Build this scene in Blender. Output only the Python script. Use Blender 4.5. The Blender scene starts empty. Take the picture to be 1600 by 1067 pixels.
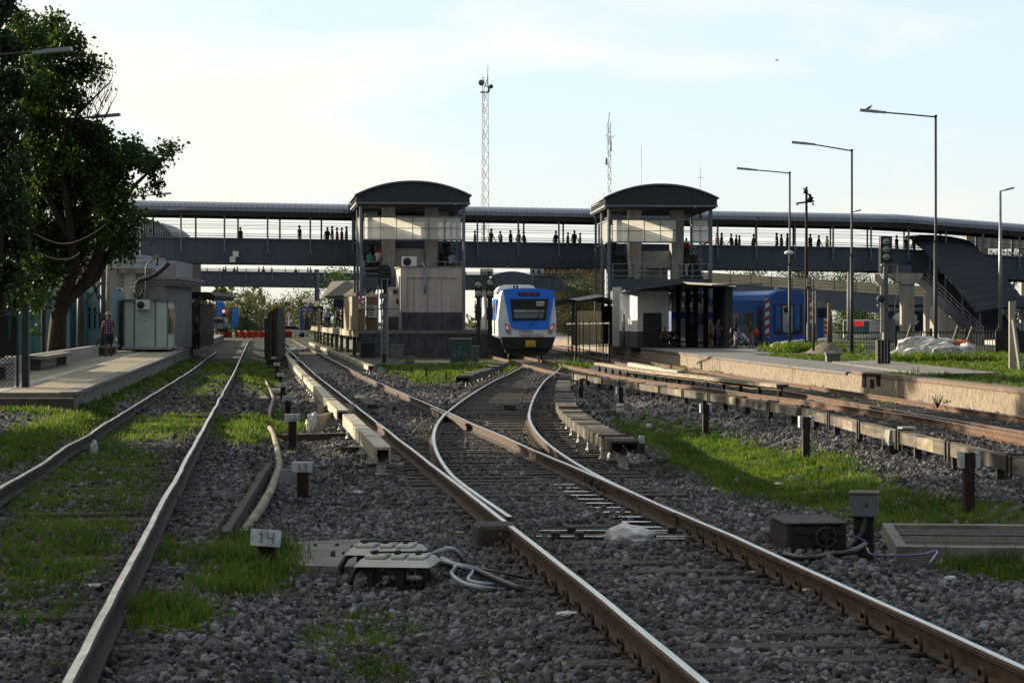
import bpy, bmesh, math, random
import numpy as np
from mathutils import Vector, Matrix, Euler
SC = bpy.context.scene
COL = SC.collection
R = math.radians
rnd = random.Random(7)
nr = np.random.default_rng(11)

# ------------------------------------------------------------------ camera, sky, sun
F = 3700.0          # focal length in photo pixels (1600 wide)
CX, HZ = 800.0, 503.0
CH = 1.8            # camera height above the near rail heads (z = 0)
cam_d = bpy.data.cameras.new('camera')
cam = bpy.data.objects.new('camera', cam_d); COL.objects.link(cam)
cam.location = (0, 0, CH); cam.rotation_euler = (R(90), 0, 0)
cam_d.sensor_width = 36; cam_d.lens = F / 1600 * 36
cam_d.shift_y = -(533.5 - HZ) / 1600
cam_d.clip_start = 0.5; cam_d.clip_end = 9000
SC.camera = cam

SUN_AZ, SUN_EL = R(-54), R(14)      # azimuth from +Y (view direction), negative = left
world = bpy.data.worlds.new('World'); SC.world = world; world.use_nodes = True
nt = world.node_tree; nt.nodes.clear()
sky = nt.nodes.new('ShaderNodeTexSky'); sky.sky_type = 'NISHITA'; sky.sun_disc = False
sky.sun_elevation = SUN_EL; sky.sun_rotation = SUN_AZ
sky.air_density = 1.0; sky.dust_density = 0.8; sky.ozone_density = 1.2
bg = nt.nodes.new('ShaderNodeBackground'); bg.inputs['Strength'].default_value = 0.13
out = nt.nodes.new('ShaderNodeOutputWorld')
tc = nt.nodes.new('ShaderNodeTexCoord')
mp = nt.nodes.new('ShaderNodeMapping'); mp.inputs['Scale'].default_value = (4.5, 4.5, 15.0); mp.inputs['Rotation'].default_value = (0, R(14), 0)
nz = nt.nodes.new('ShaderNodeTexNoise'); nz.inputs['Scale'].default_value = 1.7; nz.inputs['Detail'].default_value = 4; nz.inputs['Distortion'].default_value = 0.3
rp = nt.nodes.new('ShaderNodeValToRGB'); rp.color_ramp.elements[0].position = 0.44; rp.color_ramp.elements[1].position = 0.70
mul = nt.nodes.new('ShaderNodeMath'); mul.operation = 'MULTIPLY'; mul.inputs[1].default_value = 0.9
mx = nt.nodes.new('ShaderNodeMix'); mx.data_type = 'RGBA'
mx.inputs[7].default_value = (4.1, 3.9, 3.45, 1)
sx = nt.nodes.new('ShaderNodeSeparateXYZ')      # thin pale vapour low over the horizon, and a cirrus sheet that thickens towards the sun
hz = nt.nodes.new('ShaderNodeMapRange'); hz.inputs[1].default_value = -.02; hz.inputs[2].default_value = .10; hz.inputs[3].default_value = .95; hz.inputs[4].default_value = 0.0; hz.interpolation_type = 'SMOOTHSTEP'
m3 = nt.nodes.new('ShaderNodeMix'); m3.data_type = 'RGBA'; m3.inputs[7].default_value = (3.65, 3.5, 2.95, 1)
lf = nt.nodes.new('ShaderNodeMapRange'); lf.inputs[1].default_value = .14; lf.inputs[2].default_value = -.24; lf.inputs[3].default_value = -.13; lf.inputs[4].default_value = .2
ad = nt.nodes.new('ShaderNodeMath'); ad.operation = 'ADD'
tint = nt.nodes.new('ShaderNodeMix'); tint.data_type = 'RGBA'; tint.inputs[0].default_value = .86; tint.inputs[7].default_value = (2.75, 3.3, 3.72, 1)
for a, b in ((tc.outputs['Generated'], mp.inputs[0]), (mp.outputs[0], nz.inputs['Vector']), (tc.outputs['Generated'], sx.inputs[0]), (sx.outputs[2], hz.inputs[0]), (sx.outputs[0], lf.inputs[0]),
             (nz.outputs[0], ad.inputs[0]), (lf.outputs[0], ad.inputs[1]), (ad.outputs[0], rp.inputs[0]), (rp.outputs[0], mul.inputs[0]), (sky.outputs[0], tint.inputs[6]),
             (mul.outputs[0], mx.inputs[0]), (tint.outputs[2], mx.inputs[6]), (mx.outputs[2], m3.inputs[6]), (hz.outputs[0], m3.inputs[0]), (bg.outputs[0], out.inputs['Surface'])):
    nt.links.new(a, b)
dp = nt.nodes.new('ShaderNodeVectorMath'); dp.operation = 'DOT_PRODUCT'; dp.inputs[1].default_value = (math.sin(SUN_AZ), math.cos(SUN_AZ), 0)   # the sky dims away from the sun
mr = nt.nodes.new('ShaderNodeMapRange'); mr.inputs[1].default_value = -.6; mr.inputs[2].default_value = .4; mr.inputs[3].default_value = .40; mr.inputs[4].default_value = 1.0; mr.interpolation_type = 'SMOOTHSTEP'
vs_ = nt.nodes.new('ShaderNodeVectorMath'); vs_.operation = 'SCALE'
for a, b in ((tc.outputs['Generated'], dp.inputs[0]), (dp.outputs['Value'], mr.inputs[0]), (m3.outputs[2], vs_.inputs[0]), (mr.outputs[0], vs_.inputs['Scale']), (vs_.outputs[0], bg.inputs['Color'])): nt.links.new(a, b)
sun_d = bpy.data.lights.new('sun', 'SUN'); sun_d.energy = 5.0; sun_d.angle = R(0.53); sun_d.color = (1.0, 0.84, 0.62)
sun = bpy.data.objects.new('sun', sun_d); COL.objects.link(sun)
sd = Vector((math.sin(SUN_AZ) * math.cos(SUN_EL), math.cos(SUN_AZ) * math.cos(SUN_EL), math.sin(SUN_EL)))
sun.rotation_euler = sd.to_track_quat('Z', 'Y').to_euler(); sun.location = (-40, 60, 30)
SC.view_settings.view_transform = 'Standard'; SC.view_settings.look = 'None'
SC.view_settings.gamma = 1.0; SC.view_settings.exposure = 1.05; SC.view_settings.use_curve_mapping = False

# ------------------------------------------------------------------ geometry helpers
TS, TC = 0.1069, 0.9943          # the tracks run forward and a little to the left
TH = math.atan2(TS, TC)          # heading of everything aligned to the tracks
U0 = 3.106                       # lateral position of the main track's centre line
def zr(Y): return -0.0034 * min(max(Y - 20.0, 0.0), 70.0)      # rail head level falls gently
def rel_of(X, Y): return X * TC + Y * TS - U0
def TR(rel, Y):                  # lateral offset from main track at depth Y -> X
    return (rel + U0 - Y * TS) / TC
def W(px, py, Y): return Vector(((px - CX) * Y / F, Y, CH + (HZ - py) * Y / F))
def G(px, py, dz=0.0):           # point of the (rail level + dz) surface seen at a photo pixel
    Y = 40.0
    for _ in range(40): Y = F * (CH - zr(Y) - dz) / (py - HZ)
    return Vector(((px - CX) * Y / F, Y, zr(Y) + dz))
def GZ(px, py, z):
    Y = F * (CH - z) / (py - HZ)
    return Vector(((px - CX) * Y / F, Y, z))

class MB:
    def __init__(s): s.v = []; s.f = []; s.m = []; s.smooth = []
    def add(s, vs, fs, mi=0, sm=False):
        b = len(s.v); s.v += [tuple(x) for x in vs]
        for f in fs: s.f.append(tuple(i + b for i in f)); s.m.append(mi); s.smooth.append(sm)
        return s
    def box(s, x0, x1, y0, y1, z0, z1, mi=0, bev=0.0):
        if bev > 0:
            bm = bmesh.new(); bmesh.ops.create_cube(bm, size=1)
            for v in bm.verts: v.co = Vector((x0 + (v.co.x + .5) * (x1 - x0), y0 + (v.co.y + .5) * (y1 - y0), z0 + (v.co.z + .5) * (z1 - z0)))
            bmesh.ops.bevel(bm, geom=bm.edges[:], offset=bev, segments=1, affect='EDGES')
            return s.bm(bm, mi)
        v = [(x0,y0,z0),(x1,y0,z0),(x1,y1,z0),(x0,y1,z0),(x0,y0,z1),(x1,y0,z1),(x1,y1,z1),(x0,y1,z1)]
        return s.add(v, [(0,3,2,1),(4,5,6,7),(0,1,5,4),(1,2,6,5),(2,3,7,6),(3,0,4,7)], mi)
    def bm(s, bm, mi=0, sm=False):
        bm.verts.index_update(); s.add([v.co[:] for v in bm.verts], [[v.index for v in f.verts] for f in bm.faces], mi, sm); bm.free(); return s
    def beam(s, a, b, w, h, mi=0, up=(0, 0, 1)):      # rectangular bar from a to b
        a, b = Vector(a), Vector(b); d = (b - a)
        if d.length < 1e-6: return s
        d.normalize(); up = Vector(up)
        if abs(d.dot(up)) > .98: up = Vector((0, 1, 0))
        x = d.cross(up).normalized() * (w / 2); z = x.cross(d).normalized() * (h / 2)
        v = [a-x-z, a+x-z, a+x+z, a-x+z, b-x-z, b+x-z, b+x+z, b-x+z]
        return s.add(v, [(3,2,1,0),(4,5,6,7),(0,1,5,4),(1,2,6,5),(2,3,7,6),(3,0,4,7)], mi)
    def tube(s, pts, r, n=8, mi=0, cap=True, sm=True):
        pts = [Vector(p) for p in pts]
        if len(pts) < 2: return s
        rs = r if isinstance(r, (list, tuple)) else [r] * len(pts)
        vs, fs = [], []; prev = None
        for i, p in enumerate(pts):
            d = (pts[min(i+1, len(pts)-1)] - pts[max(i-1, 0)]).normalized()
            if prev is None:
                a = d.cross(Vector((0, 0, 1)))
                if a.length < .05: a = d.cross(Vector((0, 1, 0)))
            else: a = prev - d * prev.dot(d)
            a.normalize(); b = d.cross(a); prev = a
            for k in range(n):
                t = 2 * math.pi * k / n; vs.append(p + (a * math.cos(t) + b * math.sin(t)) * rs[i])
        for i in range(len(pts) - 1):
            for k in range(n):
                k2 = (k + 1) % n; fs.append((i*n+k, i*n+k2, (i+1)*n+k2, (i+1)*n+k))
        s.add(vs, fs, mi, sm)
        if cap:
            b = len(s.v) - len(vs)
            s.f += [tuple(b + k for k in reversed(range(n))), tuple(b + (len(pts)-1)*n + k for k in range(n))]; s.m += [mi, mi]; s.smooth += [False, False]
        return s
    def prism(s, poly, axis, a, b, mi=0):      # polygon in the plane of the two other axes, extruded along axis
        n = len(poly); vs = []
        for t in (a, b):
            for p in poly:
                if axis == 'x': vs.append((t, p[0], p[1]))
                elif axis == 'y': vs.append((p[0], t, p[1]))
                else: vs.append((p[0], p[1], t))
        fs = [tuple(range(n)), tuple(range(2*n-1, n-1, -1))]
        for i in range(n): j = (i + 1) % n; fs.append((j, i, n+i, n+j))
        return s.add(vs, fs, mi)
    def lathe(s, prof, c=(0, 0, 0), n=16, mi=0, sm=True, axis='z'):
        vs, fs = [], []
        for r_, z in prof:
            for k in range(n):
                t = 2*math.pi*k/n; q = (r_*math.cos(t), r_*math.sin(t), z)
                if axis == 'y': q = (q[0], q[2], q[1])
                if axis == 'x': q = (q[2], q[0], q[1])
                vs.append((c[0]+q[0], c[1]+q[1], c[2]+q[2]))
        m = len(prof)
        for i in range(m-1):
            for k in range(n): k2 = (k+1) % n; fs.append((i*n+k, i*n+k2, (i+1)*n+k2, (i+1)*n+k))
        fs.append(tuple(range(n-1, -1, -1))); fs.append(tuple((m-1)*n+k for k in range(n)))
        return s.add(vs, fs, mi, sm)
    def ball(s, c, r, sub=2, mi=0, jit=0.0, sq=(1, 1, 1), seed=0):
        bm = bmesh.new(); bmesh.ops.create_icosphere(bm, subdivisions=sub, radius=1)
        g = random.Random(seed)
        for v in bm.verts:
            k = 1 + g.uniform(-jit, jit); v.co = Vector((c[0]+v.co.x*r*sq[0]*k, c[1]+v.co.y*r*sq[1]*k, c[2]+v.co.z*r*sq[2]*k))
        return s.bm(bm, mi, jit < .05)
    def quad(s, a, b, c, d, mi=0): return s.add([a, b, c, d], [(0, 1, 2, 3)], mi)
    def slab(s, q, t, mi=0):                    # thick sheet: four corners, thickness along normal
        q = [Vector(x) for x in q]; n = (q[1]-q[0]).cross(q[2]-q[0]).normalized() * t
        v = q + [x - n for x in q]
        return s.add(v, [(0,1,2,3),(7,6,5,4),(1,0,4,5),(2,1,5,6),(3,2,6,7),(0,3,7,4)], mi)
    def xf(s, mat):
        s.v = [tuple(mat @ Vector(v)) for v in s.v]; return s
    def join(s, o):
        b = len(s.v); s.v += o.v; s.f += [tuple(i+b for i in f) for f in o.f]; s.m += o.m; s.smooth += o.smooth; return s
    def mesh(s, name, mats):
        me = bpy.data.meshes.new(name); me.from_pydata(s.v, [], s.f)
        for m in (mats if isinstance(mats, (list, tuple)) else [mats]): me.materials.append(m)
        me.polygons.foreach_set('material_index', s.m); me.polygons.foreach_set('use_smooth', s.smooth)
        me.update(); return me

def tag(o, label=None, cat=None, group=None, kind=None):
    if label: o['label'] = label
    if cat: o['category'] = cat
    if group: o['group'] = group
    if kind: o['kind'] = kind
    return o
def thing(name, label, cat, loc=(0, 0, 0), rz=0.0, group=None):
    o = bpy.data.objects.new(name, None); COL.objects.link(o); o.empty_display_size = .3
    o.location = loc; o.rotation_euler = (0, 0, rz); return tag(o, label, cat, group)
def part(name, mb, mats, parent=None, loc=(0, 0, 0), rz=0.0, label=None, world=False):
    if world and parent is not None:
        r = parent
        while r.parent: r = r.parent
        inv = (Matrix.Translation(r.location) @ r.rotation_euler.to_matrix().to_4x4()).inverted(); mb.xf(inv)
    o = bpy.data.objects.new(name, mb.mesh(name, mats)); COL.objects.link(o); o.location = loc; o.rotation_euler = (0, 0, rz)
    if parent: o.parent = parent
    if label: o['label'] = label
    return o
def single(name, mb, mats, label, cat, loc=(0, 0, 0), rz=0.0, group=None, kind=None):
    o = part(name, mb, mats, None, loc, rz); return tag(o, label, cat, group, kind or 'thing')
def world_single(name, mb, mats, label, cat, group=None, kind=None):      # mesh given in world coordinates, origin moved to its base
    v = np.array(mb.v); c = Vector((float(v[:, 0].mean()), float(v[:, 1].mean()), float(v[:, 2].min())))
    mb.xf(Matrix.Translation(-c)); return single(name, mb, mats, label, cat, c, 0, group, kind)
def kids(o): return [c for c in bpy.data.objects if c.parent == o]
def dup(root, loc, rz=None, label=None, group=None, scale=None, rx=None):
    def cp(o, par):
        c = o.copy(); COL.objects.link(c)
        if par: c.parent = par
        for k in KID.get(o.name, []): cp(k, c)
        return c
    global KID
    KID = {}
    for o in bpy.data.objects:
        if o.parent: KID.setdefault(o.parent.name, []).append(o)
    r = cp(root, None); r.location = loc
    if rz is not None: r.rotation_euler[2] = rz
    if scale: r.scale = (scale,) * 3
    return tag(r, label, None, group)
KID = {}
ORD = ['first', 'second', 'third', 'fourth', 'fifth', 'sixth', 'seventh', 'eighth', 'ninth', 'tenth', 'eleventh', 'twelfth', 'thirteenth', 'fourteenth', 'fifteenth', 'sixteenth', 'seventeenth', 'eighteenth']

# ------------------------------------------------------------------ materials
TONE = .74        # darkens all of these colours together, for deeper contrast
def M(name, col, rough=.75, metal=0.0, var=.18, scale=3.0, bump=.15, bscale=35.0, col2=None, spec=.4, lo=.35, hi=.7, stretch=(1, 1, 1), emit=None, bd=.02):
    m = bpy.data.materials.new(name); m.use_nodes = True; t = m.node_tree; b = t.nodes['Principled BSDF']
    b.inputs['Roughness'].default_value = rough; b.inputs['Metallic'].default_value = metal; b.inputs['Specular IOR Level'].default_value = spec
    tc = t.nodes.new('ShaderNodeTexCoord'); mp = t.nodes.new('ShaderNodeMapping'); mp.inputs['Scale'].default_value = stretch
    t.links.new(tc.outputs['Object'], mp.inputs[0])
    n1 = t.nodes.new('ShaderNodeTexNoise'); n1.inputs['Scale'].default_value = scale; n1.inputs['Detail'].default_value = 6; n1.inputs['Roughness'].default_value = .65
    t.links.new(mp.outputs[0], n1.inputs['Vector'])
    r = t.nodes.new('ShaderNodeValToRGB'); e = r.color_ramp.elements
    e[0].position = lo; e[1].position = hi
    if col2: col, col2 = tuple(c * TONE for c in col), tuple(c * TONE for c in col2)
    else: col = tuple(c * TONE for c in col)
    c2 = col2 or tuple(min(1, c * (1 + var)) for c in col); c1 = col if col2 else tuple(c * (1 - var) for c in col)
    e[0].color = (*c1, 1); e[1].color = (*c2, 1)
    t.links.new(n1.outputs[0], r.inputs[0]); t.links.new(r.outputs[0], b.inputs['Base Color'])
    if bump:
        n2 = t.nodes.new('ShaderNodeTexNoise'); n2.inputs['Scale'].default_value = bscale; n2.inputs['Detail'].default_value = 4
        t.links.new(mp.outputs[0], n2.inputs['Vector'])
        bu = t.nodes.new('ShaderNodeBump'); bu.inputs['Strength'].default_value = bump; bu.inputs['Distance'].default_value = bd
        t.links.new(n2.outputs[0], bu.inputs['Height']); t.links.new(bu.outputs[0], b.inputs['Normal'])
        rr = t.nodes.new('ShaderNodeMapRange'); rr.inputs[3].default_value = max(.02, rough - .12); rr.inputs[4].default_value = min(1, rough + .12)
        t.links.new(n1.outputs[0], rr.inputs[0]); t.links.new(rr.outputs[0], b.inputs['Roughness'])
    if emit:
        b.inputs['Emission Color'].default_value = (*emit[0], 1); b.inputs['Emission Strength'].default_value = emit[1]
    return m
def leafmat(name, c1, c2, scale=.6, trans=.45):
    m = bpy.data.materials.new(name); m.use_nodes = True; t = m.node_tree; t.nodes.clear()
    o = t.nodes.new('ShaderNodeOutputMaterial'); d = t.nodes.new('ShaderNodeBsdfPrincipled'); tr = t.nodes.new('ShaderNodeBsdfTranslucent'); mx = t.nodes.new('ShaderNodeMixShader')
    d.inputs['Roughness'].default_value = .55; d.inputs['Specular IOR Level'].default_value = .3
    tc = t.nodes.new('ShaderNodeTexCoord'); n = t.nodes.new('ShaderNodeTexNoise'); n.inputs['Scale'].default_value = scale; n.inputs['Detail'].default_value = 5
    r = t.nodes.new('ShaderNodeValToRGB'); r.color_ramp.elements[0].color = (*c1, 1); r.color_ramp.elements[1].color = (*c2, 1); r.color_ramp.elements[0].position = .35; r.color_ramp.elements[1].position = .68
    at = t.nodes.new('ShaderNodeAttribute'); at.attribute_name = 'tint'
    ma = t.nodes.new('ShaderNodeMath'); ma.operation = 'ADD'
    sb = t.nodes.new('ShaderNodeMath'); sb.operation = 'MULTIPLY_ADD'; sb.inputs[1].default_value = .35; sb.inputs[2].default_value = -.17
    t.links.new(at.outputs['Fac'], sb.inputs[0]); t.links.new(n.outputs[0], ma.inputs[0]); t.links.new(sb.outputs[0], ma.inputs[1])
    t.links.new(tc.outputs['Object'], n.inputs['Vector']); t.links.new(ma.outputs[0], r.inputs[0])
    t.links.new(r.outputs[0], d.inputs['Base Color'])
    hs = t.nodes.new('ShaderNodeMix'); hs.data_type = 'RGBA'; hs.blend_type = 'MULTIPLY'; hs.inputs[0].default_value = 1; hs.inputs[7].default_value = (1.5, 1.5, .7, 1)
    t.links.new(r.outputs[0], hs.inputs[6]); t.links.new(hs.outputs[2], tr.inputs['Color'])
    mx.inputs[0].default_value = trans
    t.links.new(d.outputs[0], mx.inputs[1]); t.links.new(tr.outputs[0], mx.inputs[2]); t.links.new(mx.outputs[0], o.inputs['Surface'])
    return m
m_steel = M('rail_steel', (.40, .39, .37), .3, 1.0, .2, 4, .2, 50, col2=(.78, .76, .72), stretch=(4, .5, 1), bd=.006)
m_steelw = M('worn_rail_steel', (.42, .37, .30), .36, .95, .2, 4, .25, 40, col2=(.95, .88, .76), stretch=(3, .6, 1), bd=.008)
m_rust = M('rail_rust', (.030, .018, .012), .85, 0, .4, 7, .3, 60, col2=(.125, .065, .032))
m_rustdark = M('shade_dark_rail_side', (.014, .010, .008), .88, 0, .4, 6, .3, 60, col2=(.060, .036, .022))  # siding rail rust, with the shade of its sides put into the colour
m_rust2 = M('rail_rust_orange', (.065, .033, .017), .85, 0, .3, 5, .3, 50, col2=(.21, .105, .05))
m_oldsteel = M('dull_rail_top', (.15, .10, .07), .4, .75, .3, 5, .1, 50, col2=(.48, .38, .28))
m_sleeper = M('weathered_sleeper', (.035, .028, .022), .9, 0, .3, 3, .5, 30, col2=(.10, .083, .066), stretch=(.4, 5, 5))
m_beige = M('beige_grp', (.30, .255, .18), .65, 0, .12, 2.5, .15, 30, col2=(.62, .56, .43), stretch=(3, .8, 1))
m_plank = M('weathered_plank', (.045, .038, .028), .88, 0, .3, 2.6, .5, 22, col2=(.27, .225, .165), stretch=(5, .6, 5))
m_plankd = M('dark_plank', (.022, .019, .016), .88, 0, .3, 2.2, .5, 22, col2=(.085, .072, .056), stretch=(5, .6, 5))
m_plankpale = M('pale_plank', (.16, .135, .09), .85, 0, .3, 2.0, .4, 20, col2=(.47, .41, .30), stretch=(3, 1, 3))
m_porc = M('porcelain_insulator', (.55, .52, .46), .3, 0, .15, 8, .0)
m_darkiron = M('dark_iron', (.022, .018, .015), .75, .3, .35, 7, .4, 40, col2=(.060, .048, .038))
m_postrust = M('rusty_post', (.020, .012, .009), .85, .2, .3, 5, .4, 40, col2=(.055, .030, .020))
m_plate = M('white_enamel_plate', (.20, .22, .24), .6, 0, .3, 9, .3, 40, col2=(.52, .57, .62), lo=.3, hi=.55)
m_black = M('black_paint', (.012, .012, .013), .6, 0, .3, 4, .1, 30)
m_numb = M('number_paint', (.05, .05, .05), .7, 0, .4, 10, 0)
m_conc = M('concrete', (.12, .112, .098), .9, 0, .25, 2.6, .35, 24, col2=(.28, .265, .235))
m_lid = M('pale_box_lid', (.42, .42, .38), .55, 0, .12, 4, .1, 30, col2=(.62, .61, .55))
m_concl = M('pale_concrete', (.27, .26, .24), .88, 0, .2, 1.3, .25, 18, col2=(.47, .46, .43), stretch=(2.6, 2.6, .4))
m_bluegrey = M('blue_grey_steel_paint', (.058, .080, .120), .5, .1, .16, 1.2, .1, 12, col2=(.080, .105, .148), stretch=(2.2, 2.2, .3))
m_bgdark = M('dark_slate_cladding', (.030, .040, .052), .6, .1, .15, 1.5, .12, 14)
m_bglight = M('light_steel_trim', (.17, .205, .25), .5, .3, .15, 2, .1, 20)
m_galv = M('galvanised_steel', (.30, .33, .36), .45, .6, .15, 4, .1, 40)
m_pale = M('pale_painted_wall', (.40, .40, .39), .8, 0, .1, 1.0, .12, 14, col2=(.54, .54, .53), stretch=(2.4, 2.4, .4))
m_dplinth = M('dark_plinth', (.030, .035, .045), .8, 0, .3, 1.8, .2, 16, col2=(.10, .108, .12), stretch=(2, 2, .5))
m_white = M('white_paint', (.74, .74, .73), .5, 0, .08, 3, .05)
m_glassdark = M('dark_glass', (.010, .012, .018), .14, 0, .1, 2, 0, spec=.3)
m_blue = M('train_blue', (.006, .20, 1.0), .3, 0, .12, 1.4, .04, 10, spec=.5)
m_blue2 = M('coach_blue', (.008, .10, .42), .38, 0, .2, 1.2, .08, 12, spec=.5)
m_silver = M('train_white', (.85, .88, .93), .35, .1, .08, 1.5, .03)
m_red = M('red_paint', (.45, .02, .02), .45, 0, .15, 3, .05)
m_yellow = M('yellow_paint', (.62, .40, .02), .5, 0, .15, 5, .1)
m_signblue = M('sign_blue', (.008, .065, .32), .5, 0, .1, 2, .03)
m_navy = M('sign_navy', (.012, .030, .11), .5, 0, .1, 2, .03)
m_bark = M('bark', (.020, .015, .011), .95, 0, .4, 4, .9, 18, col2=(.058, .044, .032), stretch=(2, 2, .5), bd=.05)
m_green = M('cabinet_green', (.030, .085, .075), .55, 0, .2, 3, .1, 20)
m_greycab = M('cabinet_grey', (.14, .16, .165), .6, .1, .18, 3, .1, 20)
m_teal = M('teal_cladding', (.035, .155, .165), .65, 0, .18, 1.6, .1, 14)
m_tealpale = M('pale_teal_cladding', (.24, .37, .40), .65, 0, .12, 1.6, .1, 14)
m_mint = M('pale_green_panel', (.66, .74, .66), .6, 0, .08, 1.2, .06, 12)
m_brick = M('brown_brick', (.10, .062, .038), .9, 0, .3, 5, .3, 20, col2=(.19, .13, .08))
m_plastic = M('white_plastic_bag', (.62, .63, .65), .4, 0, .1, 5, .3, 14)
m_sack = M('woven_sack', (.46, .46, .46), .7, 0, .15, 4, .4, 14, col2=(.66, .65, .63))
m_cable = M('black_cable', (.012, .012, .013), .5, 0, .2, 4, 0)
m_cablegrey = M('grey_cable', (.30, .36, .43), .4, 0, .2, 4, 0)
m_cablepurple = M('purple_cable', (.15, .12, .30), .45, 0, .1, 4, 0)
m_orange = M('orange_mesh', (.62, .09, .035), .7, 0, .2, 2, .1)
m_lamp = M('lamp_grey', (.30, .36, .42), .4, .4, .1, 5, .05)
m_lens = M('signal_lens', (.20, .21, .20), .12, 0, .1, 12, .1, spec=.7)
m_skin = M('skin', (.30, .17, .11), .6, 0, .1, 8, 0)
m_skind = M('dark_skin', (.17, .09, .055), .6, 0, .1, 8, 0)
m_hair = M('dark_hair', (.012, .010, .009), .6, 0, .2, 20, 0)
# ------------------------------------------------------------------ terrain
def lerp_tab(tab, y):
    if y <= tab[0][0]: return tab[0][1]
    for (a, va), (b, vb) in zip(tab, tab[1:]):
        if y <= b: return va + (vb - va) * (y - a) / (b - a)
    return tab[-1][1]
def spl(tab, y):                 # smooth (monotone-ish cubic) interpolation
    xs = [t[0] for t in tab]; vs = [t[1] for t in tab]; n = len(xs)
    if y <= xs[0]: return vs[0] + (y - xs[0]) * (vs[1]-vs[0])/(xs[1]-xs[0])
    if y >= xs[-1]: return vs[-1] + (y - xs[-1]) * (vs[-1]-vs[-2])/(xs[-1]-xs[-2])
    i = max(k for k in range(n-1) if xs[k] <= y)
    def sl(k):
        if k == 0: return (vs[1]-vs[0])/(xs[1]-xs[0])
        if k == n-1: return (vs[-1]-vs[-2])/(xs[-1]-xs[-2])
        return (vs[k+1]-vs[k-1])/(xs[k+1]-xs[k-1])
    h = xs[i+1]-xs[i]; t = (y-xs[i])/h; m0, m1 = sl(i)*h, sl(i+1)*h
    return (2*t**3-3*t*t+1)*vs[i] + (t**3-2*t*t+t)*m0 + (-2*t**3+3*t*t)*vs[i+1] + (t**3-t*t)*m1
DIV = [(10, 0), (22, 0), (29, .10), (36, .44), (43, 1.0), (50, 1.75), (65, 3.65), (83, 6.1), (97, 8.2), (109, 9.9), (118, 10.7), (127, 11.25), (240, 15.0)]   # turnout branch
def div(y): return max(0.0, spl(DIV, y)) if y > 22 else 0.0
CR = [(30, 8.6), (38, 9.25), (46, 10.0), (52, 10.22), (60, 10.28), (71, 10.3), (83, 10.35), (95, 10.7), (111, 11.35), (127, 12.1), (240, 15.9)]          # orange rail
DL = [(30, 9.2), (40.7, 9.95), (48, 10.42), (53, 10.75), (59.6, 11.27), (72.7, 12.25), (94, 13.5), (115, 14.7), (180, 19.2), (260, 24.5)]               # left rail beside right platform
PE = [(20, 11.6), (51, 13.45), (66.7, 14.5), (90, 16.0), (110, 17.4), (140, 19.6), (220, 25.4)]                                                       # edge of right platform
def wn(x, y, s, k=0):
    return (math.sin(x*s*1.3+k)*math.cos(y*s*1.7+k*2.1) + .5*math.sin(x*s*3.1+y*s*2.3+k*1.3) + .3*math.cos(x*s*5.3-y*s*6.1+k)) / 1.8
def sst(a, b, x):
    t = min(1, max(0, (x-a)/(b-a))); return t*t*(3-2*t)
def gz(X, Y):
    r = rel_of(X, Y); z = zr(Y) - .185
    z += .035 * wn(X, Y, .9) + .015 * wn(X, Y, 3.1, 2)
    if r < -1.2:                                     # siding side: a little higher, low hollow between the tracks
        z += .10 * sst(-2.6, -3.4, r) - .10 * sst(-1.3, -2.1, r) * sst(-3.4, -2.6, r)
        z += .10 * sst(-6.8, -7.6, r) * sst(60, 44, Y) + .16 * sst(-6.0, -6.6, r)
    else:
        e = max(1.7, div(Y) + 2.4) if Y > 34 else 1.7
        cov = lerp_tab(CR, Y) - 2.75
        k = sst(e, e + .9, r) * sst(cov - .2, cov - 2.0, r) * sst(84, 62, Y)
        z -= .27 * k
    return z
def proj(P): return (CX + P[0] / P[1] * F, HZ + (CH - P[2]) / P[1] * F)

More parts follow.
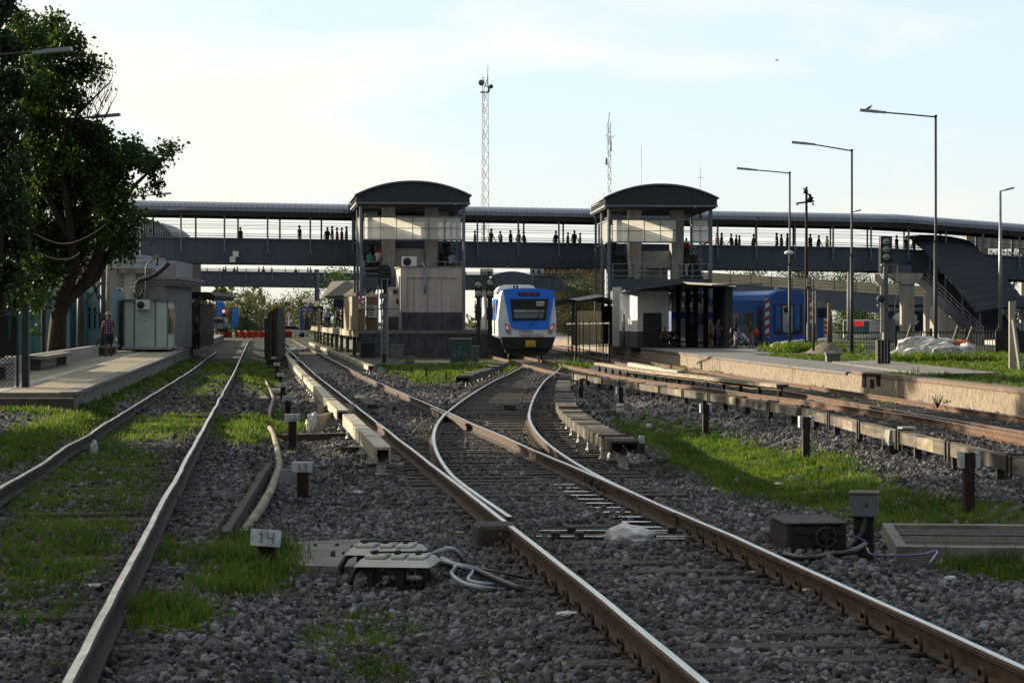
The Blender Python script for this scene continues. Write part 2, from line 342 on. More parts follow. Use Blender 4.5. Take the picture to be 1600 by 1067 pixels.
GRASS = [  # outlines of the grassy ground, density, blade height
    ([(0,640),(110,610),(240,575),(330,543),(358,534),(300,578),(250,600),(180,640),(85,699),(0,740),(0,690),(90,655),(60,640)], .9, .16),
    ([(268,640),(330,562),(392,530),(352,590),(322,632),(300,620)], .8, .12),
    ([(0,850),(10,775),(60,735),(120,715),(200,705),(255,715),(240,770),(185,850),(150,900),(90,925),(30,960),(0,985)], .72, .12),
    ([(185,665),(230,655),(330,640),(310,668),(240,690),(180,700),(120,712)], .7, .12),
    ([(383,560),(402,532),(420,532),(430,570),(440,610),(415,618),(390,600),(368,590)], 1.0, .15),
    ([(335,662),(400,655),(440,640),(478,660),(470,672),(420,690),(370,690),(338,682)], .95, .15),
    ([(178,965),(200,942),(240,938),(300,945),(330,962),(318,985),(240,990),(195,985)], 1.2, .17),
    ([(212,868),(250,850),(310,858),(350,862),(330,885),(260,885),(220,880)], .6, .12),
    ([(300,915),(330,885),(380,860),(430,880),(490,888),(450,900),(430,925),(350,930),(305,928)], 1.0, .16),
    ([(340,870),(385,838),(400,850),(480,868),(475,888),(400,888)], 1.0, .2),
    ([(470,1000),(520,955),(600,960),(660,985),(620,1015),(560,1020),(480,1020)], .5, .1),
    ([(500,1040),(560,1030),(640,1040),(640,1067),(500,1067)], .5, .1),
    ([(0,1000),(90,940),(140,935),(120,965),(0,1010)], .6, .12),
    ([(965,655),(1010,648),(1060,664),(1110,678),(1180,700),(1240,715),(1310,712),(1330,735),(1400,760),(1470,782),(1600,792),(1600,832),(1490,822),(1390,835),(1290,800),(1160,778),(1100,748),(1030,738),(1060,710),(1000,690)], 1.0, .13),
    ([(1470,870),(1530,858),(1600,858),(1600,912),(1540,905),(1490,892)], 1.0, .2),
    ([(1050,735),(1090,725),(1110,742),(1070,748)], .9, .16),
    ([(590,563),(640,552),(720,552),(785,560),(815,566),(770,580),(735,590),(700,601),(655,597),(620,578)], .8, .17),
    ([(700,560),(785,556),(810,566),(760,575),(705,578)], 1.0, .3),
    ([(545,545),(565,555),(600,566),(590,572),(560,565),(530,552)], .6, .14),
    ([(870,545),(905,545),(915,570),(880,572)], 1.0, .4),
    ([(1000,562),(1110,568),(1190,585),(1300,600),(1390,618),(1480,634),(1400,628),(1290,606),(1100,576),(1000,568)], .5, .18),
    ([(1010,582),(1100,588),(1085,596),(1030,590)], .6, .1),
]
GB = [(min(p[0] for p in g[0])-8, max(p[0] for p in g[0])+8, min(p[1] for p in g[0])-8, max(p[1] for p in g[0])+8) for g in GRASS]
def inpoly(x, y, poly):
    c = False; j = len(poly)-1
    for i in range(len(poly)):
        xi, yi = poly[i]; xj, yj = poly[j]
        if (yi > y) != (yj > y) and x < (xj-xi)*(y-yi)/(yj-yi)+xi: c = not c
        j = i
    return c
def grass_at(X, Y, z, jx=0.0, jy=0.0):
    if Y < 4: return 0, 0
    px, py = proj((X, Y, z)); wob = 9 * wn(X, Y, 2.6, 4) + jx; wob2 = 4 * wn(X, Y, 3.4, 1) + jy
    best = (0, 0)
    for (poly, dens, h), (a, b, c, d) in zip(GRASS, GB):
        if a <= px <= b and c <= py <= d and inpoly(px + wob, py + wob2, poly):
            if dens > best[0]: best = (dens, h)
    if best[0]:
        q = .5 + .5 * wn(X, Y, 1.9, 7) + .25 * wn(X, Y, 5.5, 3)
        return best[0] * min(1, max(.15, q + .45)), best[1]
    return best

xs = np.unique(np.round(np.concatenate([np.arange(-26, 26.01, .28), -26 - np.cumsum(1.25 ** np.arange(1, 26)), 26 + np.cumsum(1.25 ** np.arange(1, 26))]), 3))
ys = np.unique(np.round(np.concatenate([np.arange(-12, 6, 1.5), np.arange(6, 52, .22), np.arange(52, 140, .8), np.arange(140, 330, 5), 330 + np.cumsum(1.22 ** np.arange(1, 32) * 4)]), 3))
gv, gm = [], []
for y in ys:
    for x in xs:
        yy = min(max(y, 4), 400); z = gz(float(x), float(yy)); gv.append((float(x), float(y), z))
        far = abs(rel_of(x, y)) > 30 or y > 150
        gm.append(grass_at(float(x), float(y), z)[0] if not far else .55)
nx = len(xs)
gf = [(j*nx+i, j*nx+i+1, (j+1)*nx+i+1, (j+1)*nx+i) for j in range(len(ys)-1) for i in range(nx-1)]
gmesh = bpy.data.meshes.new('ground'); gmesh.from_pydata(gv, [], gf)
at = gmesh.attributes.new('grassy', 'FLOAT', 'POINT'); at.data.foreach_set('value', gm)
gmesh.polygons.foreach_set('use_smooth', [True]*len(gf))
def ground_material():
    m = bpy.data.materials.new('ground_gravel_soil'); m.use_nodes = True; t = m.node_tree; b = t.nodes['Principled BSDF']; b.inputs['Roughness'].default_value = .95; b.inputs['Specular IOR Level'].default_value = .2
    tc = t.nodes.new('ShaderNodeTexCoord')
    v = t.nodes.new('ShaderNodeTexVoronoi'); v.inputs['Scale'].default_value = 16
    n = t.nodes.new('ShaderNodeTexNoise'); n.inputs['Scale'].default_value = 1.1; n.inputs['Detail'].default_value = 7
    for q in (v, n): t.links.new(tc.outputs['Object'], q.inputs['Vector'])
    r1 = t.nodes.new('ShaderNodeValToRGB'); e = r1.color_ramp.elements; e[0].color = (.042, .039, .043, 1); e[1].color = (.165, .16, .167, 1); e[0].position = .15; e[1].position = .9
    sp = t.nodes.new('ShaderNodeSeparateColor'); t.links.new(v.outputs['Color'], sp.inputs[0]); t.links.new(sp.outputs[0], r1.inputs[0])
    dirt = t.nodes.new('ShaderNodeMix'); dirt.data_type = 'RGBA'; dirt.inputs[7].default_value = (.060, .045, .032, 1)
    rr = t.nodes.new('ShaderNodeValToRGB'); rr.color_ramp.elements[0].position = .52; rr.color_ramp.elements[1].position = .66
    t.links.new(n.outputs[0], rr.inputs[0]); t.links.new(rr.outputs[0], dirt.inputs[0]); t.links.new(r1.outputs[0], dirt.inputs[6])
    g = t.nodes.new('ShaderNodeAttribute'); g.attribute_name = 'grassy'
    n2 = t.nodes.new('ShaderNodeTexNoise'); n2.inputs['Scale'].default_value = 5; n2.inputs['Detail'].default_value = 6; t.links.new(tc.outputs['Object'], n2.inputs['Vector'])
    r2 = t.nodes.new('ShaderNodeValToRGB'); e = r2.color_ramp.elements; e[0].color = (.018, .030, .008, 1); e[1].color = (.052, .074, .018, 1); e[0].position = .3; e[1].position = .7
    t.links.new(n2.outputs[0], r2.inputs[0])
    gx = t.nodes.new('ShaderNodeMix'); gx.data_type = 'RGBA'
    ad = t.nodes.new('ShaderNodeMath'); ad.operation = 'MULTIPLY'; ad.inputs[1].default_value = .85; ad.use_clamp = True
    t.links.new(g.outputs['Fac'], ad.inputs[0]); t.links.new(ad.outputs[0], gx.inputs[0]); t.links.new(dirt.outputs[2], gx.inputs[6]); t.links.new(r2.outputs[0], gx.inputs[7])
    t.links.new(gx.outputs[2], b.inputs['Base Color'])
    bu = t.nodes.new('ShaderNodeBump'); bu.inputs['Strength'].default_value = .9; bu.inputs['Distance'].default_value = .05; bu.invert = True
    t.links.new(v.outputs['Distance'], bu.inputs['Height']); t.links.new(bu.outputs[0], b.inputs['Normal'])
    return m
gmesh.materials.append(ground_material())
ground = bpy.data.objects.new('ground', gmesh); COL.objects.link(ground); ground['kind'] = 'structure'

# ------------------------------------------------------------------ ballast stones
def raw_mesh(name, V, Fa, nper, mats, tint=None, smooth=False, mi=None):
    me = bpy.data.meshes.new(name); nv = len(V); nf = len(Fa)
    me.vertices.add(nv); me.vertices.foreach_set('co', V.astype(np.float32).ravel())
    me.loops.add(nf * nper); me.loops.foreach_set('vertex_index', Fa.astype(np.int32).ravel())
    me.polygons.add(nf); me.polygons.foreach_set('loop_start', np.arange(0, nf * nper, nper, dtype=np.int32))
    for m in mats: me.materials.append(m)
    me.polygons.foreach_set('use_smooth', np.full(nf, smooth))
    if mi is not None: me.polygons.foreach_set('material_index', mi.astype(np.int32))
    if tint is not None:
        a = me.attributes.new('tint', 'FLOAT', 'POINT'); a.data.foreach_set('value', tint.astype(np.float32))
    me.update(calc_edges=True); return me
def ico():
    bm = bmesh.new(); bmesh.ops.create_icosphere(bm, subdivisions=1, radius=1); bm.verts.index_update()
    v = np.array([x.co[:] for x in bm.verts]); f = np.array([[q.index for q in x.verts] for x in bm.faces]); bm.free(); return v, f
IV, IF = ico()
OV = np.array([(1,0,0),(-.5,.87,0),(-.5,-.87,0),(0,0,.9),(.3,0,-.9),(-.6,.1,.6)]); OF = np.array([(0,1,3),(1,5,3),(5,2,3),(2,0,3),(1,0,4),(2,1,4),(0,2,4),(1,2,5)])
def rotm(n):
    q = nr.normal(size=(n, 4)); q /= np.linalg.norm(q, axis=1)[:, None]; w, x, y, z = q.T
    return np.stack([1-2*(y*y+z*z), 2*(x*y-z*w), 2*(x*z+y*w), 2*(x*y+z*w), 1-2*(x*x+z*z), 2*(y*z-x*w), 2*(x*z-y*w), 2*(y*z+x*w), 1-2*(x*x+y*y)], 1).reshape(n, 3, 3)
CRIBS = [[(600,690),(650,700),(735,775),(800,840),(770,850),(690,790),(610,740)], [(960,765),(1010,775),(1100,812),(1130,850),(860,850),(850,825),(1000,822)],
         [(690,640),(745,590),(820,575),(840,580),(815,610),(812,645),(850,690),(800,680),(720,640)], [(820,640),(842,620),(930,690),(970,735),(900,700)]]
CRB = [(min(p[0] for p in c), max(p[0] for p in c), min(p[1] for p in c), max(p[1] for p in c)) for c in CRIBS]
def stones(name, y0, y1, dens, s0, s1, bv, bf, label):
    P = []; half = lambda y: .2165 * y + 1.0
    area = (half(y0) + half(y1)) * (y1 - y0); n = int(area * dens)
    Ys = y0 + (y1 - y0) * np.sqrt(nr.random(n)) if False else nr.uniform(y0, y1, n)
    keep = nr.random(n) < np.array([half(y) for y in Ys]) / half(y1)
    Ys = Ys[keep]; Xs = np.array([nr.uniform(-half(y), half(y)) for y in Ys])
    sz = []
    for X, Y in zip(Xs, Ys):
        r = rel_of(X, Y)
        if r > lerp_tab(PE, Y) - .2 or r < -8.6: continue
        if r < -6.7 and Y > 46: continue
        z = gz(X, Y); g, h = grass_at(X, Y, z)
        dirt = wn(X, Y, .7, 9) + .4 * wn(X, Y, 2.2, 5)
        if g > 0 and rnd.random() < g * 1.1: continue
        if r < -6.6 and rnd.random() < .75: continue
        if -6.4 < r < -5.9 and rnd.random() < .6: continue
        px, py = proj((X, Y, z))
        if any(a <= px <= b and c <= py <= d and inpoly(px, py, q) for q, (a, b, c, d) in zip(CRIBS, CRB)) and rnd.random() < .9: continue
        onrail = min(abs(abs(r) - .873), abs(r + 4.0), abs(r + 5.75))
        if onrail < .085: continue
        if 0 < Y < 50 and Y > 22 and min(abs(r - div(Y) - .873), abs(r - div(Y) + .873)) < .085: continue
        if dirt > .55 and rnd.random() < .6: continue
        P.append((X, Y, z)); sz.append(s0 + (s1 - s0)*(rnd.random()**1.5*1.5 - .25) if rnd.random() > .05 else s1*1.35)
    P = np.array(P); sz = np.array(sz); n = len(P); k = len(bv)
    sc = sz[:, None] * nr.uniform(.7, 1.25, (n, 3)) * np.array([1.1, 1.0, .8])
    V = bv[None] * (1 + nr.uniform(-.32, .30, (n, k, 1))) * sc[:, None, :]
    V = np.einsum('nij,nkj->nki', rotm(n), V); V += P[:, None, :]; V[:, :, 2] += (sz * nr.uniform(-.15, .65, n))[:, None]
    Fa = bf[None] + (np.arange(n) * k)[:, None, None]
    rl = P[:, 0]*TC + P[:, 1]*TS - U0; dv = np.array([div(y) for y in P[:, 1]]); dr = np.min(np.abs(np.stack([np.abs(rl) - .873, rl + 4.0, rl + 5.75, np.abs(rl - dv) - .873])), axis=0)
    tint = np.repeat(nr.random(n) * (1 - .42*np.exp(-(dr/.32)**2)), k)      # oil and rust staining beside the rails
    me = raw_mesh(name, V.reshape(-1, 3), Fa.reshape(-1, 3), 3, [m_stone], tint)
    o = bpy.data.objects.new(name, me); COL.objects.link(o); return tag(o, label, 'ballast', kind='stuff')
def stone_material():
    m = bpy.data.materials.new('ballast_stone'); m.use_nodes = True; t = m.node_tree; b = t.nodes['Principled BSDF']; b.inputs['Roughness'].default_value = .9; b.inputs['Specular IOR Level'].default_value = .25
    a = t.nodes.new('ShaderNodeAttribute'); a.attribute_name = 'tint'; r = t.nodes.new('ShaderNodeValToRGB'); e = r.color_ramp.elements
    e[0].color = (.042, .036, .036, 1); e[1].color = (.25, .255, .275, 1); k = e.new(.4); k.color = (.088, .086, .097, 1); k = e.new(.72); k.color = (.145, .136, .137, 1)
    t.links.new(a.outputs['Fac'], r.inputs[0])
    tc = t.nodes.new('ShaderNodeTexCoord'); n = t.nodes.new('ShaderNodeTexNoise'); n.inputs['Scale'].default_value = .8; n.inputs['Detail'].default_value = 5; t.links.new(tc.outputs['Object'], n.inputs['Vector'])
    mr = t.nodes.new('ShaderNodeMapRange'); mr.inputs[1].default_value = .3; mr.inputs[2].default_value = .7; mr.inputs[3].default_value = .62; mr.inputs[4].default_value = 1.15; t.links.new(n.outputs[0], mr.inputs[0])
    x = t.nodes.new('ShaderNodeMix'); x.data_type = 'RGBA'; x.blend_type = 'MULTIPLY'; x.inputs[0].default_value = 1; t.links.new(r.outputs[0], x.inputs[6]); t.links.new(mr.outputs[0], x.inputs[7])
    t.links.new(x.outputs[2], b.inputs['Base Color'])
    n2 = t.nodes.new('ShaderNodeTexNoise'); n2.inputs['Scale'].default_value = 60; t.links.new(tc.outputs['Object'], n2.inputs['Vector'])
    bu = t.nodes.new('ShaderNodeBump'); bu.inputs['Strength'].default_value = .35; bu.inputs['Distance'].default_value = .01; t.links.new(n2.outputs[0], bu.inputs['Height']); t.links.new(bu.outputs[0], b.inputs['Normal'])
    return m
m_stone = stone_material()
stones('ballast', 9.5, 17, 760, .015, .029, IV, IF, 'grey crushed stone ballast covering the near foreground between the rails')
stones('ballast', 17, 30, 430, .020, .033, IV, IF, 'grey crushed stone ballast around the turnout rails in mid foreground')
stones('ballast', 30, 48, 190, .027, .042, OV, OF, 'grey crushed stone ballast beyond the turnout blades')
stones('ballast', 48, 100, 42, .035, .06, OV, OF, 'far grey crushed stone ballast around the crossing rails')

# ------------------------------------------------------------------ grass
m_grass = leafmat('grass_blades', (.020, .060, .009), (.098, .162, .022), .9, .45)
m_drygrass = leafmat('dry_grass', (.08, .07, .03), (.18, .15, .07), .9, .3)
def blades(name, spots, label, mats, group=None, per=9, kind='stuff', wid=.006):
    n = len(spots)
    S = np.array(spots); C = np.repeat(S, per, axis=0); m = len(C)
    h = C[:, 3] * nr.uniform(.45, 1.25, m); a = nr.uniform(0, 2*math.pi, m); lean = nr.uniform(.1, .85, m)
    off = nr.normal(0, .05, (m, 2)) * (C[:, 3:4] / .15)
    base = np.stack([C[:, 0] + off[:, 0], C[:, 1] + off[:, 1], C[:, 2] - .02], 1)
    d = np.stack([np.cos(a), np.sin(a), np.zeros(m)], 1); sa = nr.uniform(-1.4, 1.4, m); side = np.stack([np.cos(sa), np.sin(sa) * .6, np.zeros(m)], 1)
    w = (wid * nr.uniform(.6, 1.4, m) * np.maximum(1, C[:, 1] / 24))[:, None]
    up = np.array([0, 0, 1.0])
    p1 = base + up * (h*.55)[:, None] + d * (h*lean*.25)[:, None]; p2 = base + up * (h*(1-.35*lean))[:, None] + d * (h*lean*.8)[:, None]
    V = np.stack([base - side*w, base + side*w, p1 + side*w*.8, p1 - side*w*.8, p2], 1)
    k = (np.arange(m) * 5)[:, None, None]
    Fa = (np.array([(0,1,2),(0,2,3),(3,2,4)])[None] + k).reshape(-1, 3)
    tint = np.repeat(np.repeat(nr.random(n), per) * .6 + nr.random(m) * .4, 5)
    dry = np.repeat(nr.random(m) < .16, 3).astype(int) if len(mats) > 1 else None
    o = bpy.data.objects.new(name, raw_mesh(name, V.reshape(-1, 3), Fa, 3, mats, tint, mi=dry)); COL.objects.link(o)
    return tag(o, label, 'grass', group, kind)
def scatter(x0, x1, y0, y1, dens):
    sp = []
    for _ in range(int((x1-x0)*(y1-y0)*dens)):
        X, Y = rnd.uniform(x0, x1), rnd.uniform(y0, y1)
        if abs(X) > .2165 * Y + .8: continue
        z = gz(X, Y); g, h = grass_at(X, Y, z, rnd.gauss(0, 14), rnd.gauss(0, 6)); r = rel_of(X, Y)
        if g == 0 and r < -1.3 and wn(X, Y, 1.3, 5) > .25: g, h = .10, .09
        if g > 0 and rnd.random() < g:
            if min(abs(abs(r) - .873), abs(r + 4.0), abs(r + 5.75)) < .09: continue
            sp.append((X, Y, z, h * rnd.uniform(.45, 1.05) * (1.5 if rnd.random() < .04 else 1)))
    return sp
blades('grass', scatter(-5, 6, 10, 22, 290), 'short green grass growing through the near ballast', [m_grass, m_drygrass], per=9)
blades('grass', scatter(-11, 10, 22, 50, 120), 'green grass between the rails and in the right hand ditch', [m_grass, m_drygrass], per=9, wid=.006)
blades('grass', scatter(-22, 16, 50, 120, 17), 'sunlit grass and weeds around the far tracks', [m_grass, m_drygrass], per=10, wid=.006)

# ------------------------------------------------------------------ rails and tracks
RAILP = [(-.023, 0), (.023, 0), (.036, -.010), (.036, -.034), (.009, -.048), (.009, -.128), (.075, -.142), (.075, -.155), (-.075, -.155), (-.075, -.142), (-.009, -.128), (-.009, -.048), (-.036, -.034), (-.036, -.010)]
def rail_mb(pts, prof=RAILP, jit=0.0, topm=0, sidem=1):
    pts = [Vector(p) for p in pts]; mb = MB(); n = len(prof); vs, fs, mi = [], [], []
    for i, p in enumerate(pts):
        d = (pts[min(i+1, len(pts)-1)] - pts[max(i-1, 0)]); d.z = 0; d.normalize(); s = Vector((d.y, -d.x, 0))
        jz = jit * wn(p.x, p.y, .35, 1) if jit else 0; jx = jit * wn(p.x, p.y, .5, 6) if jit else 0
        for (a, z) in prof: vs.append(p + s * (a + jx) + Vector((0, 0, z + jz)))
    for i in range(len(pts)-1):
        for k in range(n):
            k2 = (k+1) % n; mb_f = (i*n+k, i*n+k2, (i+1)*n+k2, (i+1)*n+k); fs.append(mb_f); mi.append(topm if k == 0 else sidem)
    mb.add(vs, fs); mb.m = mi
    b = (len(pts)-1)*n
    mb.f += [tuple(reversed(range(n))), tuple(b+k for k in range(n))]; mb.m += [sidem, sidem]; mb.smooth += [False, False]
    return mb
def yr(a, b, st): 
    n = max(2, int((b-a)/st)); return [a + (b-a)*i/n for i in range(n+1)]
def path(relf, y0, y1, dz=0.0, st=1.2): return [Vector((TR(relf(y), y), y, zr(y) + dz)) for y in yr(y0, y1, st)]
HG = .873
def track(name, label, rails, sleepers=None, clips=None):
    c = rails[0][0][0]; t = thing(name, label, 'railway track', (c.x, c.y, c.z - .17))
    for pts, mats, jit in rails: part('rail', rail_mb(pts, jit=jit), mats, t, world=True)
    if sleepers:
        relf, y0, y1, sp, dz, half, mt = sleepers
        proto = None; y = y0; k = 0
        while y < y1 and k < 100:
            X = TR(relf(y), y); loc = Vector((X, y, zr(y) - .155 + dz + rnd.uniform(-.008, .008))) - t.location
            if proto is None or k < 4:
                mb = MB(); mb.box(-half, half, -.12, .12, -.16, 0, 0, .012); proto = part('sleeper', mb, mt, t, loc, TH + rnd.uniform(-.02, .02))
            else:
                o = proto.copy(); COL.objects.link(o); o.location = loc; o.rotation_euler = (0, 0, TH + rnd.uniform(-.025, .025))
            y += sp * rnd.uniform(.97, 1.03); k += 1
    if clips:
        mb = MB()
        for s in (-1, 1):
            mb.tube([(s*(.105 + .01*math.sin(k)), .045*math.cos(k*.8), .042 + .045*math.sin(k*.8)) for k in range(8)], .013, 6)
        mb.box(-.16, .16, -.07, .07, -.012, .004)
        pr = None
        for relf, y0, y1, sp in clips:
            y = y0
            while y < y1:
                loc = Vector((TR(relf(y), y), y, zr(y) - .142)) - t.location
                if pr is None: pr = part('rail_clip', mb, m_rust, t, loc, TH)
                else: o = pr.copy(); COL.objects.link(o); o.location = loc
                y += sp
    return t
SR = (m_steel, m_rust); OR = (m_oldsteel, m_rust2)
track('railway_track', 'straight main track with bright rail heads running from the foreground past the left platform',
      [(path(lambda y: -HG, 8, 275), SR, .008), (path(lambda y: HG, 8, 275), SR, .008)],
      (lambda y: .0, 11.4, 75, .62, -.018, 1.35, m_sleeper), [(lambda y: HG, 11.5, 22, .62), (lambda y: -HG, 11.5, 22, .62)])
track('railway_track', 'grass-grown siding track on the left with worn uneven rails',
      [(path(lambda y: -4.0, 8, 275, .1, .7), (m_steelw, m_rustdark), .013), (path(lambda y: -5.75, 8, 150, .1, .7), (m_steelw, m_rustdark), .015)],
      (lambda y: -4.87, 12, 70, .75, .085, 1.3, m_sleeper))
track('railway_turnout', 'curved branch track swinging right from the main track towards the waiting train',
      [(path(lambda y: div(y) - HG + .10*max(0, 1-(y-22)/6), 22.0, 112, .0, .7), SR, 0), (path(lambda y: div(y) + HG - .02, 22.5, 109, 0, .7), SR, 0),
       (path(lambda y: .873 - .11, 44, 53, -.005, .7), (m_oldsteel, m_rust), 0)],
      (lambda y: div(y) + .2, 27, 95, .68, .008, 1.55, m_sleeper), [(lambda y: div(y) + HG, 27, 45, .62)])
track('railway_track', 'rusty orange branch track that comes from the waiting train and joins the right hand track',
      [(path(lambda y: spl(CR, y), 28, 240, 0, 1.0), OR, 0), (path(lambda y: spl(CR, y) - 1.75, 80, 240, 0, 1.0), OR, 0)], (lambda y: spl(CR, y) - .87, 45, 118, .75, .01, 1.3, m_sleeper))
track('railway_track', 'right hand track with rusty rails running along the low stone-faced platform',
      [(path(lambda y: spl(DL, y), 28, 240, 0, 1.0), OR, 0), (path(lambda y: spl(DL, y) + 1.75, 28, 240, 0, 1.0), OR, 0)], (lambda y: spl(DL, y) + .87, 36, 100, .7, .03, 1.3, m_sleeper))
# ------------------------------------------------------------------ footbridges
def frosted(name, col):
    m = bpy.data.materials.new(name); m.use_nodes = True; t = m.node_tree; t.nodes.clear()
    o = t.nodes.new('ShaderNodeOutputMaterial'); d = t.nodes.new('ShaderNodeBsdfPrincipled'); tr = t.nodes.new('ShaderNodeBsdfTranslucent'); mx = t.nodes.new('ShaderNodeMixShader')
    tp = t.nodes.new('ShaderNodeBsdfTransparent'); m2 = t.nodes.new('ShaderNodeMixShader')
    n = t.nodes.new('ShaderNodeTexNoise'); n.inputs['Scale'].default_value = 1.3; tc = t.nodes.new('ShaderNodeTexCoord'); t.links.new(tc.outputs['Object'], n.inputs['Vector'])
    r = t.nodes.new('ShaderNodeValToRGB'); r.color_ramp.elements[0].color = (*[c*.75 for c in col], 1); r.color_ramp.elements[1].color = (*col, 1); t.links.new(n.outputs[0], r.inputs[0])
    t.links.new(r.outputs[0], d.inputs['Base Color']); t.links.new(r.outputs[0], tr.inputs['Color']); d.inputs['Roughness'].default_value = .35
    mx.inputs[0].default_value = .6; m2.inputs[0].default_value = .30
    t.links.new(d.outputs[0], mx.inputs[1]); t.links.new(tr.outputs[0], mx.inputs[2]); t.links.new(mx.outputs[0], m2.inputs[1]); t.links.new(tp.outputs[0], m2.inputs[2]); t.links.new(m2.outputs[0], o.inputs['Surface'])
    return m
m_frost = frosted('frosted_panel', (.90, .90, .84))
m_roofmetal = M('corrugated_roof_sheet', (.20, .225, .28), .45, .5, .12, 2.0, .05, 20)
m_roofdark = M('dark_roof_sheet', (.024, .031, .045), .9, .0, .14, 1.2, .06, 20, spec=.12)
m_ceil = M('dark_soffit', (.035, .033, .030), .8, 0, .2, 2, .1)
def zs(s): return -.006 * s - .055 * max(0.0, s - 57)
def footbridge(label, O, ang, length, zsf, s0=0.0, post_from=.4, rear_off=1.5, roof=True, step=3.0, wide=4.2, posts_end=None):
    t = thing('footbridge', label, 'footbridge', (O[0], O[1], 0), ang)
    def seg(fn, st=3.0, a=s0, b=None):
        b = length if b is None else b
        k = max(2, int((b-a)/st)); xs_ = [a + (b-a)*i/k for i in range(k+1)]
        mb = MB()
        for x0, x1 in zip(xs_, xs_[1:]): fn(mb, x0, x1)
        mb.v = [(x, y, z + zsf(x)) for x, y, z in mb.v]; return mb
    def girder(v0):
        def f(mb, a, b):
            mb.box(a, b, v0 + .12, v0 + .22, 6.0, 7.55)                       # web
            mb.box(a, b, v0, v0 + .34, 5.9, 6.0); mb.box(a, b, v0 - .03, v0 + .37, 7.55, 7.66)
        g = seg(f, 6); 
        return g
    part('girder', girder(0), m_bluegrey, t)
    part('girder', girder(wide - .34), m_bluegrey, t)
    part('deck', seg(lambda mb, a, b: mb.box(a, b, .34, wide - .34, 6.35, 6.58), 6), m_bgdark, t)
    if roof:
        n = 10; prof = []
        for i in range(n + 1):
            q = math.pi * i / n; prof.append((wide/2 - (wide/2 + .25) * math.cos(q), 9.5 + .72 * math.sin(q) ** .8))
        mb = MB(); vs, fs = [], []; xs_ = np.arange(s0 - .3, length + .3, .19)
        for k, x in enumerate(xs_):
            for (v, z) in prof: vs.append((float(x), v, z + (.035 if k % 2 else 0)))
        m_ = n + 1
        for k in range(len(xs_) - 1):
            for i in range(n): fs.append((k*m_+i, (k+1)*m_+i, (k+1)*m_+i+1, k*m_+i+1))
        mb.add(vs, fs); mb.v = [(x, y, z + zsf(x)) for x, y, z in mb.v]; part('roof', mb, m_roofmetal, t)
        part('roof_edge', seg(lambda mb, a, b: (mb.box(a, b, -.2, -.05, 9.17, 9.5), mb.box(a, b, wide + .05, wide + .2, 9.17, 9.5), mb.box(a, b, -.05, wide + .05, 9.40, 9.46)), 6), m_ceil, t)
    top = 9.17 if roof else 8.0
    pm = MB(); pm.box(-.055, .055, -.12, -.02, 7.0, top); pm.box(-.055, .055, -.12, -.035, 6.72, 7.0); pm.beam((-.16, -.07, 6.55), (0, -.07, 6.8), .07, .06); pm.beam((.16, -.07, 6.55), (0, -.07, 6.8), .07, .06)
    rm = MB(); rm.box(-.06, .06, wide + .02, wide + .12, 7.0, top)
    pp = rr = None; s = post_from
    while s < length:
        if pp is None: pp = part('post', pm, m_bglight, t, (s, 0, zsf(s))); rr = part('post', rm, m_bgdark, t, (s + rear_off, 0, zsf(s)))
        else:
            for pr, o_ in ((pp, 0), (rr, rear_off)):
                c = pr.copy(); COL.objects.link(c); c.location = (s + o_, 0, zsf(s))
        s += step
    def rails(mb, a, b):
        for v in (.05, wide - .05):
            for z, w in ((8.78, .025), (8.5, .03), (7.95, .035), (7.80, .045)): mb.box(a, b, v - w/2, v + w/2, z - w/2, z + w/2)
    part('railing', seg(rails, 6), m_bgdark, t)
    return t
BA = math.atan(.25); BO = (W(205, 0, 162.6).x, 162.6)
bridge = footbridge('long blue-grey covered footbridge crossing above all tracks in front', BO, BA, 73, zs)
def on_bridge(px):               # distance along the footbridge of a photo column
    k = (px - CX) / F
    return (k * BO[1] - BO[0]) / (math.cos(BA) - k * math.sin(BA))
B2O = (W(288, 0, 270).x, 270)
bridge2 = footbridge('farther open footbridge seen under the front one, without a roof', B2O, R(6), 46, lambda s: -.012 * s, 0, 1.0, 1.5, False, 3.0, 3.6)
# ramp at the right, behind the front bridge
m_cream = M('sun_tinted_plaster', (.42, .36, .22), .85, 0, .15, .6, .1, 8, col2=(.62, .55, .38))  # sunlight put into the plaster colour; the wall face itself gets none
def ramp():
    a, b = W(1108, 443, 214), W(1412, 463, 205)
    d = (b - a); ang = math.atan2(d.y, d.x); L = math.hypot(d.x, d.y); sl = d.z / L
    t = thing('footbridge', 'sloping pedestrian ramp with a sunlit cream wall behind its railing, beyond the blue coach', 'ramp', (a.x, a.y, 0), ang)
    def sh(mb): mb.v = [(x, y, z + a.z + sl * x) for x, y, z in mb.v]; return mb
    mb = MB(); mb.box(-3, L + 4, 0, .2, -1.5, 0); mb.box(-3, L + 4, -.05, .3, -.02, .09); mb.box(-3, L + 4, -.05, .3, -1.6, -1.5); part('girder', sh(mb), m_bluegrey, t)
    mb = MB(); mb.box(-3, L + 4, .3, 4, -1.3, -1.05); part('deck', sh(mb), m_bgdark, t)
    mb = MB(); mb.box(-3, L + 4, 4, 4.2, -1.5, .95); part('wall', sh(mb), m_cream, t)
    mb = MB()
    for z in (.35, .6, .85): mb.box(-3, L + 4, .1, .14, z, z + .04)
    s = 0
    while s < L: mb.box(s, s + .05, .08, .14, 0, 1.25); s += 2.0
    part('railing', sh(mb), m_bgdark, t)
    for s in (3, 11): mb = MB(); mb.box(s - .25, s + .25, 1, 1.6, -a.z + .2, -1.3 + sl * s); part('column', sh(mb), m_concl, t)
ramp()

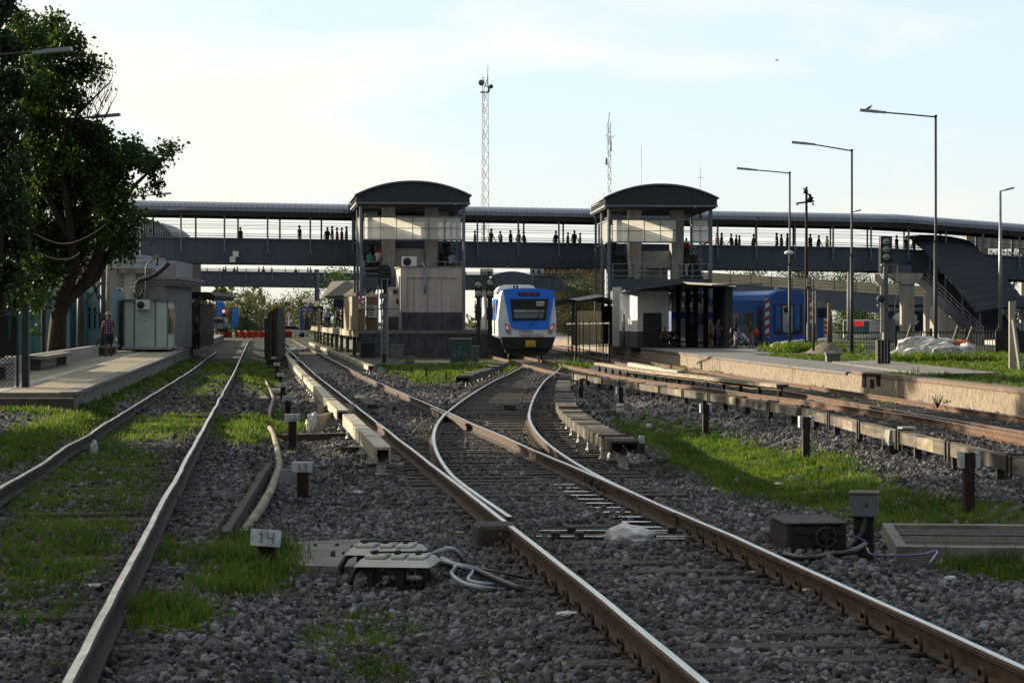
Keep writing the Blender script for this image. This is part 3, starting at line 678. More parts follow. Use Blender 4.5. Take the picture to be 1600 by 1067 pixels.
# ------------------------------------------------------------------ stair towers
m_corr = M('tower_cladding', (.040, .050, .060), .6, .15, .12, .8, .1, 18)
def tower(label, loc, rz=TH, open_panel=False):
    t = thing('stair_tower', label, 'stair tower', loc, rz)
    Wd, D, z0 = 6.95, 10.4, 0
    n = 16; arch = []
    for i in range(n + 1):
        u = -.4 + (Wd + .8) * i / n; q = (u - Wd/2) / (Wd/2 + .4); arch.append((u, 10.12 + .93 * (1 - abs(q) ** 2.1)))
    mb = MB(); vs, fs = [], []
    for v in (-.75, D + .7):
        for u, z in arch: vs.append((u, v, z))
        for u, z in arch: vs.append((u, v, z + .1))
    m_ = n + 1
    for i in range(n):
        fs += [(m_+i, m_+i+1, 3*m_+i+1, 3*m_+i), (i+1, i, 2*m_+i, 2*m_+i+1), (i, i+1, m_+i+1, m_+i), (2*m_+i+1, 2*m_+i, 3*m_+i, 3*m_+i+1)]
    fs += [(0, m_, 3*m_, 2*m_), (n, 2*m_+n, 3*m_+n, m_+n)]
    mb.add(vs, fs); part('roof', mb, m_bglight, t)
    mb = MB(); arch2 = [(u * .965 + .12, z - .005) for u, z in arch]
    poly = [(arch2[0][0], 9.72)] + [(arch2[-1][0], 9.72)] + list(reversed(arch2))
    mbb = MB(); mbb.prism(poly, 'y', D + .4, D + .5); part('gable_panel', mbb, m_corr, t)
    for v in (-.55,):
        mb.prism(poly, 'y', v, v + .1)
        if v < 0:
            k = 0
            while -.2 + k * .3 < Wd + .2:
                u = -.2 + k * .3; zt = 10.12 + .93 * (1 - abs((u - Wd/2) / (Wd/2 + .4)) ** 2.1) - .06; mb.box(u, u + .05, v - .025, v, 9.74, zt); k += 1
    part('gable_panel', mb, m_corr, t)
    for u in (-.28, Wd + .18):
        mb = MB(); mb.box(u, u + .1, -.45, D + .4, 9.72, 10.08)
        for k in range(34): mb.box(u - .02, u + .12, -.4 + k*.32, -.35 + k*.32, 9.74, 10.06)
        part('side_fascia', mb, m_corr, t)
    mb = MB(); mb.box(-.32, Wd + .32, -.62, -.52, 9.58, 9.72); mb.box(-.32, -.22, -.52, D + .5, 9.58, 9.72); mb.box(Wd + .22, Wd + .32, -.52, D + .5, 9.58, 9.72); part('trim', mb, m_bglight, t)
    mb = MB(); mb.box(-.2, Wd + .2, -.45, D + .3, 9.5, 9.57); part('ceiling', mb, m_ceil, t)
    cm = MB(); cm.box(-.08, .08, -.08, .08, .4, 9.5)
    pr = None
    for u, v in ((.05, 0), (.05, .55), (Wd - .05, 0), (Wd - .05, .55), (.05, 5.2), (.05, 5.75), (.05, D), (Wd - .05, 5.5), (Wd - .05, D)):
        if pr is None: pr = part('column', cm, m_bglight, t, (u, v, 0))
        else: c = pr.copy(); COL.objects.link(c); c.location = (u, v, 0)
    mb = MB()
    for z in (7.25, 8.78):
        mb.box(.13, Wd - .13, -.04, .05, z - .05, z + .05); mb.box(.0, .08, .63, D - .08, z - .04, z + .04)
        mb.box(Wd - .1, Wd - .02, .63, D - .08, z - .04, z + .04)
    np_ = 6; pw = (Wd - .5) / np_
    for k in range(np_ + 1): mb.box(.25 + k*pw - .025, .25 + k*pw + .025, -.05, .0, 7.3, 8.73)
    mb.box(.25, Wd - .25, -.05, -.01, 8.0, 8.04)
    part('glass_frame', mb, m_bglight, t)
    for k in range(np_):
        if open_panel and k == 4: continue
        mb = MB(); mb.box(.25 + k*pw + .03, .25 + (k+1)*pw - .03, -.0, .015, 7.3, 8.72); part('glass_panel', mb, m_frost, t)
    mb = MB(); mb.box(.02, .05, .7, 5.1, 7.3, 8.7); part('glass_panel', mb, m_frost, t)
    for s in (-1, 1):                                            # two concrete piers that carry the flights
        uc = Wd/2 + s * 1.45
        mb = MB(); a0, a1, b0, b1 = (uc - .42, uc + .42, uc - .22, uc + .22)
        vs = [(b0, 2.4, .4), (b1, 2.4, .4), (b1, 3.4, .4), (b0, 3.4, .4), (a0, 2.2, 7.2), (a1, 2.2, 7.2), (a1, 3.6, 7.2), (a0, 3.6, 7.2), (a0, 2.2, 9.5), (a1, 2.2, 9.5), (a1, 3.6, 9.5), (a0, 3.6, 9.5)]
        fs = [(3,2,1,0)] + [(i, (i+1) % 4, (i+1) % 4 + 4, i+4) for i in range(4)] + [(i+4, (i+1) % 4 + 4, (i+1) % 4 + 8, i+8) for i in range(4)] + [(8,9,10,11)]
        mb.add(vs, fs); part('pier', mb, m_concl, t)
    mb = MB(); mb.box(Wd/2 - 1.0, Wd/2 + 1.0, 3.0, 3.2, 5.6, 6.75); mb.box(Wd/2 - 1.0, Wd/2 + 1.0, 4.2, 4.35, 3.9, 5.5); part('landing_wall', mb, m_pale, t)
    mb = MB(); mb.box(.12, Wd - .12, -.1, 2.1, 4.0, 4.78); part('landing', mb, m_bluegrey, t)
    for u0, u1 in ((.35, 1.85), (5.1, 6.6)):
        mb = MB(); ns = 11
        for k in range(ns): mb.box(u0, u1, 2.1 + k*.52, 2.1 + k*.52 + .56, 4.78 + k*.164 - .05, 4.78 + (k+1)*.164)
        for u in (u0 - .05, u1): mb.beam((u + .025, 2.0, 4.7), (u + .025, 7.8, 6.5), .05, .34)
        part('stair_flight', mb, m_bgdark, t)
        mb = MB()
        for u in (u0 - .03, u1 + .03):
            mb.beam((u, 2.1, 5.75), (u, 7.8, 7.5), .05, .05); mb.beam((u, 2.1, 5.3), (u, 7.8, 7.05), .035, .035)
            for k in range(5): mb.beam((u, 2.2 + k*1.35, 4.85 + k*.42), (u, 2.2 + k*1.35, 5.78 + k*.42), .045, .045)
        part('handrail', mb, m_bglight, t)
    mb = MB()
    for k in range(20): mb.box(2.2, 4.75, 2.2 + k*.36, 2.2 + k*.36 + .38, 4.6 - k*.18 - .16, 4.6 - k*.18)
    part('stair_flight', mb, m_bgdark, t)
    mb = MB()
    for z in (5.0, 5.35, 5.8): mb.box(.2, Wd - .2, -.08, -.04, z - .02, z + .02)
    for k in range(7): mb.box(.25 + k*1.07, .3 + k*1.07, -.08, -.04, 4.78, 5.8)
    part('railing', mb, m_galv, t)
    mb = MB(); mb.box(.6, 1.5, 6.5, 10, 9.2, 9.45); mb.box(5.4, 6.4, 6.5, 10, 9.2, 9.45); part('ceiling_duct', mb, m_galv, t)
    mb = MB(); mb.box(-.1, Wd + .1, D - .2, D + .6, 5.95, 6.58); part('deck_landing', mb, m_bluegrey, t)
    return t
p1 = W(563, 0, 157); p2 = W(951, 0, 158.5)
tower('stair tower above the grey equipment room, its milky panels lit warm on the left half', (p1.x, p1.y, 0))
tower('stair tower above the right hand platform shelter, with one open bay among its milky panels', (p2.x, p2.y, -.12), R(3.0), open_panel=True)
# small arched stair roof far behind the train
def archroof():
    Y = 262; c = W(800, 0, Y); wd = 64 * Y / F; t = thing('stair_tower', 'distant grey arched stair roof showing above the waiting train', 'stair tower', (c.x, Y, 0), R(3))
    zt, ze, zb = W(0, 424, Y).z, W(0, 431, Y).z, W(0, 447, Y).z; n = 12
    arch = [(-wd/2 + wd*i/n, ze + (zt - ze) * (1 - abs(2*i/n - 1) ** 2)) for i in range(n+1)]
    mb = MB(); mb.prism([(-wd/2, zb), (wd/2, zb)] + list(reversed(arch)), 'y', 0, 6); part('gable_panel', mb, m_bluegrey, t)
    mb = MB()
    for x in (-wd/2 + .2, wd/2 - .2):
        for y in (.3, 5.7): mb.box(x - .15, x + .15, y - .15, y + .15, 0, zb)
    part('column', mb, m_bglight, t)
archroof()
# ------------------------------------------------------------------ covered stair at the right end of the bridge
def covered_stair():
    TL, TRt, BR, BL = W(1412, 352, 180.5), W(1502, 357, 182), W(1612, 481, 164), W(1526, 488, 162)
    o = (TL + TRt) / 2; t = thing('covered_staircase', 'dark curved-roof staircase descending from the right end of the footbridge', 'staircase', (BL.x, BL.y, .2))
    n = 26; k_ = 8; mb = MB(); vs, fs = [], []
    for i in range(n + 1):
        f = i / n; a = TL.lerp(BL, f); b = TRt.lerp(BR, f); g = .9 * math.exp(-f * 9)
        for j in range(k_ + 1):
            q = j / k_; p = a.lerp(b, q); p = p + Vector((0, 0, .20 * math.sin(math.pi * q) - g + (.04 if i % 2 else 0))); vs.append(p)
    for i in range(n):
        for j in range(k_): fs.append((i*(k_+1)+j, (i+1)*(k_+1)+j, (i+1)*(k_+1)+j+1, i*(k_+1)+j+1))
    m = len(vs); vs += [v - Vector((0, 0, .14)) for v in vs]; fs += [tuple(reversed([i + m for i in f])) for f in fs]
    for i in range(n):
        for j in (0, k_): a = i*(k_+1)+j; b = (i+1)*(k_+1)+j; fs.append((a, b, b+m, a+m) if j else (b, a, a+m, b+m))
    for j in range(k_):
        a = j; fs.append((a, a+1, a+1+m, a+m)); a = n*(k_+1)+j; fs.append((a+1, a, a+m, a+1+m))
    mb.add(vs, fs); part('roof', mb, m_roofdark, t, world=True)
    dn = Vector((0, 0, -2.65)); a0, a1, b0, b1 = TL.lerp(TRt, .12) + dn + Vector((0, 0, -.7)), TL.lerp(TRt, .88) + dn + Vector((0, 0, -.7)), BL.lerp(BR, .12) + Vector((0, 0, -2.1)), BL.lerp(BR, .88) + Vector((0, 0, -2.1))
    mb = MB(); ns = 34
    for i in range(ns):
        f0, f1 = i/ns, (i+1.1)/ns; p, q, r_, s_ = a0.lerp(b0, f0), a1.lerp(b1, f0), a1.lerp(b1, f1), a0.lerp(b0, f1)
        z = p.z; vs = [(p.x,p.y,z), (q.x,q.y,z), (r_.x,r_.y,z), (s_.x,s_.y,z)]; mb.slab([vs[3], vs[2], vs[1], vs[0]], -.2)
    part('stair_flight', mb, m_dplinth, t, world=True)
    for p, q in ((a0, b0), (a1, b1)):
        mb = MB(); mb.beam(p + Vector((0,0,-.1)), q + Vector((0,0,-.1)), .12, .75); part('stringer', mb, m_bluegrey, t, world=True)
        mb = MB()
        for h in (.45, .75, 1.05): mb.beam(p + Vector((0,0,h)), q + Vector((0,0,h)), .05, .05)
        for i in range(13): w = p.lerp(q, i/12); mb.beam(w, w + Vector((0,0,1.1)), .05, .05)
        part('handrail', mb, m_galv, t, world=True)
    for i in range(5):
        for c, dd, rr in ((TL, BL, a0), (TRt, BR, a1)):
            f = .06 + i * .225; top = c.lerp(dd, f) + Vector((0, 0, -.15 - (.9 * math.exp(-f*9)))); q = rr.lerp(b0 if c is TL else b1, f)
            mb = MB(); mb.beam((q.x, q.y, q.z - .5), (q.x, q.y, top.z), .12, .12); part('post', mb, m_bglight, t, world=True)
    # supporting piers
    def pier(x0, x1, ytop, Y, cap=None):
        a, b = W(x0, ytop, Y), W(x1, ytop, Y); mb = MB(); mb.box(a.x, b.x, Y, Y + .9, 0, a.z)
        if cap:
            c0, c1, c2 = W(cap[0], cap[2], Y), W(cap[1], cap[2], Y), W(0, cap[3], Y)
            mb.prism([(a.x, a.z), (b.x, a.z), (c1.x, a.z + .55), (c1.x, c0.z), (c0.x, c0.z), (c0.x, a.z + .55)], 'y', Y - .15, Y + 1.2)
        part('pier', mb, m_concl, t, world=True)
    pier(1409, 1429, 444, 172, (1390, 1442, 427, 0)); pier(1446, 1459, 458, 170)
    mb = MB(); q0, q1 = W(1398, 414, 172), W(1424, 428, 172); mb.box(q0.x, q1.x, 172, 173.5, q1.z, q0.z); part('bearing', mb, m_bluegrey, t, world=True)
    mb = MB(); q = W(1500, 490, 166); mb.prism([(q.x-1.5, .2), (q.x+1.3, .2), (q.x-1.5, 2.9)], 'y', 166, 169.5); part('abutment', mb, m_concl, t, world=True)
covered_stair()
# pillar carrying the left end of the bridge
mb = MB(); a, b = W(192, 430, 164), W(218, 430, 164); mb.box(a.x, b.x, 164.5, 166, 0, 5.85); mb.box(a.x - .6, b.x + .6, 164.3, 166.4, 5.2, 5.86)
world_single('bridge_pier', mb, m_concl, 'pale concrete pier under the left end of the footbridge', 'pier')

for px, py in ((368.5, 397), (363.5, 405.5)):
    sL = on_bridge(px); Yb = BO[1] + sL*math.sin(BA); p = W(px, py, Yb - .2); q = MB(); q.box(p.x - .2, p.x + .2, p.y - .12, p.y + .1, p.z - .2, p.z + .2, 0, .01); part('junction_box', q, m_mint, bridge, world=True)
# ------------------------------------------------------------------ people
def person_parts(pose):
    # joints of a 1.72 m figure facing -Y
    J = {}; P = pose; hz = P.get('hip', .92); lean = P.get('lean', 0.0)
    J['pelvis'] = Vector((0, 0, hz)); up = Vector((0, -math.sin(lean), math.cos(lean)))
    J['waist'] = J['pelvis'] + up * .14; J['chest'] = J['pelvis'] + up * .36; J['neck'] = J['pelvis'] + up * .53
    hd = P.get('head', lean * .4); uh = Vector((0, -math.sin(hd), math.cos(hd)))
    J['throat'] = J['neck'] + uh * .05; J['jaw'] = J['neck'] + uh * .115 + Vector((0, -.018, 0)); J['brow'] = J['neck'] + uh * .19; J['crown'] = J['neck'] + uh * .262
    V, E, RAD, LAB = [], [], [], []
    def av(p, r, lab): V.append(Vector(p)); RAD.append(r); LAB.append(lab); return len(V) - 1
    def chain(start, pts):
        q = start
        for p, r, l in pts: i = av(p, r, l); E.append((q, i)); q = i
        return q
    pel = av(J['pelvis'], (.155, .11), 'hip'); wa = chain(pel, [(J['waist'], (.14, .10), 'torso')]); ch = chain(wa, [(J['chest'], (.165, .115), 'torso')]); ne = chain(ch, [(J['neck'] - up*.05, (.09, .07), 'torso')])
    chain(ne, [(J['throat'], (.050, .054), 'neck'), (J['jaw'], (.070, .086), 'head'), (J['brow'], (.086, .106), 'head'), (J['crown'], (.058, .074), 'head')])
    for s, (kx, ky, kz), (fx, fy, fz) in ((-1, P['knL'], P['ftL']), (1, P['knR'], P['ftR'])):
        k = Vector((s*.10 + kx, ky, kz)); f = Vector((s*.10 + fx, fy, fz)); h0 = J['pelvis'] + Vector((s*.095, 0, -.06))
        d = (f - k).normalized()
        fwd = Vector((s*.03, -1, 0)).normalized()
        chain(pel, [(h0, (.098, .105), 'hip'), (h0.lerp(k, .5), (.078, .082), 'thigh'), (k, (.055, .06), 'knee'), (k.lerp(f, .4), (.052, .058), 'shin'), (f, (.036, .042), 'shin'), (f + fwd*.06 + Vector((0,0,-.035)), (.042, .034), 'foot'), (f + fwd*.16 + Vector((0,0,-.045)), (.036, .024), 'foot')])
    for s, el, ha in ((-1, P['elL'], P['haL']), (1, P['elR'], P['haR'])):
        sh = J['neck'] + Vector((s*.165, 0, -.075)) - up*.0; e = sh + Vector((s*abs(el[0]) if el[0] >= 0 else s*el[0], el[1], el[2])); h = e + Vector((s*ha[0], ha[1], ha[2])); d = (h - e).normalized()
        sd_ = d.cross(Vector((1, 0, 0)) if abs(d.x) < .8 else Vector((0, 1, 0))).normalized(); nrm = d.cross(sd_)
        w = chain(ch, [(sh, (.06, .062), 'uparm'), (sh.lerp(e, .5), (.048, .05), 'uparm'), (e, (.038, .04), 'farm'), (e.lerp(h, .4), (.036, .037), 'farm'), (h, (.024, .028), 'farm'), (h + d*.05, (.022, .038), 'hand')])
        for q, ln in ((-.028, .072), (-.009, .085), (.010, .08), (.028, .062)):
            b0 = h + d*.085 + sd_*q; chain(w, [(b0, (.0095, .0095), 'hand'), (b0 + d*ln*.55 + nrm*.012, (.0085, .0085), 'hand'), (b0 + d*ln*.85 + nrm*.034, (.007, .007), 'hand')])
        chain(w, [(h + d*.045 + sd_*-.042, (.011, .011), 'hand'), (h + d*.085 + sd_*-.058 + nrm*.01, (.009, .009), 'hand')])
    me = bpy.data.meshes.new('person_body'); me.from_pydata([v[:] for v in V], E, [])
    o = bpy.data.objects.new('tmp', me); COL.objects.link(o)
    sk = o.modifiers.new('s', 'SKIN'); sk.use_smooth_shade = True
    for i, r_ in enumerate(RAD): me.skin_vertices[0].data[i].radius = r_
    me.skin_vertices[0].data[0].use_root = True
    sb = o.modifiers.new('b', 'SUBSURF'); sb.levels = 1; sb.render_levels = 1
    dg = bpy.context.evaluated_depsgraph_get(); ev = o.evaluated_get(dg); m2 = ev.to_mesh()
    co = np.array([v.co[:] for v in m2.vertices]); no = np.array([v.normal[:] for v in m2.vertices]); fs = [tuple(p.vertices) for p in m2.polygons]
    ev.to_mesh_clear(); bpy.data.objects.remove(o); bpy.data.meshes.remove(me)
    # label of the nearest bone for each vertex
    A = np.array([V[a][:] for a, b in E]); B = np.array([V[b][:] for a, b in E]); el_ = [LAB[b] for a, b in E]
    AB = B - A; L2 = (AB**2).sum(1)
    tt = np.clip(((co[:, None] - A[None]) * AB[None]).sum(2) / L2[None], 0, 1); dd = np.linalg.norm(A[None] + AB[None]*tt[..., None] - co[:, None], axis=2)
    rb = np.array([sum(RAD[b]) / 2 for a, b in E]) + .02; bi = (dd / rb[None]).argmin(1); lab = [el_[i] for i in bi]; tv = tt[np.arange(len(co)), bi]
    return co, no, fs, lab, tv, J, uh
def shell(co, no, fs, pick, off, loose=None):
    keep = [f for f in fs if sum(pick(i) for i in f) >= (len(f) + 1) // 2 + (1 if len(f) > 3 else 0)]
    ids = sorted({i for f in keep for i in f}); mp_ = {a: b for b, a in enumerate(ids)}
    mb = MB(); mb.add([tuple(co[i] + no[i] * (off if not loose else off * loose(i))) for i in ids], [tuple(mp_[i] for i in f) for f in keep], 0, True); return mb
STAND = dict(knL=(0, -.01, .50), ftL=(0, 0, .075), knR=(.01, -.02, .50), ftR=(.02, .01, .075), elL=(.05, .02, -.29), haL=(.0, -.05, -.25), elR=(.05, .02, -.29), haR=(.0, -.06, -.25))
WALK = dict(lean=.05, knL=(0, -.16, .51), ftL=(0, -.24, .085), knR=(0, .03, .50), ftR=(0, .30, .12), elL=(.04, .12, -.27), haL=(.0, .02, -.26), elR=(.04, -.10, -.27), haR=(-.01, -.14, -.21))
TALK = dict(knL=(-.02, -.02, .50), ftL=(-.03, 0, .075), knR=(.03, -.05, .50), ftR=(.05, -.02, .075), elL=(.05, .0, -.28), haL=(-.10, -.20, .05), elR=(.05, .03, -.29), haR=(-.03, -.08, -.24), head=.2)
CLIMB = dict(lean=.14, knL=(0, -.30, .66), ftL=(0, -.26, .26), knR=(0, .02, .50), ftR=(0, .16, .09), elL=(.05, .1, -.27), haL=(0, -.08, -.24), elR=(.05, -.12, -.26), haR=(-.02, -.18, -.12))
SIT = dict(hip=.50, lean=.22, knL=(-.03, -.42, .50), ftL=(-.03, -.40, .075), knR=(.03, -.42, .50), ftR=(.04, -.34, .075), elL=(.06, -.10, -.26), haL=(-.06, -.22, -.05), elR=(.06, -.10, -.26), haR=(-.05, -.22, -.05), head=.35)
BIKE = dict(lean=.12, knL=(-.01, -.05, .50), ftL=(-.02, 0, .075), knR=(.02, .03, .50), ftR=(.03, .08, .075), elL=(.04, -.16, -.22), haL=(-.04, -.24, -.04), elR=(.04, -.14, -.23), haR=(-.04, -.24, -.05), head=.1)
STROLL = dict(lean=.03, knL=(0, -.10, .51), ftL=(0, -.10, .08), knR=(0, .0, .50), ftR=(0, .16, .09), elL=(.09, .03, -.28), haL=(.03, -.02, -.26), elR=(.09, .0, -.28), haR=(.02, -.07, -.24))
PCACHE = {}
def person_proto(key, pose, shorts=False, longsleeve=False, longhair=False):
    if key in PCACHE: return PCACHE[key]
    co, no, fs, lab, tv, J, uh = person_parts(pose)
    b = MB(); b.add([tuple(c) for c in co], fs, 0, True); out = {'body': b}
    sl = ('uparm', 'farm') if longsleeve else ('uparm',)
    pz = J['pelvis'].z
    out['shirt'] = shell(co, no, fs, lambda i: (lab[i] == 'torso') or lab[i] in sl or (lab[i] == 'hip' and co[i][2] > pz - .02), .018)
    leg = lambda i: lab[i] in ('hip', 'thigh', 'knee') or (lab[i] == 'shin' and not shorts)
    out['shorts' if shorts else 'trousers'] = shell(co, no, fs, leg, .024 if shorts else .016)
    out['shoes'] = shell(co, no, fs, lambda i: lab[i] == 'foot', .012)
    nk = J['brow']; fd = Vector((0, -1, 0))
    def hp(i):
        if lab[i] != 'head' and not (longhair and lab[i] in ('neck',) and co[i][1] > J['neck'].y): return False
        p = Vector(co[i]) - nk; return p.y > -.035 and p.z > (-.16 if longhair and p.y > .02 else -.055) or p.z > .03
    out['hair'] = shell(co, no, fs, hp, .016)
    ms = {k: v.mesh(k, [m_skin]) for k, v in out.items()}
    PCACHE[key] = (ms, J); return PCACHE[key]
def cloth(name, c): return M('cloth_' + name, c, .9, 0, .2, 9, .15, 30)
CL = {k: cloth(k, c) for k, c in dict(black=(.014, .014, .016), navy=(.018, .024, .055), grey=(.10, .10, .11), white=(.62, .62, .63), red=(.36, .02, .03), green=(.02, .25, .16), olive=(.13, .12, .06), sky=(.30, .40, .55), purple=(.06, .035, .16), brown=(.09, .055, .035), denim=(.05, .07, .12), khaki=(.26, .22, .15), blue=(.02, .05, .28), pink=(.45, .18, .20)).items()}
SHRED = ['black', 'navy', 'grey', 'white', 'red', 'olive', 'sky', 'purple', 'brown', 'blue']
def person(label, loc, rz, pose='stand', shirt='black', legs='denim', h=1.72, skin=None, group=None, hair=None, **kw):
    pz = dict(stand=STAND, walk=WALK, talk=TALK, climb=CLIMB, sit=SIT, bike=BIKE, stroll=STROLL)[pose]
    ms, J = person_proto((pose,) + tuple(sorted(kw.items())), pz, **kw)
    t = thing('person', label, 'person', loc, rz, group); t.scale = (h / 1.72,) * 3
    mt = dict(body=skin or m_skin, shirt=CL[shirt], trousers=CL[legs], shorts=CL[legs], shoes=CL['black'], hair=hair or m_hair)
    for k, me in ms.items():
        o = bpy.data.objects.new(k, me); COL.objects.link(o); o.parent = t
        o.material_slots[0].link = 'OBJECT'; o.material_slots[0].material = mt[k]
    return t, J
# ------------------------------------------------------------------ conductor rail covers
def cover(name, label, relf, y0, y1, topz, mats, seg=1.6, wid=.20, hgt=.24, roofm=None, drop=True, supports=True, gapf=None, insul=True, jit=.012, group=None):
    P0 = Vector((TR(relf(y0), y0), y0, zr(y0) - .2)); t = thing(name, label, 'rail cover', P0, 0, group)
    mb = rail_mb([Vector((TR(relf(y), y), y, zr(y) + topz - .10)) for y in yr(y0 + .1, y1, 1.5)], [(-.03, 0), (.03, 0), (.03, -.09), (-.03, -.09)], 0, 1, 1); part('conductor_rail', mb, (m_oldsteel, m_rust), t, world=True)
    pr = MB(); y = y0; k = 0; bd = MB(); nb = 0
    while y < y1 - .05:
        ye = min(y + seg, y1); a = Vector((TR(relf(y), y), y, zr(y) + topz + rnd.uniform(-jit, jit))); b = Vector((TR(relf(ye), ye), ye, zr(ye) + topz + rnd.uniform(-jit, jit)))
        d = (b - a).normalized(); b2 = b - d * .012; s = Vector((d.y, -d.x, 0)).normalized() * (wid/2)
        q = MB(); q.slab([a - s, a + s, b2 + s, b2 - s], .035)
        if drop:
            for sg in (-1, 1):
                o_ = s * sg * 1.06; q.beam(a + o_ - Vector((0,0,hgt/2)), b2 + o_ - Vector((0,0,hgt/2)), .03, hgt)
        nb += 1
        if nb <= 90: part('cover_board', q, mats[k % len(mats)], t, world=True)
        else: bd.join(q)
        k += 1; y = ye
    if bd.v: o = part('cover_board', bd, mats[0], t, world=True); o['kind'] = 'stuff'
    if supports:
        y = y0 + .35; n = 0
        while y < y1 and n < 60:
            c = Vector((TR(relf(y), y), y, zr(y) + topz)); q = MB()
            if insul: q.lathe([(.085, 0), (.09, .03), (.05, .045), (.08, .07), (.045, .09), (.07, .12), (.04, .14)], (c.x, c.y, zr(y) - .17), 10)
            q.box(c.x - .05, c.x + .05, c.y - .05, c.y + .05, zr(y) - .17, c.z - .16)
            part('insulator', q, m_porc if insul else m_darkiron, t, world=True); y += 2.6; n += 1
    return t
HGm = .873
cover('third_rail_cover', 'long straight beige conductor rail cover beside the main track, running far away', lambda y: -HGm - .64, 44.5, 240, .23, [m_beige], 2.2, .18, .18, supports=True)
cover('third_rail_cover', 'short end length of beige conductor rail cover beside the main track, nearest the camera', lambda y: -HGm - .62, 30.6, 42.2, .23, [m_beige], 1.4, .17, .20)
cover('third_rail_cover', 'beige conductor rail cover under the high platform edge, right of the main track', lambda y: HGm + .8, 100, 215, .2, [m_beige, m_plankpale], 4, .22, .2)
cover('third_rail_cover', 'dark curved wooden conductor rail cover with gapped boards following the branch track', lambda y: div(y) + HGm + .72, 31.8, 80, .24, [m_plankd, m_plank, m_plankd], .42, .34, .16, drop=True, jit=.022)
cover('third_rail_cover', 'dark low wooden conductor rail cover on the left side of the curved branch track', lambda y: div(y) - HGm - .85, 77, 106, .22, [m_plankd], 1.1, .4, .2, jit=.03)
def cover_wood():
    relf = lambda y: spl(CR, y) - 2.45
    t = cover('third_rail_cover', 'long weathered timber side board cover along the rusty orange rail above the ditch', relf, 24, 84, .19, [m_plank, m_plank, m_plankpale, m_plank, m_plankd, m_plank], 1.15, .15, .17, insul=False, jit=.006)
    for y in yr(25, 82, 3.4):                    # pairs of dark iron straps
        for o in (0, .22):
            q = MB(); c = Vector((TR(relf(y + o) - .105, y + o), y + o, zr(y) + .19)); q.box(c.x - .012, c.x + .012, c.y - .035, c.y + .035, c.z - .26, c.z + .02); q.box(c.x, c.x + .22, c.y - .03, c.y + .03, c.z + .024, c.z + .044); part('strap', q, m_darkiron, t, world=True)
cover_wood()
cover('third_rail_cover', 'pale flat-topped conductor rail cover beyond the orange rail, ending in a sloped nose', lambda y: spl(CR, y) + .72, 64, 104, .27, [m_plankpale], 5, .3, .10, insul=False)
cover('third_rail_cover', 'short pale box cover beside the right hand track with small black posts', lambda y: spl(DL, y) - .85, 86, 104, .25, [m_beige], 5, .25, .25, insul=False)

# ------------------------------------------------------------------ numbered marker posts
DIG = {'0': [(0,0,1,0),(1,0,1,2),(1,2,0,2),(0,2,0,0)], '1': [(.5,0,.5,2),(.15,1.6,.5,2)], '2': [(0,2,1,2),(1,2,1,1.1),(1,1.1,0,0),(0,0,1,0)], '3': [(0,2,1,2),(1,2,1,0),(1,0,0,0),(.2,1.05,1,1.05)],
       '4': [(0,2,0,1),(0,1,1,1),(1,2,1,0)], '7': [(0,2,1,2),(1,2,.4,0)], '8': [(0,0,1,0),(1,0,1,2),(1,2,0,2),(0,2,0,0),(0,1,1,1)], '9': [(1,0,1,2),(1,2,0,2),(0,2,0,1),(0,1,1,1)], '6': [(1,2,0,2),(0,2,0,0),(0,0,1,0),(1,0,1,1),(1,1,0,1)], '5': [(1,2,0,2),(0,2,0,1.1),(0,1.1,1,1),(1,1,1,0),(1,0,0,0)]}
def digits(txt, w, h, y, z0, x0=None):
    mb = MB(); x = x0 if x0 is not None else -(len(txt) * w * 1.5 - w * .5) / 2
    for ch in txt:
        for (a, b, c, d) in DIG.get(ch, []): mb.beam((x + a*w, y, z0 + b*h/2), (x + c*w, y, z0 + d*h/2), .004, h*.14, 0, (0, -1, 0))
        x += w * 1.5
    return mb
def marker(px, ytop, ybot, dz, label, num, plw=.25, plh=.12, tilt=0, pw=.13, dark=False, tiltx=0):
    b = G(px, ybot, dz); sc = b.y / F; H = (ybot - ytop) * sc
    t = thing('marker_post', label, 'marker post', (b.x, b.y, b.z - .02), R(rnd.uniform(-4, 4)), 'numbered white plates on rusty posts left of the main track')
    mb = MB(); mb.box(-pw/2, pw/2, -.03, -.015, -.1, H - plh*.3); mb.box(-pw/2, -pw/2 + .015, -.015, .08, -.1, H - plh*.3); mb.box(pw/2 - .015, pw/2, -.015, .08, -.1, H - plh*.3); part('post', mb, m_postrust, t)
    mb = MB(); mb.box(-plw/2, plw/2, -.05, -.035, H - plh, H, 0, .004)
    mb.box(-plw/2, plw/2, -.035, .05, H - .012, H + .002)
    rot = Matrix.Translation((0, 0, H)) @ Matrix.Rotation(tilt, 4, 'Y') @ Matrix.Rotation(tiltx, 4, 'X') @ Matrix.Translation((0, 0, -H))
    p = part('plate', mb.xf(rot), m_plate, t); part('numeral', digits(num, plh*.34, plh*.62, -.054, H - plh*.82).xf(rot), m_rust2 if num == '14' else m_numb, p)
marker(417, 825, 885, -.16, 'nearest numbered marker post with a scratched white plate tilted beside the grass tuft', '14', .245, .14, R(4), .14, tiltx=R(-18))
marker(473, 719, 772, -.22, 'rusty marker post with a white plate reading 13', '13')
marker(457, 645, 698, -.22, 'rusty marker post with a white plate reading 12', '12')
marker(450, 617, 646, -.22, 'rusty marker post with a white plate reading 11', '11')
marker(442, 597, 622, -.22, 'marker post with white plate just beyond the one numbered 11', '10')
marker(438.5, 582, 602, -.22, 'marker post with white plate, second beyond the one numbered 11', '9')
marker(433, 566, 592, -.22, 'marker post with white plate, third beyond the one numbered 11', '8')
marker(428, 557, 576, -.22, 'farthest small numbered marker post near the charred timber stub', '7', .24, .1)
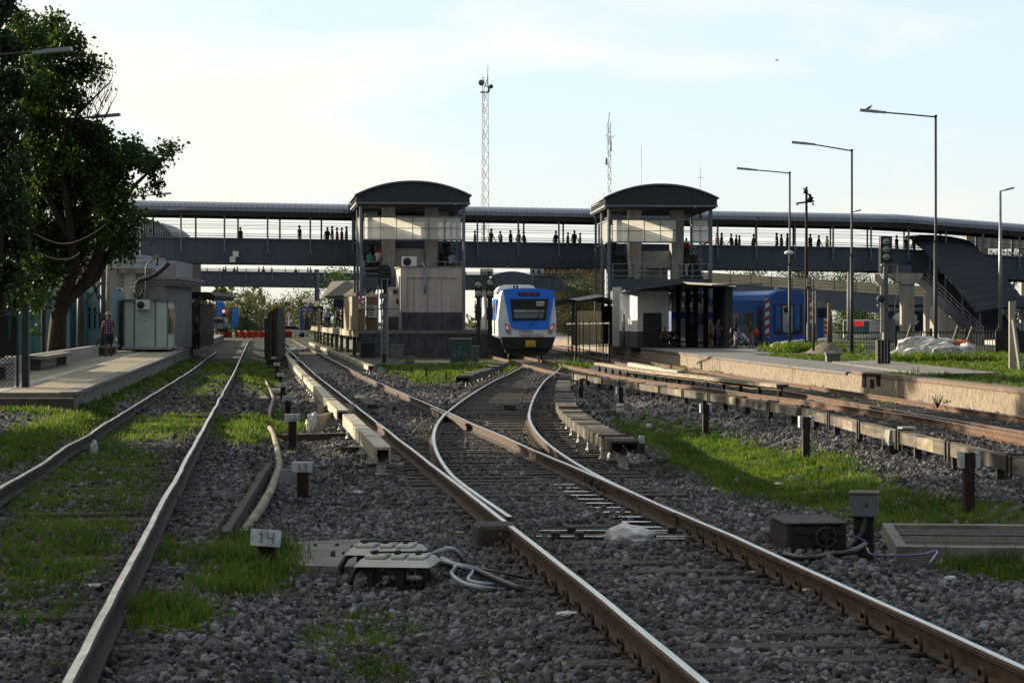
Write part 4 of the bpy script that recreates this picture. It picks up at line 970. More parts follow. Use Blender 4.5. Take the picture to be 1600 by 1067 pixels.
# ------------------------------------------------------------------ posts with side plates along the ditch
def ditchpost(px, ytop, ybot, label, pw, plates=True):
    d = CH - HZ
    Y = 40.0
    for _ in range(60):
        X = (px - CX) * Y / F; z = gz(X, Y); Y = .5 * Y + .5 * F * (CH - z) / (ybot - HZ)
    s = Y / F; w = pw * s; H = (ybot - ytop) * s; t = thing('marker_post', label, 'marker post', ((px - CX) * s, Y, gz((px - CX) * s, Y) - .03), R(6), 'dark posts with white side plates along the right hand ditch')
    mb = MB(); mb.box(-w/2, w/2, -.015, .0, 0, H); mb.box(-w/2, -w/2 + .02, 0, .1, 0, H); mb.box(w/2 - .02, w/2, 0, .1, 0, H); part('post', mb, m_postrust, t)
    if plates:
        for sg in (-1, 1):
            mb = MB(); mb.box(sg*(w/2 + .008) - (.05 if sg < 0 else 0), sg*(w/2 + .008) + (.05 if sg > 0 else 0), -.03, .10, H - .17, H + .01); part('plate', mb, m_plate, t)
ditchpost(1515, 703, 800, 'dark rusty post with white side plates, nearest of the posts along the ditch', 16)
ditchpost(1260, 648, 716, 'dark rusty post with white side plates below the dark stretch of timber cover', 11)
ditchpost(1103, 629, 681, 'dark rusty post with white side plates where the pale timber cover has a broken board', 9)
ditchpost(970, 603, 644, 'dark rusty post with white side plates near the start of the timber cover', 7)
ditchpost(908, 590, 623, 'plain dark stub post between the curved dark cover and the timber cover', 6, False)
def stake(px, ytop, ybot, label):
    s0 = G(px, ybot, -.3); Y = s0.y; s = Y / F; mb = MB(); H = (ybot - ytop) * s
    mb.box(-.035, .035, -.03, .03, -.1, H * .72); t = thing('stake', label, 'stake', (s0.x, Y, gz(s0.x, Y) if False else s0.z), R(8)); part('shaft', mb, m_darkiron, t)
    mb = MB(); mb.box(-.036, .036, -.032, .032, H * .72, H); part('tip', mb, m_plate, t)
stake(927, 642, 665, 'small pale-tipped stake beside the curved wooden cover'); stake(1003, 681, 722, 'pale-tipped iron stake standing beside the end of the curved wooden cover')

# ------------------------------------------------------------------ boxes, slabs and gear near the camera
def at(px, py, dz): return G(px, py, dz)
# point machine
o = at(1262, 868, -.25); s = o.y / F
t = thing('point_machine', 'dark greasy cast point machine with a round hand wheel beside the turnout rail', 'point machine', o, R(4))
w, d, h = 92*s, .85, 58*s
mb = MB(); mb.box(-w/2, w/2, -d/2, d/2, .02, h * .94, 0, .02); part('housing', mb, m_darkiron, t)
mb = MB(); mb.box(-w/2 - .02, w/2 + .02, -d/2 - .02, d/2 + .02, h * .94, h, 0, .012); part('lid', mb, m_darkiron, t)
mb = MB(); mb.box(-w/2 - .12, w/2 + .08, -d/2 - .12, d/2 + .1, -.1, .03); part('base_plate', mb, m_darkiron, t)
mb = MB(); c = (w*.12, -d/2 - .05, h*.62)
mb.tube([(c[0] + .085*math.cos(q), c[1] - .02, c[2] + .085*math.sin(q)) for q in [i*math.pi/8 for i in range(17)]], .014, 6)
mb.tube([(c[0], -d/2, c[2]), (c[0], c[1] - .03, c[2])], .03, 8)
for q in (0, math.pi/2): mb.beam((c[0] - .08*math.cos(q), c[1] - .02, c[2] - .08*math.sin(q)), (c[0] + .08*math.cos(q), c[1] - .02, c[2] + .08*math.sin(q)), .015, .015)
part('hand_wheel', mb, m_darkiron, t)
mb = MB()
for a, b in (((-w*.4, h*.75), (w*.4, h*.7)), ((-w*.35, h*.15), (c[0], c[2])), ((w*.38, h*.12), (c[0], c[2]))): mb.beam((a[0], -d/2 - .012, a[1]), (b[0], -d/2 - .012, b[1]), .02, .03, 0, (0, -1, 0))
part('rib', mb, m_darkiron, t)
mb = MB(); mb.beam((-w/2, .0, .06), (-w/2 - 1.1, -.1, .02), .07, .05); mb.beam((-w/2, .25, .06), (-w/2 - 1.0, .2, .02), .05, .04); part('throw_bar', mb, m_darkiron, t)
# junction box on a stub
o = at(1350, 868, -.3); s = o.y / F; w = 43*s; zb, zt = 62*s, 97*s
t = thing('junction_box', 'square weathered grey junction box on a dark stub post', 'junction box', o, R(-12))
mb = MB(); mb.box(-.09, .09, -.07, .07, -.05, zb); part('stub', mb, m_darkiron, t)
mb = MB(); mb.box(-w/2, w/2, -w/2, w/2, zb, zt, 0, .01); part('box', mb, m_greycab, t)
mb = MB(); mb.box(-w/2 - .012, w/2 + .012, -w/2 - .012, w/2 + .012, zt, zt + .022, 0, .006); part('lid', mb, m_conc, t)
mb = MB(); mb.lathe([(.014, -.008), (.014, 0)], (.03, -w/2, zb + .11), 8, axis='y'); part('keyhole', mb, m_black, t)
mb = MB(); mb.tube([(.02, -.1, zb - .01), (.0, -.13, zb*.6), (-.1, -.16, zb*.25), (-.35, -.16, .03), (-.75, -.12, .0), (-1.15, -.05, -.02)], .028, 8); part('conduit', mb, m_cable, t)
def cable(label, pts, r, mat, group=None):
    mb = MB(); P = [at(a, b, c + (.045 if 0 < i < len(pts) - 1 else .01)) for i, (a, b, c) in enumerate(pts)]; Q = []
    for i in range(len(P) - 1):
        p0, p1, p2, p3 = P[max(i-1, 0)], P[i], P[i+1], P[min(i+2, len(P)-1)]
        for k in range(6):
            u = k/6; Q.append(.5 * ((2*p1) + (p2-p0)*u + (2*p0-5*p1+4*p2-p3)*u*u + (3*p1-p0-3*p2+p3)*u**3))
    Q.append(P[-1]); mb.tube(Q, r, 7); return world_single('cable', mb, mat, label, 'cable', group)
cable('thin purple cable looping out from the grey junction box over the ballast', [(1352, 846, -.15), (1328, 836, -.12), (1312, 848, -.16), (1330, 856, -.2), (1352, 854, -.2), (1362, 866, -.2), (1400, 868, -.22), (1440, 866, -.22), (1464, 861, -.22), (1455, 876, -.22), (1450, 888, -.25)], .010, m_cablepurple)
cable('dark armoured cable lying between the point machine and the junction box', [(1225, 866, -.16), (1260, 872, -.18), (1300, 866, -.18), (1330, 862, -.16), (1352, 850, -.1)], .024, m_cable)
# low concrete chamber
o = at(1490, 856, -.40); s = o.y / F
t = thing('cable_chamber', 'low broken concrete chamber with a dark timber lid in the grass at the right edge', 'chamber', o, R(-6))
w, d = 200*s, 2.6
mb = MB(); mb.prism([(-w*.5, -d/2), (w*.75, -d/2), (w*.75, -d/2 + .2), (-w*.42, -d/2 + .2), (-w*.42, d/2), (-w*.5, d/2)], 'z', -.1, .13); mb.box(-w*.42, w*.75, d/2 - .2, d/2, -.1, .13); part('kerb', mb, m_conc, t)
for k in range(6): mb = MB(); y0 = -d/2 + .22 + k*.36; mb.box(-w*.41, w*.7, y0, y0 + .33, .03, .08 + rnd.uniform(0, .02)); part('lid_board', mb, m_plankd, t)
mb = MB()
for i in range(9): a, b = math.pi*i/9, math.pi*(i+1)/9; mb.prism([(w*.42 + .2 - .30*math.cos(a), -.17 + .30*math.sin(a)), (w*.42 + .2 - .30*math.cos(b), -.17 + .30*math.sin(b)), (w*.42 + .2 - .24*math.cos(b), -.17 + .24*math.sin(b)), (w*.42 + .2 - .24*math.cos(a), -.17 + .24*math.sin(a))], 'y', -d/2 - .55, -d/2 - .01)
part('pipe_mouth', mb, m_conc, t)
# pale flat slab
a, b, c, d = at(443, 882, -.205), at(590, 886, -.205), at(572, 841, -.205), at(440, 847, -.205)
mb = MB(); mb.slab([a, b, c, d], .10)
for _ in range(7): q = a.lerp(b, rnd.uniform(.15, .9)).lerp(d.lerp(c, rnd.uniform(.15, .9)), rnd.uniform(.2, .85)); mb.ball((q.x, q.y, q.z + .01), rnd.uniform(.015, .03), 1, 1, .2, seed=rnd.random())
world_single('concrete_slab', mb, (m_conc, m_black), 'flat pale concrete slab lying on the ballast behind the tilted marker plate', 'slab')
# twin track circuit boxes with sloped pale lids
def trackbox(px, py, wpx, label, dz):
    o = at(px, py, -.2); s = o.y / F; w = wpx * s; t = thing('track_box', label, 'track box', (o.x, o.y, o.z + .02), R(-7), 'low signalling boxes beside the main track')
    mb = MB(); mb.box(-w*.36, -w*.28, -.2, .2, -.05, dz - .05); mb.box(w*.02, w*.14, -.22, -.1, -.05, dz - .05); mb.box(w*.3, w*.38, -.2, .2, -.05, dz - .05); part('stand', mb, m_darkiron, t)
    mb = MB(); z0, z1 = dz - .045, dz; vs = [(-w/2, -.3, z0), (w/2, -.3, z0), (w/2, .3, z0), (-w/2, .3, z0), (-w*.44, -.22, z1), (w*.44, -.22, z1), (w*.44, .24, z1), (-w*.44, .24, z1)]
    mb.add(vs, [(3,2,1,0),(4,5,6,7),(0,1,5,4),(1,2,6,5),(2,3,7,6),(3,0,4,7)]); part('lid', mb, m_lid, t)
    for x0, x1 in ((-.40, -.13), (-.05, .12), (.17, .40)): mb = MB(); mb.box(w*x0, w*x1, -.18, .16, z1, z1 + .03, 0, .008); part('terminal_cover', mb, m_lid, t)
    mb = MB(); mb.beam((-w*.36, -.06, z1 + .045), (w*.4, .02, z1 + .045), .02, .015)
    for x in (-.3, 0, .28): mb.box(w*x - .015, w*x + .015, -.08, .04, z1, z1 + .06)
    part('clamp_bar', mb, m_black, t)
    mb = MB(); mb.tube([(-w*.40, .0, z0), (-w*.55, -.05, z0 - .04), (-w*.62, -.08, -.02), (-w*.60, -.1, -.06)], .025, 7); part('hose', mb, m_cable, t)
trackbox(604, 884, 112, 'low pale-lidded signalling box, the farther of the overlapping pair beside the slab', .14)
trackbox(622, 905, 118, 'low pale-lidded signalling box, the nearer of the overlapping pair beside the slab', .15)
cable('bundle of white taped cable arching out of the pale-lidded boxes', [(672, 868, -.1), (690, 860, -.05), (706, 858, -.05), (718, 868, -.12), (726, 880, -.2)], .022, m_cablegrey)
cable('grey hose curling from the pale-lidded boxes across the ballast', [(690, 872, -.15), (712, 884, -.12), (706, 896, -.16), (722, 910, -.18), (755, 918, -.19), (784, 921, -.2)], .018, m_cablegrey)
cable('second grey hose beside the curling one on the ballast', [(688, 876, -.13), (720, 884, -.1), (738, 892, -.14), (732, 906, -.17), (760, 912, -.18), (795, 914, -.19)], .015, m_cablegrey)
cable('thick black cable running from the pale-lidded boxes towards the rail', [(690, 880, -.14), (735, 888, -.14), (775, 905, -.16), (812, 920, -.18), (832, 925, -.2)], .026, m_cable)
cable('thin black wire over the ballast beside the rail', [(700, 876, -.14), (760, 890, -.15), (800, 898, -.17), (830, 905, -.19)], .010, m_cable)
# bent pole and old timber on the left
mb = MB(); P = [at(355, 862, -.15), at(380, 832, -.11), at(407, 795, -.07), at(424, 764, -.05), at(437, 728, -.07), at(433, 700, -.1), at(427, 678, -.12), at(421, 668, -.1)]
mb.tube(P, [.048, .048, .047, .046, .045, .044, .042, .04], 10); world_single('bent_pole', mb, m_plankpale, 'pale bent wooden pole lying along the hollow by the numbered posts', 'pole')
mb = MB(); P = [at(421, 655, -.16), at(422, 640, -.14), at(427, 622, -.13), at(420, 604, -.15), at(415, 596, -.16)]
mb.tube(P, .036, 8); world_single('bent_pole', mb, m_plankpale, 'farther crooked pale pole lying beyond the bent pole', 'pole')
def board(label, a, b, w, h, dz, mat=m_plank, name='timber_board', lean=None):
    P, Q = at(*a, dz), at(*b, dz + (lean or 0)); mb = MB(); mb.beam(P, Q, w, h); return world_single(name, mb, mat, label, 'board')
board('dark split plank standing on edge beside the bent pale pole', (352, 858), (420, 742), .07, .30, -.12, m_plankd)
board('grey plank on edge at the foot of the bent pole', (430, 745), (468, 742), .05, .18, -.14, m_concl)
board('flat brown board on the stones left of the numbered posts', (398, 611), (411, 624), .35, .05, -.16, m_plank)
board('broken beige cover board lying crosswise beside the end of the beige cover', (497, 643), (552, 640), .05, .26, -.0, m_beige)
board('second broken beige cover board leaning under the crosswise one', (497, 660), (548, 648), .05, .28, -.03, m_beige)
board('weathered sleeper lying across the ballast near post 12', (438, 684), (546, 681), .24, .12, -.19, m_sleeper)
board('beige box cover piece lying beside the far cover', (447, 567), (463, 566), .35, .3, -.05, m_beige)
board('dark low sleeper stub in the ballast by the end of the beige cover', (543, 706), (566, 704), .25, .16, -.2, m_plankd)
board('dark sleeper end poking out beside the main track', (490, 626), (512, 628), .25, .14, -.2, m_plankd)
board('grey timber baulk lying beyond the curved dark cover', (905, 648), (960, 648), .30, .22, -.22, m_plank)
board('dark brown board tilted inside the main track', (561, 622), (582, 636), .25, .14, -.12, m_plankd)
board('square grey block inside the curve of the branch track', (787, 640), (806, 640), .5, .24, -.14, m_plankd)
board('loose flat grey plate on the ditch slope', (1312, 705), (1336, 708), .5, .04, -.27, m_plank)
board('small blue-grey plank by the curved dark cover', (874, 604), (893, 602), .12, .05, -.2, m_cablegrey)
board('timber block under the far end of the curved cover', (866, 590), (880, 590), .9, .34, -.05, m_plank)
# rail-side concrete block and stretcher rods of the points
o = at(775, 852, -.2); mb = MB(); mb.box(-.02 - 30*o.y/F, 33*o.y/F, -.3, .25, -.06, .20, 0, .03); single('timber_block', mb, m_sleeper, 'dark chamfered sleeper end standing proud beside the left turnout rail', 'block', o, TH)
t = thing('stretcher_bar', 'pair of shiny worn point rods linking the two turnout rails', 'point rods', at(930, 840, -.17), 0)
for (a, b), (c, d) in (((838, 838), (1085, 838)), ((845, 829), (1075, 829))):
    mb = MB(); mb.beam(at(a, b, -.13), at(c, d, -.13), .05, .012, 0); mb.beam(at(a, b, -.155), at(c, d, -.155), .075, .04, 1); part('rod', mb, (m_steel, m_darkiron), t, world=True)
for px, py in ((868, 838), (893, 830), (905, 838), (975, 830), (1018, 838), (1050, 830)): mb = MB(); p = at(px, py, -.13); mb.box(p.x - .04, p.x + .04, p.y - .06, p.y + .06, p.z - .04, p.z + .045, 0, .01); part('bolt', mb, m_darkiron, t, world=True)
for (a, b), (c, d) in (((704, 827), (722, 827)), ((708, 834), (735, 834))):
    mb = MB(); mb.beam(at(a, b, -.17), at(c, d, -.17), .07, .04); part('rod', mb, (m_oldsteel,), t, world=True)
# insulators at cover end, litter
def insul(px, py, label, k=1.0):
    o = at(px, py, -.2); mb = MB(); mb.lathe([(.12*k, 0), (.10*k, .14*k), (.085*k, .15*k), (.11*k, .19*k), (.12*k, .23*k), (.07*k, .29*k)], (0, 0, 0), 14)
    single('porcelain_insulator', mb, m_porc, label, 'insulator', o, 0, 'loose insulators by the curved cover')
insul(960, 724, 'right hand white porcelain insulator under the end of the curved dark cover'); insul(946, 721, 'left hand white porcelain insulator under the end of the curved dark cover', .8)
insul(969, 646, 'white porcelain disc at the foot of the post near the grey baulk', .8)
def bag(px, py, r, label, sq=(1, .8, .6), mat=m_plastic, dz=-.18, name='plastic_bag', cat='plastic bag', seed=1):
    o = at(px, py, dz); bm = bmesh.new(); bmesh.ops.create_icosphere(bm, subdivisions=3, radius=1); g = random.Random(seed)
    for v in bm.verts:
        c = v.co; k = 1 + .22*wn(c.x*3, c.y*3 + c.z*2, 1.3, seed) + .12*wn(c.x*8, c.z*8, 1.1, seed+3) + g.uniform(-.05, .05); v.co = Vector((c.x*r*sq[0]*k, c.y*r*sq[1]*k, max(-.02, (c.z + .55)*r*sq[2]*k)))
    mb = MB(); mb.bm(bm, 0, False); return single(name, mb, mat, label, cat, o, R(g.uniform(-40, 40)))
bag(985, 848, .19, 'crumpled white plastic bag by the point rods', (1.2, .8, .55), seed=3)
bag(491, 672, .2, 'stuffed white plastic bag beside the broken beige boards', (.8, .8, 1.1), seed=5, dz=-.2)
bag(147, 708, .09, 'small white bottle-like litter between the siding rails', (.6, .6, 1.3), dz=-.05, seed=6, name='paper_scrap', cat='litter')
bag(151, 919, .09, 'torn white paper scrap against the siding rail', (1.2, .6, .25), dz=-.08, seed=7, name='paper_scrap', cat='litter')
bag(889, 962, .06, 'small white carton scrap on the ballast right of the cables', (1.5, .7, .35), dz=-.16, seed=8, name='paper_scrap', cat='litter')
bag(1447, 790, .06, 'round white scrap in the ditch grass', (1, 1, 1), dz=-.42, seed=9, name='paper_scrap', cat='litter')
bag(430, 613, .14, 'pale crumpled litter beside the marker posts', (1.6, .8, .6), dz=-.2, seed=10, name='paper_scrap', cat='litter')
bag(1218, 757, .05, 'little white wrapper among the ditch grass', (1.6, .8, .4), dz=-.42, seed=12, name='paper_scrap', cat='litter')
bag(1014, 668, .07, 'white scrap in the sunlit start of the ditch grass', (1, .8, .8), dz=-.36, seed=14, name='paper_scrap', cat='litter')
bag(462, 549, .4, 'grey plastic heap on the ground behind the farthest marker posts', (1.6, 1, .5), dz=-.2, seed=15, name='paper_scrap', cat='litter')
bag(432, 566, .2, 'white scrap lying by the far beige cover', (1.6, .6, .5), dz=-.12, seed=16, name='paper_scrap', cat='litter')
for i, (px, py, c) in enumerate([(300, 903, 'tiny'), (283, 1010, 'brick red'), (470, 745, 'bluish'), (560, 770, 'pale'), (648, 905, 'dull'), (1175, 897, 'yellowish'), (1485, 905, 'whitish'), (1260, 925, 'flat white'), (1250, 850, 'grey')]):
    bag(px, py, .045, f'{c} scrap of litter on the ballast, ' + ['left of the rail joint', 'near the siding rail at lower left', 'near marker post 13', 'between post 13 and the turnout', 'under the pale-lidded boxes', 'in front of the point machine', 'near the lower right grass', 'beside the right turnout rail clips', 'behind the point machine rod'][i], (1.4, .8, .4), [m_plastic, m_red, m_cablegrey, m_plastic, m_conc, m_plankpale, m_plastic, m_plastic, m_conc][i], -.15, 'paper_scrap', 'litter', 20 + i)
# trough with two white-topped concrete markers on the ditch slope
for px, py, w, label in ((1400, 722, 24, 'left dark stub with a white concrete cap under the timber cover'), (1421, 716, 27, 'right dark stub with a broad white concrete cap under the timber cover')):
    o = at(px - 4, py, -.3); s = o.y / F; t = thing('capped_stub', label, 'stub', o, TH); mb = MB(); mb.box(-w*s*.4, w*s*.4, -.12, .12, -.1, .26); part('stub', mb, m_black, t)
    mb = MB(); mb.box(-w*s*.5, w*s*.5, -.16, .16, .26, .34, 0, .01); mb.prism([(-w*s*.48, .34), (w*s*.48, .34), (w*s*.40, .50), (-w*s*.40, .50)], 'y', -.14, .14); part('cap', mb, m_concl, t)

# slide plates under the switch blades
t = thing('slide_plates', 'row of steel slide plates with bright tops under the right switch blade', 'slide plates', (TR(.6, 22), 22, -.16))
for k in range(13):
    y = 21.3 + k*.62; q = MB(); c = Vector((TR(.60, y), y, zr(y) - .145)); q.box(c.x - .17, c.x + .17, y - .055, y + .055, c.z - .02, c.z, 1); q.box(c.x - .165, c.x + .12, y - .05, y + .05, c.z + .001, c.z + .006, 0); part('plate', q, (m_steel, m_darkiron), t, world=True)
# ------------------------------------------------------------------ trees
def limb(mb, pts, r0, r1): mb.tube(pts, [r0 + (r1 - r0) * i/(len(pts)-1) for i in range(len(pts))], 8)
def leaves(name, clumps, n_per, size, mats, parent, squash=.8, hang=.3, spread=1.0):
    C = []
    for (c, r, dn) in clumps:
        k = int(n_per * dn * r * r)
        p = nr.normal(size=(k, 3)); p /= np.linalg.norm(p, axis=1)[:, None]; p *= (nr.random(k) ** .45 * r)[:, None] * np.array([1, 1, squash])
        # gather leaves into sprigs so that gaps stay open
        g = max(1, k // 14); cen = p[:g]; idx = nr.integers(0, g, k); q = cen[idx] + nr.normal(0, .17 * spread, (k, 3)); C.append(q + np.array(c)[None])
    C = np.concatenate(C); m = len(C)
    a = nr.normal(size=(m, 3)); a[:, 2] -= hang * 2; a /= np.linalg.norm(a, axis=1)[:, None]
    b = np.cross(a, nr.normal(size=(m, 3))); b /= np.linalg.norm(b, axis=1)[:, None]
    L = (size * nr.uniform(.6, 1.4, m))[:, None]; Wd = L * .33; nrm = np.cross(a, b)
    V = np.stack([C, C + a*L*.5 + b*Wd + nrm*L*.08, C + a*L, C + a*L*.5 - b*Wd + nrm*L*.08], 1)
    k = (np.arange(m) * 4)[:, None, None]; Fa = (np.array([(0, 1, 2), (0, 2, 3)])[None] + k).reshape(-1, 3)
    me = raw_mesh(name, V.reshape(-1, 3), Fa, 3, mats, np.repeat(nr.random(m), 4))
    o = bpy.data.objects.new(name, me); COL.objects.link(o); o.parent = parent; return o
m_leaf = leafmat('leaf_green', (.008, .024, .005), (.042, .085, .014), .5, .42)
m_leafd = leafmat('leaf_dark', (.006, .017, .008), (.022, .047, .017), .6, .3)
m_leaff = leafmat('leaf_far_hazed', (.040, .052, .027), (.092, .105, .052), .12, .25)  # far leaves, the haze put into their duller, paler colour
YT = 86.0
def cl(px, py, rp, dn=1.0, dy=0.0, Y=YT):
    p = W(px, py, Y + dy); return (p, rp * Y / F, dn)
def big_tree():
    b = W(80, 545, YT); t = thing('broadleaf_tree', 'large broadleaf tree with a leaning forked trunk overhanging the left platform', 'tree', (b.x, YT, b.z - .3))
    def P(*q): return [W(x, y, YT + d) - t.location for x, y, d in q]
    mb = MB()
    limb(mb, P((88,556,0),(90,520,0),(92,490,0),(105,465,0),(125,450,0),(142,425,.0),(155,395,.2),(165,360,.4),(172,320,.6)), .36, .12)
    limb(mb, P((95,478,0),(104,448,-.2),(118,420,-.5),(112,380,-.8),(105,320,-1),(95,260,-1)), .28, .10)
    limb(mb, P((125,450,0),(150,432,.4),(165,405,.8),(180,380,1.0),(196,350,1.2)), .24, .06)
    limb(mb, P((165,360,.4),(185,330,.5),(210,290,.6),(240,262,.6),(262,238,.6)), .12, .02)
    limb(mb, P((172,320,.6),(180,280,.2),(190,240,0),(220,225,0)), .11, .02)
    limb(mb, P((112,380,-.8),(85,330,-1),(60,280,-1.2),(40,200,-1.2)), .16, .04)
    limb(mb, P((95,260,-1),(100,220,-.6),(120,180,-.3),(150,150,0),(175,125,0)), .10, .012)
    limb(mb, P((105,240,-1),(85,190,-.8),(75,130,-.6),(80,70,-.4)), .10, .02)
    for i in range(44):                                           # fine bare twigs in the open part of the crown
        x, y = rnd.uniform(50, 165), rnd.uniform(150, 215); a = rnd.uniform(-.6, .9)
        limb(mb, P((x, y, rnd.uniform(-1, 1)), (x + 14*math.sin(a), y - 16, 0), (x + 26*math.sin(a + .2), y - 34, 0), (x + 30*math.sin(a+.3), y - 52, 0)), .022, .004)
    for i in range(26):
        x, y = rnd.uniform(140, 168), rnd.uniform(120, 185); limb(mb, P((x, y, 0), (x + 8, y - 14, 0), (x + rnd.uniform(5, 18), y - 34, 0)), .014, .004)
    for i in range(16):
        x = rnd.uniform(100, 190); limb(mb, P((x, 345, .5), (x + rnd.uniform(-10, 18), 310, .4), (x + rnd.uniform(-20, 30), 265, .2)), .05, .01)
    part('trunk', mb, m_bark, t)
    cs = [(60,62,42,1), (100,72,30,.9), (112,70,20,.7), (75,108,42,.8), (120,110,28,.7), (45,110,45,1), (90,130,35,.5), (140,118,16,.5), (158,118,14,.35), (165,128,10,.3), (30,165,50,.9), (70,195,38,.8), (105,215,40,1), (140,215,38,1),
          (165,235,36,1), (190,238,24,.9), (215,235,20,.8), (235,238,16,.7), (258,233,16,.8), (272,231,8,.9), (230,262,14,.6), (240,270,10,.6), (130,255,48,1), (90,260,45,1), (165,270,38,.9), (190,285,26,.8), (205,300,16,.6),
          (60,280,50,1), (110,310,44,1), (150,310,36,1), (180,320,26,.9), (200,335,20,.7), (75,335,36,.8), (195,360,24,.8), (200,385,20,.7), (180,392,16,.5), (212,350,14,.5), (65,400,22,.6), (85,415,18,.5), (55,350,30,.7), (40,230,50,1), (20,330,45,1), (50,375,38,1), (85,365,34,1), (110,390,24,.8), (30,420,34,1), (100,350,36,1), (140,340,34,.9), (185,350,26,.8), (165,375,20,.7), (15,60,40,1), (120,165,40,.8), (60,150,45,.9), (195,260,30,.9), (225,252,24,.9), (150,270,45,1), (85,225,50,1), (70,400,26,.8), (95,420,22,.7), (50,440,24,.9), (118,405,18,.6), (80,445,14,.6), (140,380,22,.7), (75,430,26,.8), (60,455,20,.7), (100,395,28,.8), (130,365,30,.9), (45,460,22,.8)]
    C = [(W(x, y, YT + rnd.uniform(-1.2, 1.2)) - t.location, r * YT / F, d) for x, y, r, d in cs]
    C = [c for q in C for c in [(q[0] + Vector((rnd.gauss(0, .45)*q[1], rnd.gauss(0, .9), rnd.gauss(0, .45)*q[1])), q[1]*.62, q[2]) for _ in range(3)]]
    leaves('crown', C, 1350, .165, [m_leaf], t, .85, .45)
    return t
tree = big_tree()
def conifer():
    Y = 70.0; b = W(-6, 560, Y); t = thing('dark_tree', 'very dark dense tree with feathery branches, standing behind the mesh fence', 'tree', (b.x, Y, b.z - .3))
    mb = MB(); q = [W(-8 + 4*math.sin(i), 575 - i*75, Y) - t.location for i in range(9)]; limb(mb, q, .3, .06); part('trunk', mb, m_bark, t)
    cs = [(12,8,22,1), (-10,20,40,1.2), (22,25,14,.7), (-8,70,45,1.2), (12,75,30,1), (-4,130,50,1.2), (22,125,26,.8), (-4,190,52,1.2), (25,190,30,.8), (0,250,52,1.2), (30,250,30,.7), (0,310,50,1.2), (25,330,34,.8), (0,370,48,1.2), (30,390,30,.8), (5,430,42,1.1), (42,420,22,.6), (15,470,26,.8), (-15,-40,45,1)]
    C = [(W(x, y, Y + rnd.uniform(-1, 1)) - t.location, r*.75 * Y / F, d) for x, y, r, d in cs]
    leaves('crown', C, 1900, .16, [m_leafd], t, .9, .8, .8)
    C = [(W(x, y, Y - 1.5) - t.location, r * Y / F, d) for x, y, r, d in ((40,440,16,.8), (58,470,10,.9), (48,500,9,.7), (30,470,16,.7))]
    leaves('hanging_sprays', C, 700, .2, [m_leaf], t, 1.2, 1.2)
conifer()
# off-frame street trees that throw the evening shade over the foreground
def shade_tree(loc, label, sc):
    o = thing('street_tree', label, 'tree', loc, 0, 'tall trees along the street beyond the left edge'); mb = MB(); limb(mb, [Vector((0,0,-.2)), Vector((.1,0,2.5)), Vector((-.1,.2,6))], .4, .18); part('trunk', mb, m_bark, o)
    C = [(Vector((rnd.gauss(0, 1.7), rnd.gauss(0, 1.7), 7 + rnd.gauss(0, 2.0))), rnd.uniform(1.2, 2.1), 1) for _ in range(26)]; leaves('crown', C, 120, .36, [m_leafd], o); o.scale = (sc,)*3; return o
st0 = shade_tree((-20, 21, 0), 'tall dark street tree off to the left, closest to the camera', 1.15)
# ------------------------------------------------------------------ left platform
def left_platform():
    e = lambda y: -6.72
    t = thing('platform', 'low left platform paved in tan blocks with a pale edge line', 'platform', (TR(-8, 50), 50, 0)); z = .38
    y0, y1 = 47.6, 262
    def strip(r0, r1, z0, z1, a=y0, b=y1): 
        q = MB(); P = [(TR(r0, a), a), (TR(r1, a), a), (TR(r1, b), b), (TR(r0, b), b)]; q.prism(P, 'z', z0, z1); return q
    part('paving', strip(-14.5, -7.05, -.3, z), m_paver, t, world=True)
    part('edge_wall', strip(-7.05, -6.78, -.3, z - .06), m_conc, t, world=True); part('edge_coping', strip(-7.05, -6.72, z - .06, z + .012), m_conc, t, world=True)
    part('painted_line', strip(-8.55, -8.25, z, z + .006), m_linepale, t, world=True); part('end_kerb', strip(-11.6, -6.75, -.2, z - .10, y0 - .45, y0 - .01), m_brickstep, t, world=True)
m_paver = M('tan_paving', (.25, .205, .135), .85, 0, .2, 2.0, .25, 14, col2=(.37, .315, .22)); m_linepale = M('pale_line', (.45, .43, .38), .8, 0, .15, 3, .1); m_brickstep = M('brick_step', (.10, .075, .06), .9, 0, .3, 4, .4, 14, col2=(.17, .14, .12))
left_platform()
mb = MB(); mb.prism([(TR(-7.5, 40), 40), (TR(-6.9, 40), 40), (TR(-6.9, 47), 47), (TR(-7.9, 47), 47)], 'z', -.25, .03); world_single('brick_step', mb, m_brickstep, 'sunken brick edging leading up to the near end of the left platform', 'step')
def low_wall():
    t = thing('low_wall', 'low whitewashed wall with concrete benches along the back of the left platform', 'wall', (TR(-10, 62), 62, .38))
    mb = MB(); pts = [(-9.75, 55), (-9.75, 108)]
    q = [(TR(-9.95, 52), 52), (TR(-9.70, 52), 52), (TR(-9.70, 112), 112), (TR(-9.95, 112), 112)]; mb.prism(q, 'z', .3, .82); part('wall', mb, m_concl, t, world=True)
    for a, b in ((53, 60), (69, 79), (99, 106)):
        mb = MB(); mb.prism([(TR(-9.69, a), a), (TR(-9.25, a), a), (TR(-9.25, b), b), (TR(-9.69, b), b)], 'z', .70, .80); mb.prism([(TR(-9.69, a+.3), a+.3), (TR(-9.4, a+.3), a+.3), (TR(-9.4, a+.7), a+.7), (TR(-9.69, a+.7), a+.7)], 'z', .38, .70); mb.prism([(TR(-9.69, b-.7), b-.7), (TR(-9.4, b-.7), b-.7), (TR(-9.4, b-.3), b-.3), (TR(-9.69, b-.3), b-.3)], 'z', .38, .70); part('bench', mb, m_conc, t, world=True)
low_wall()
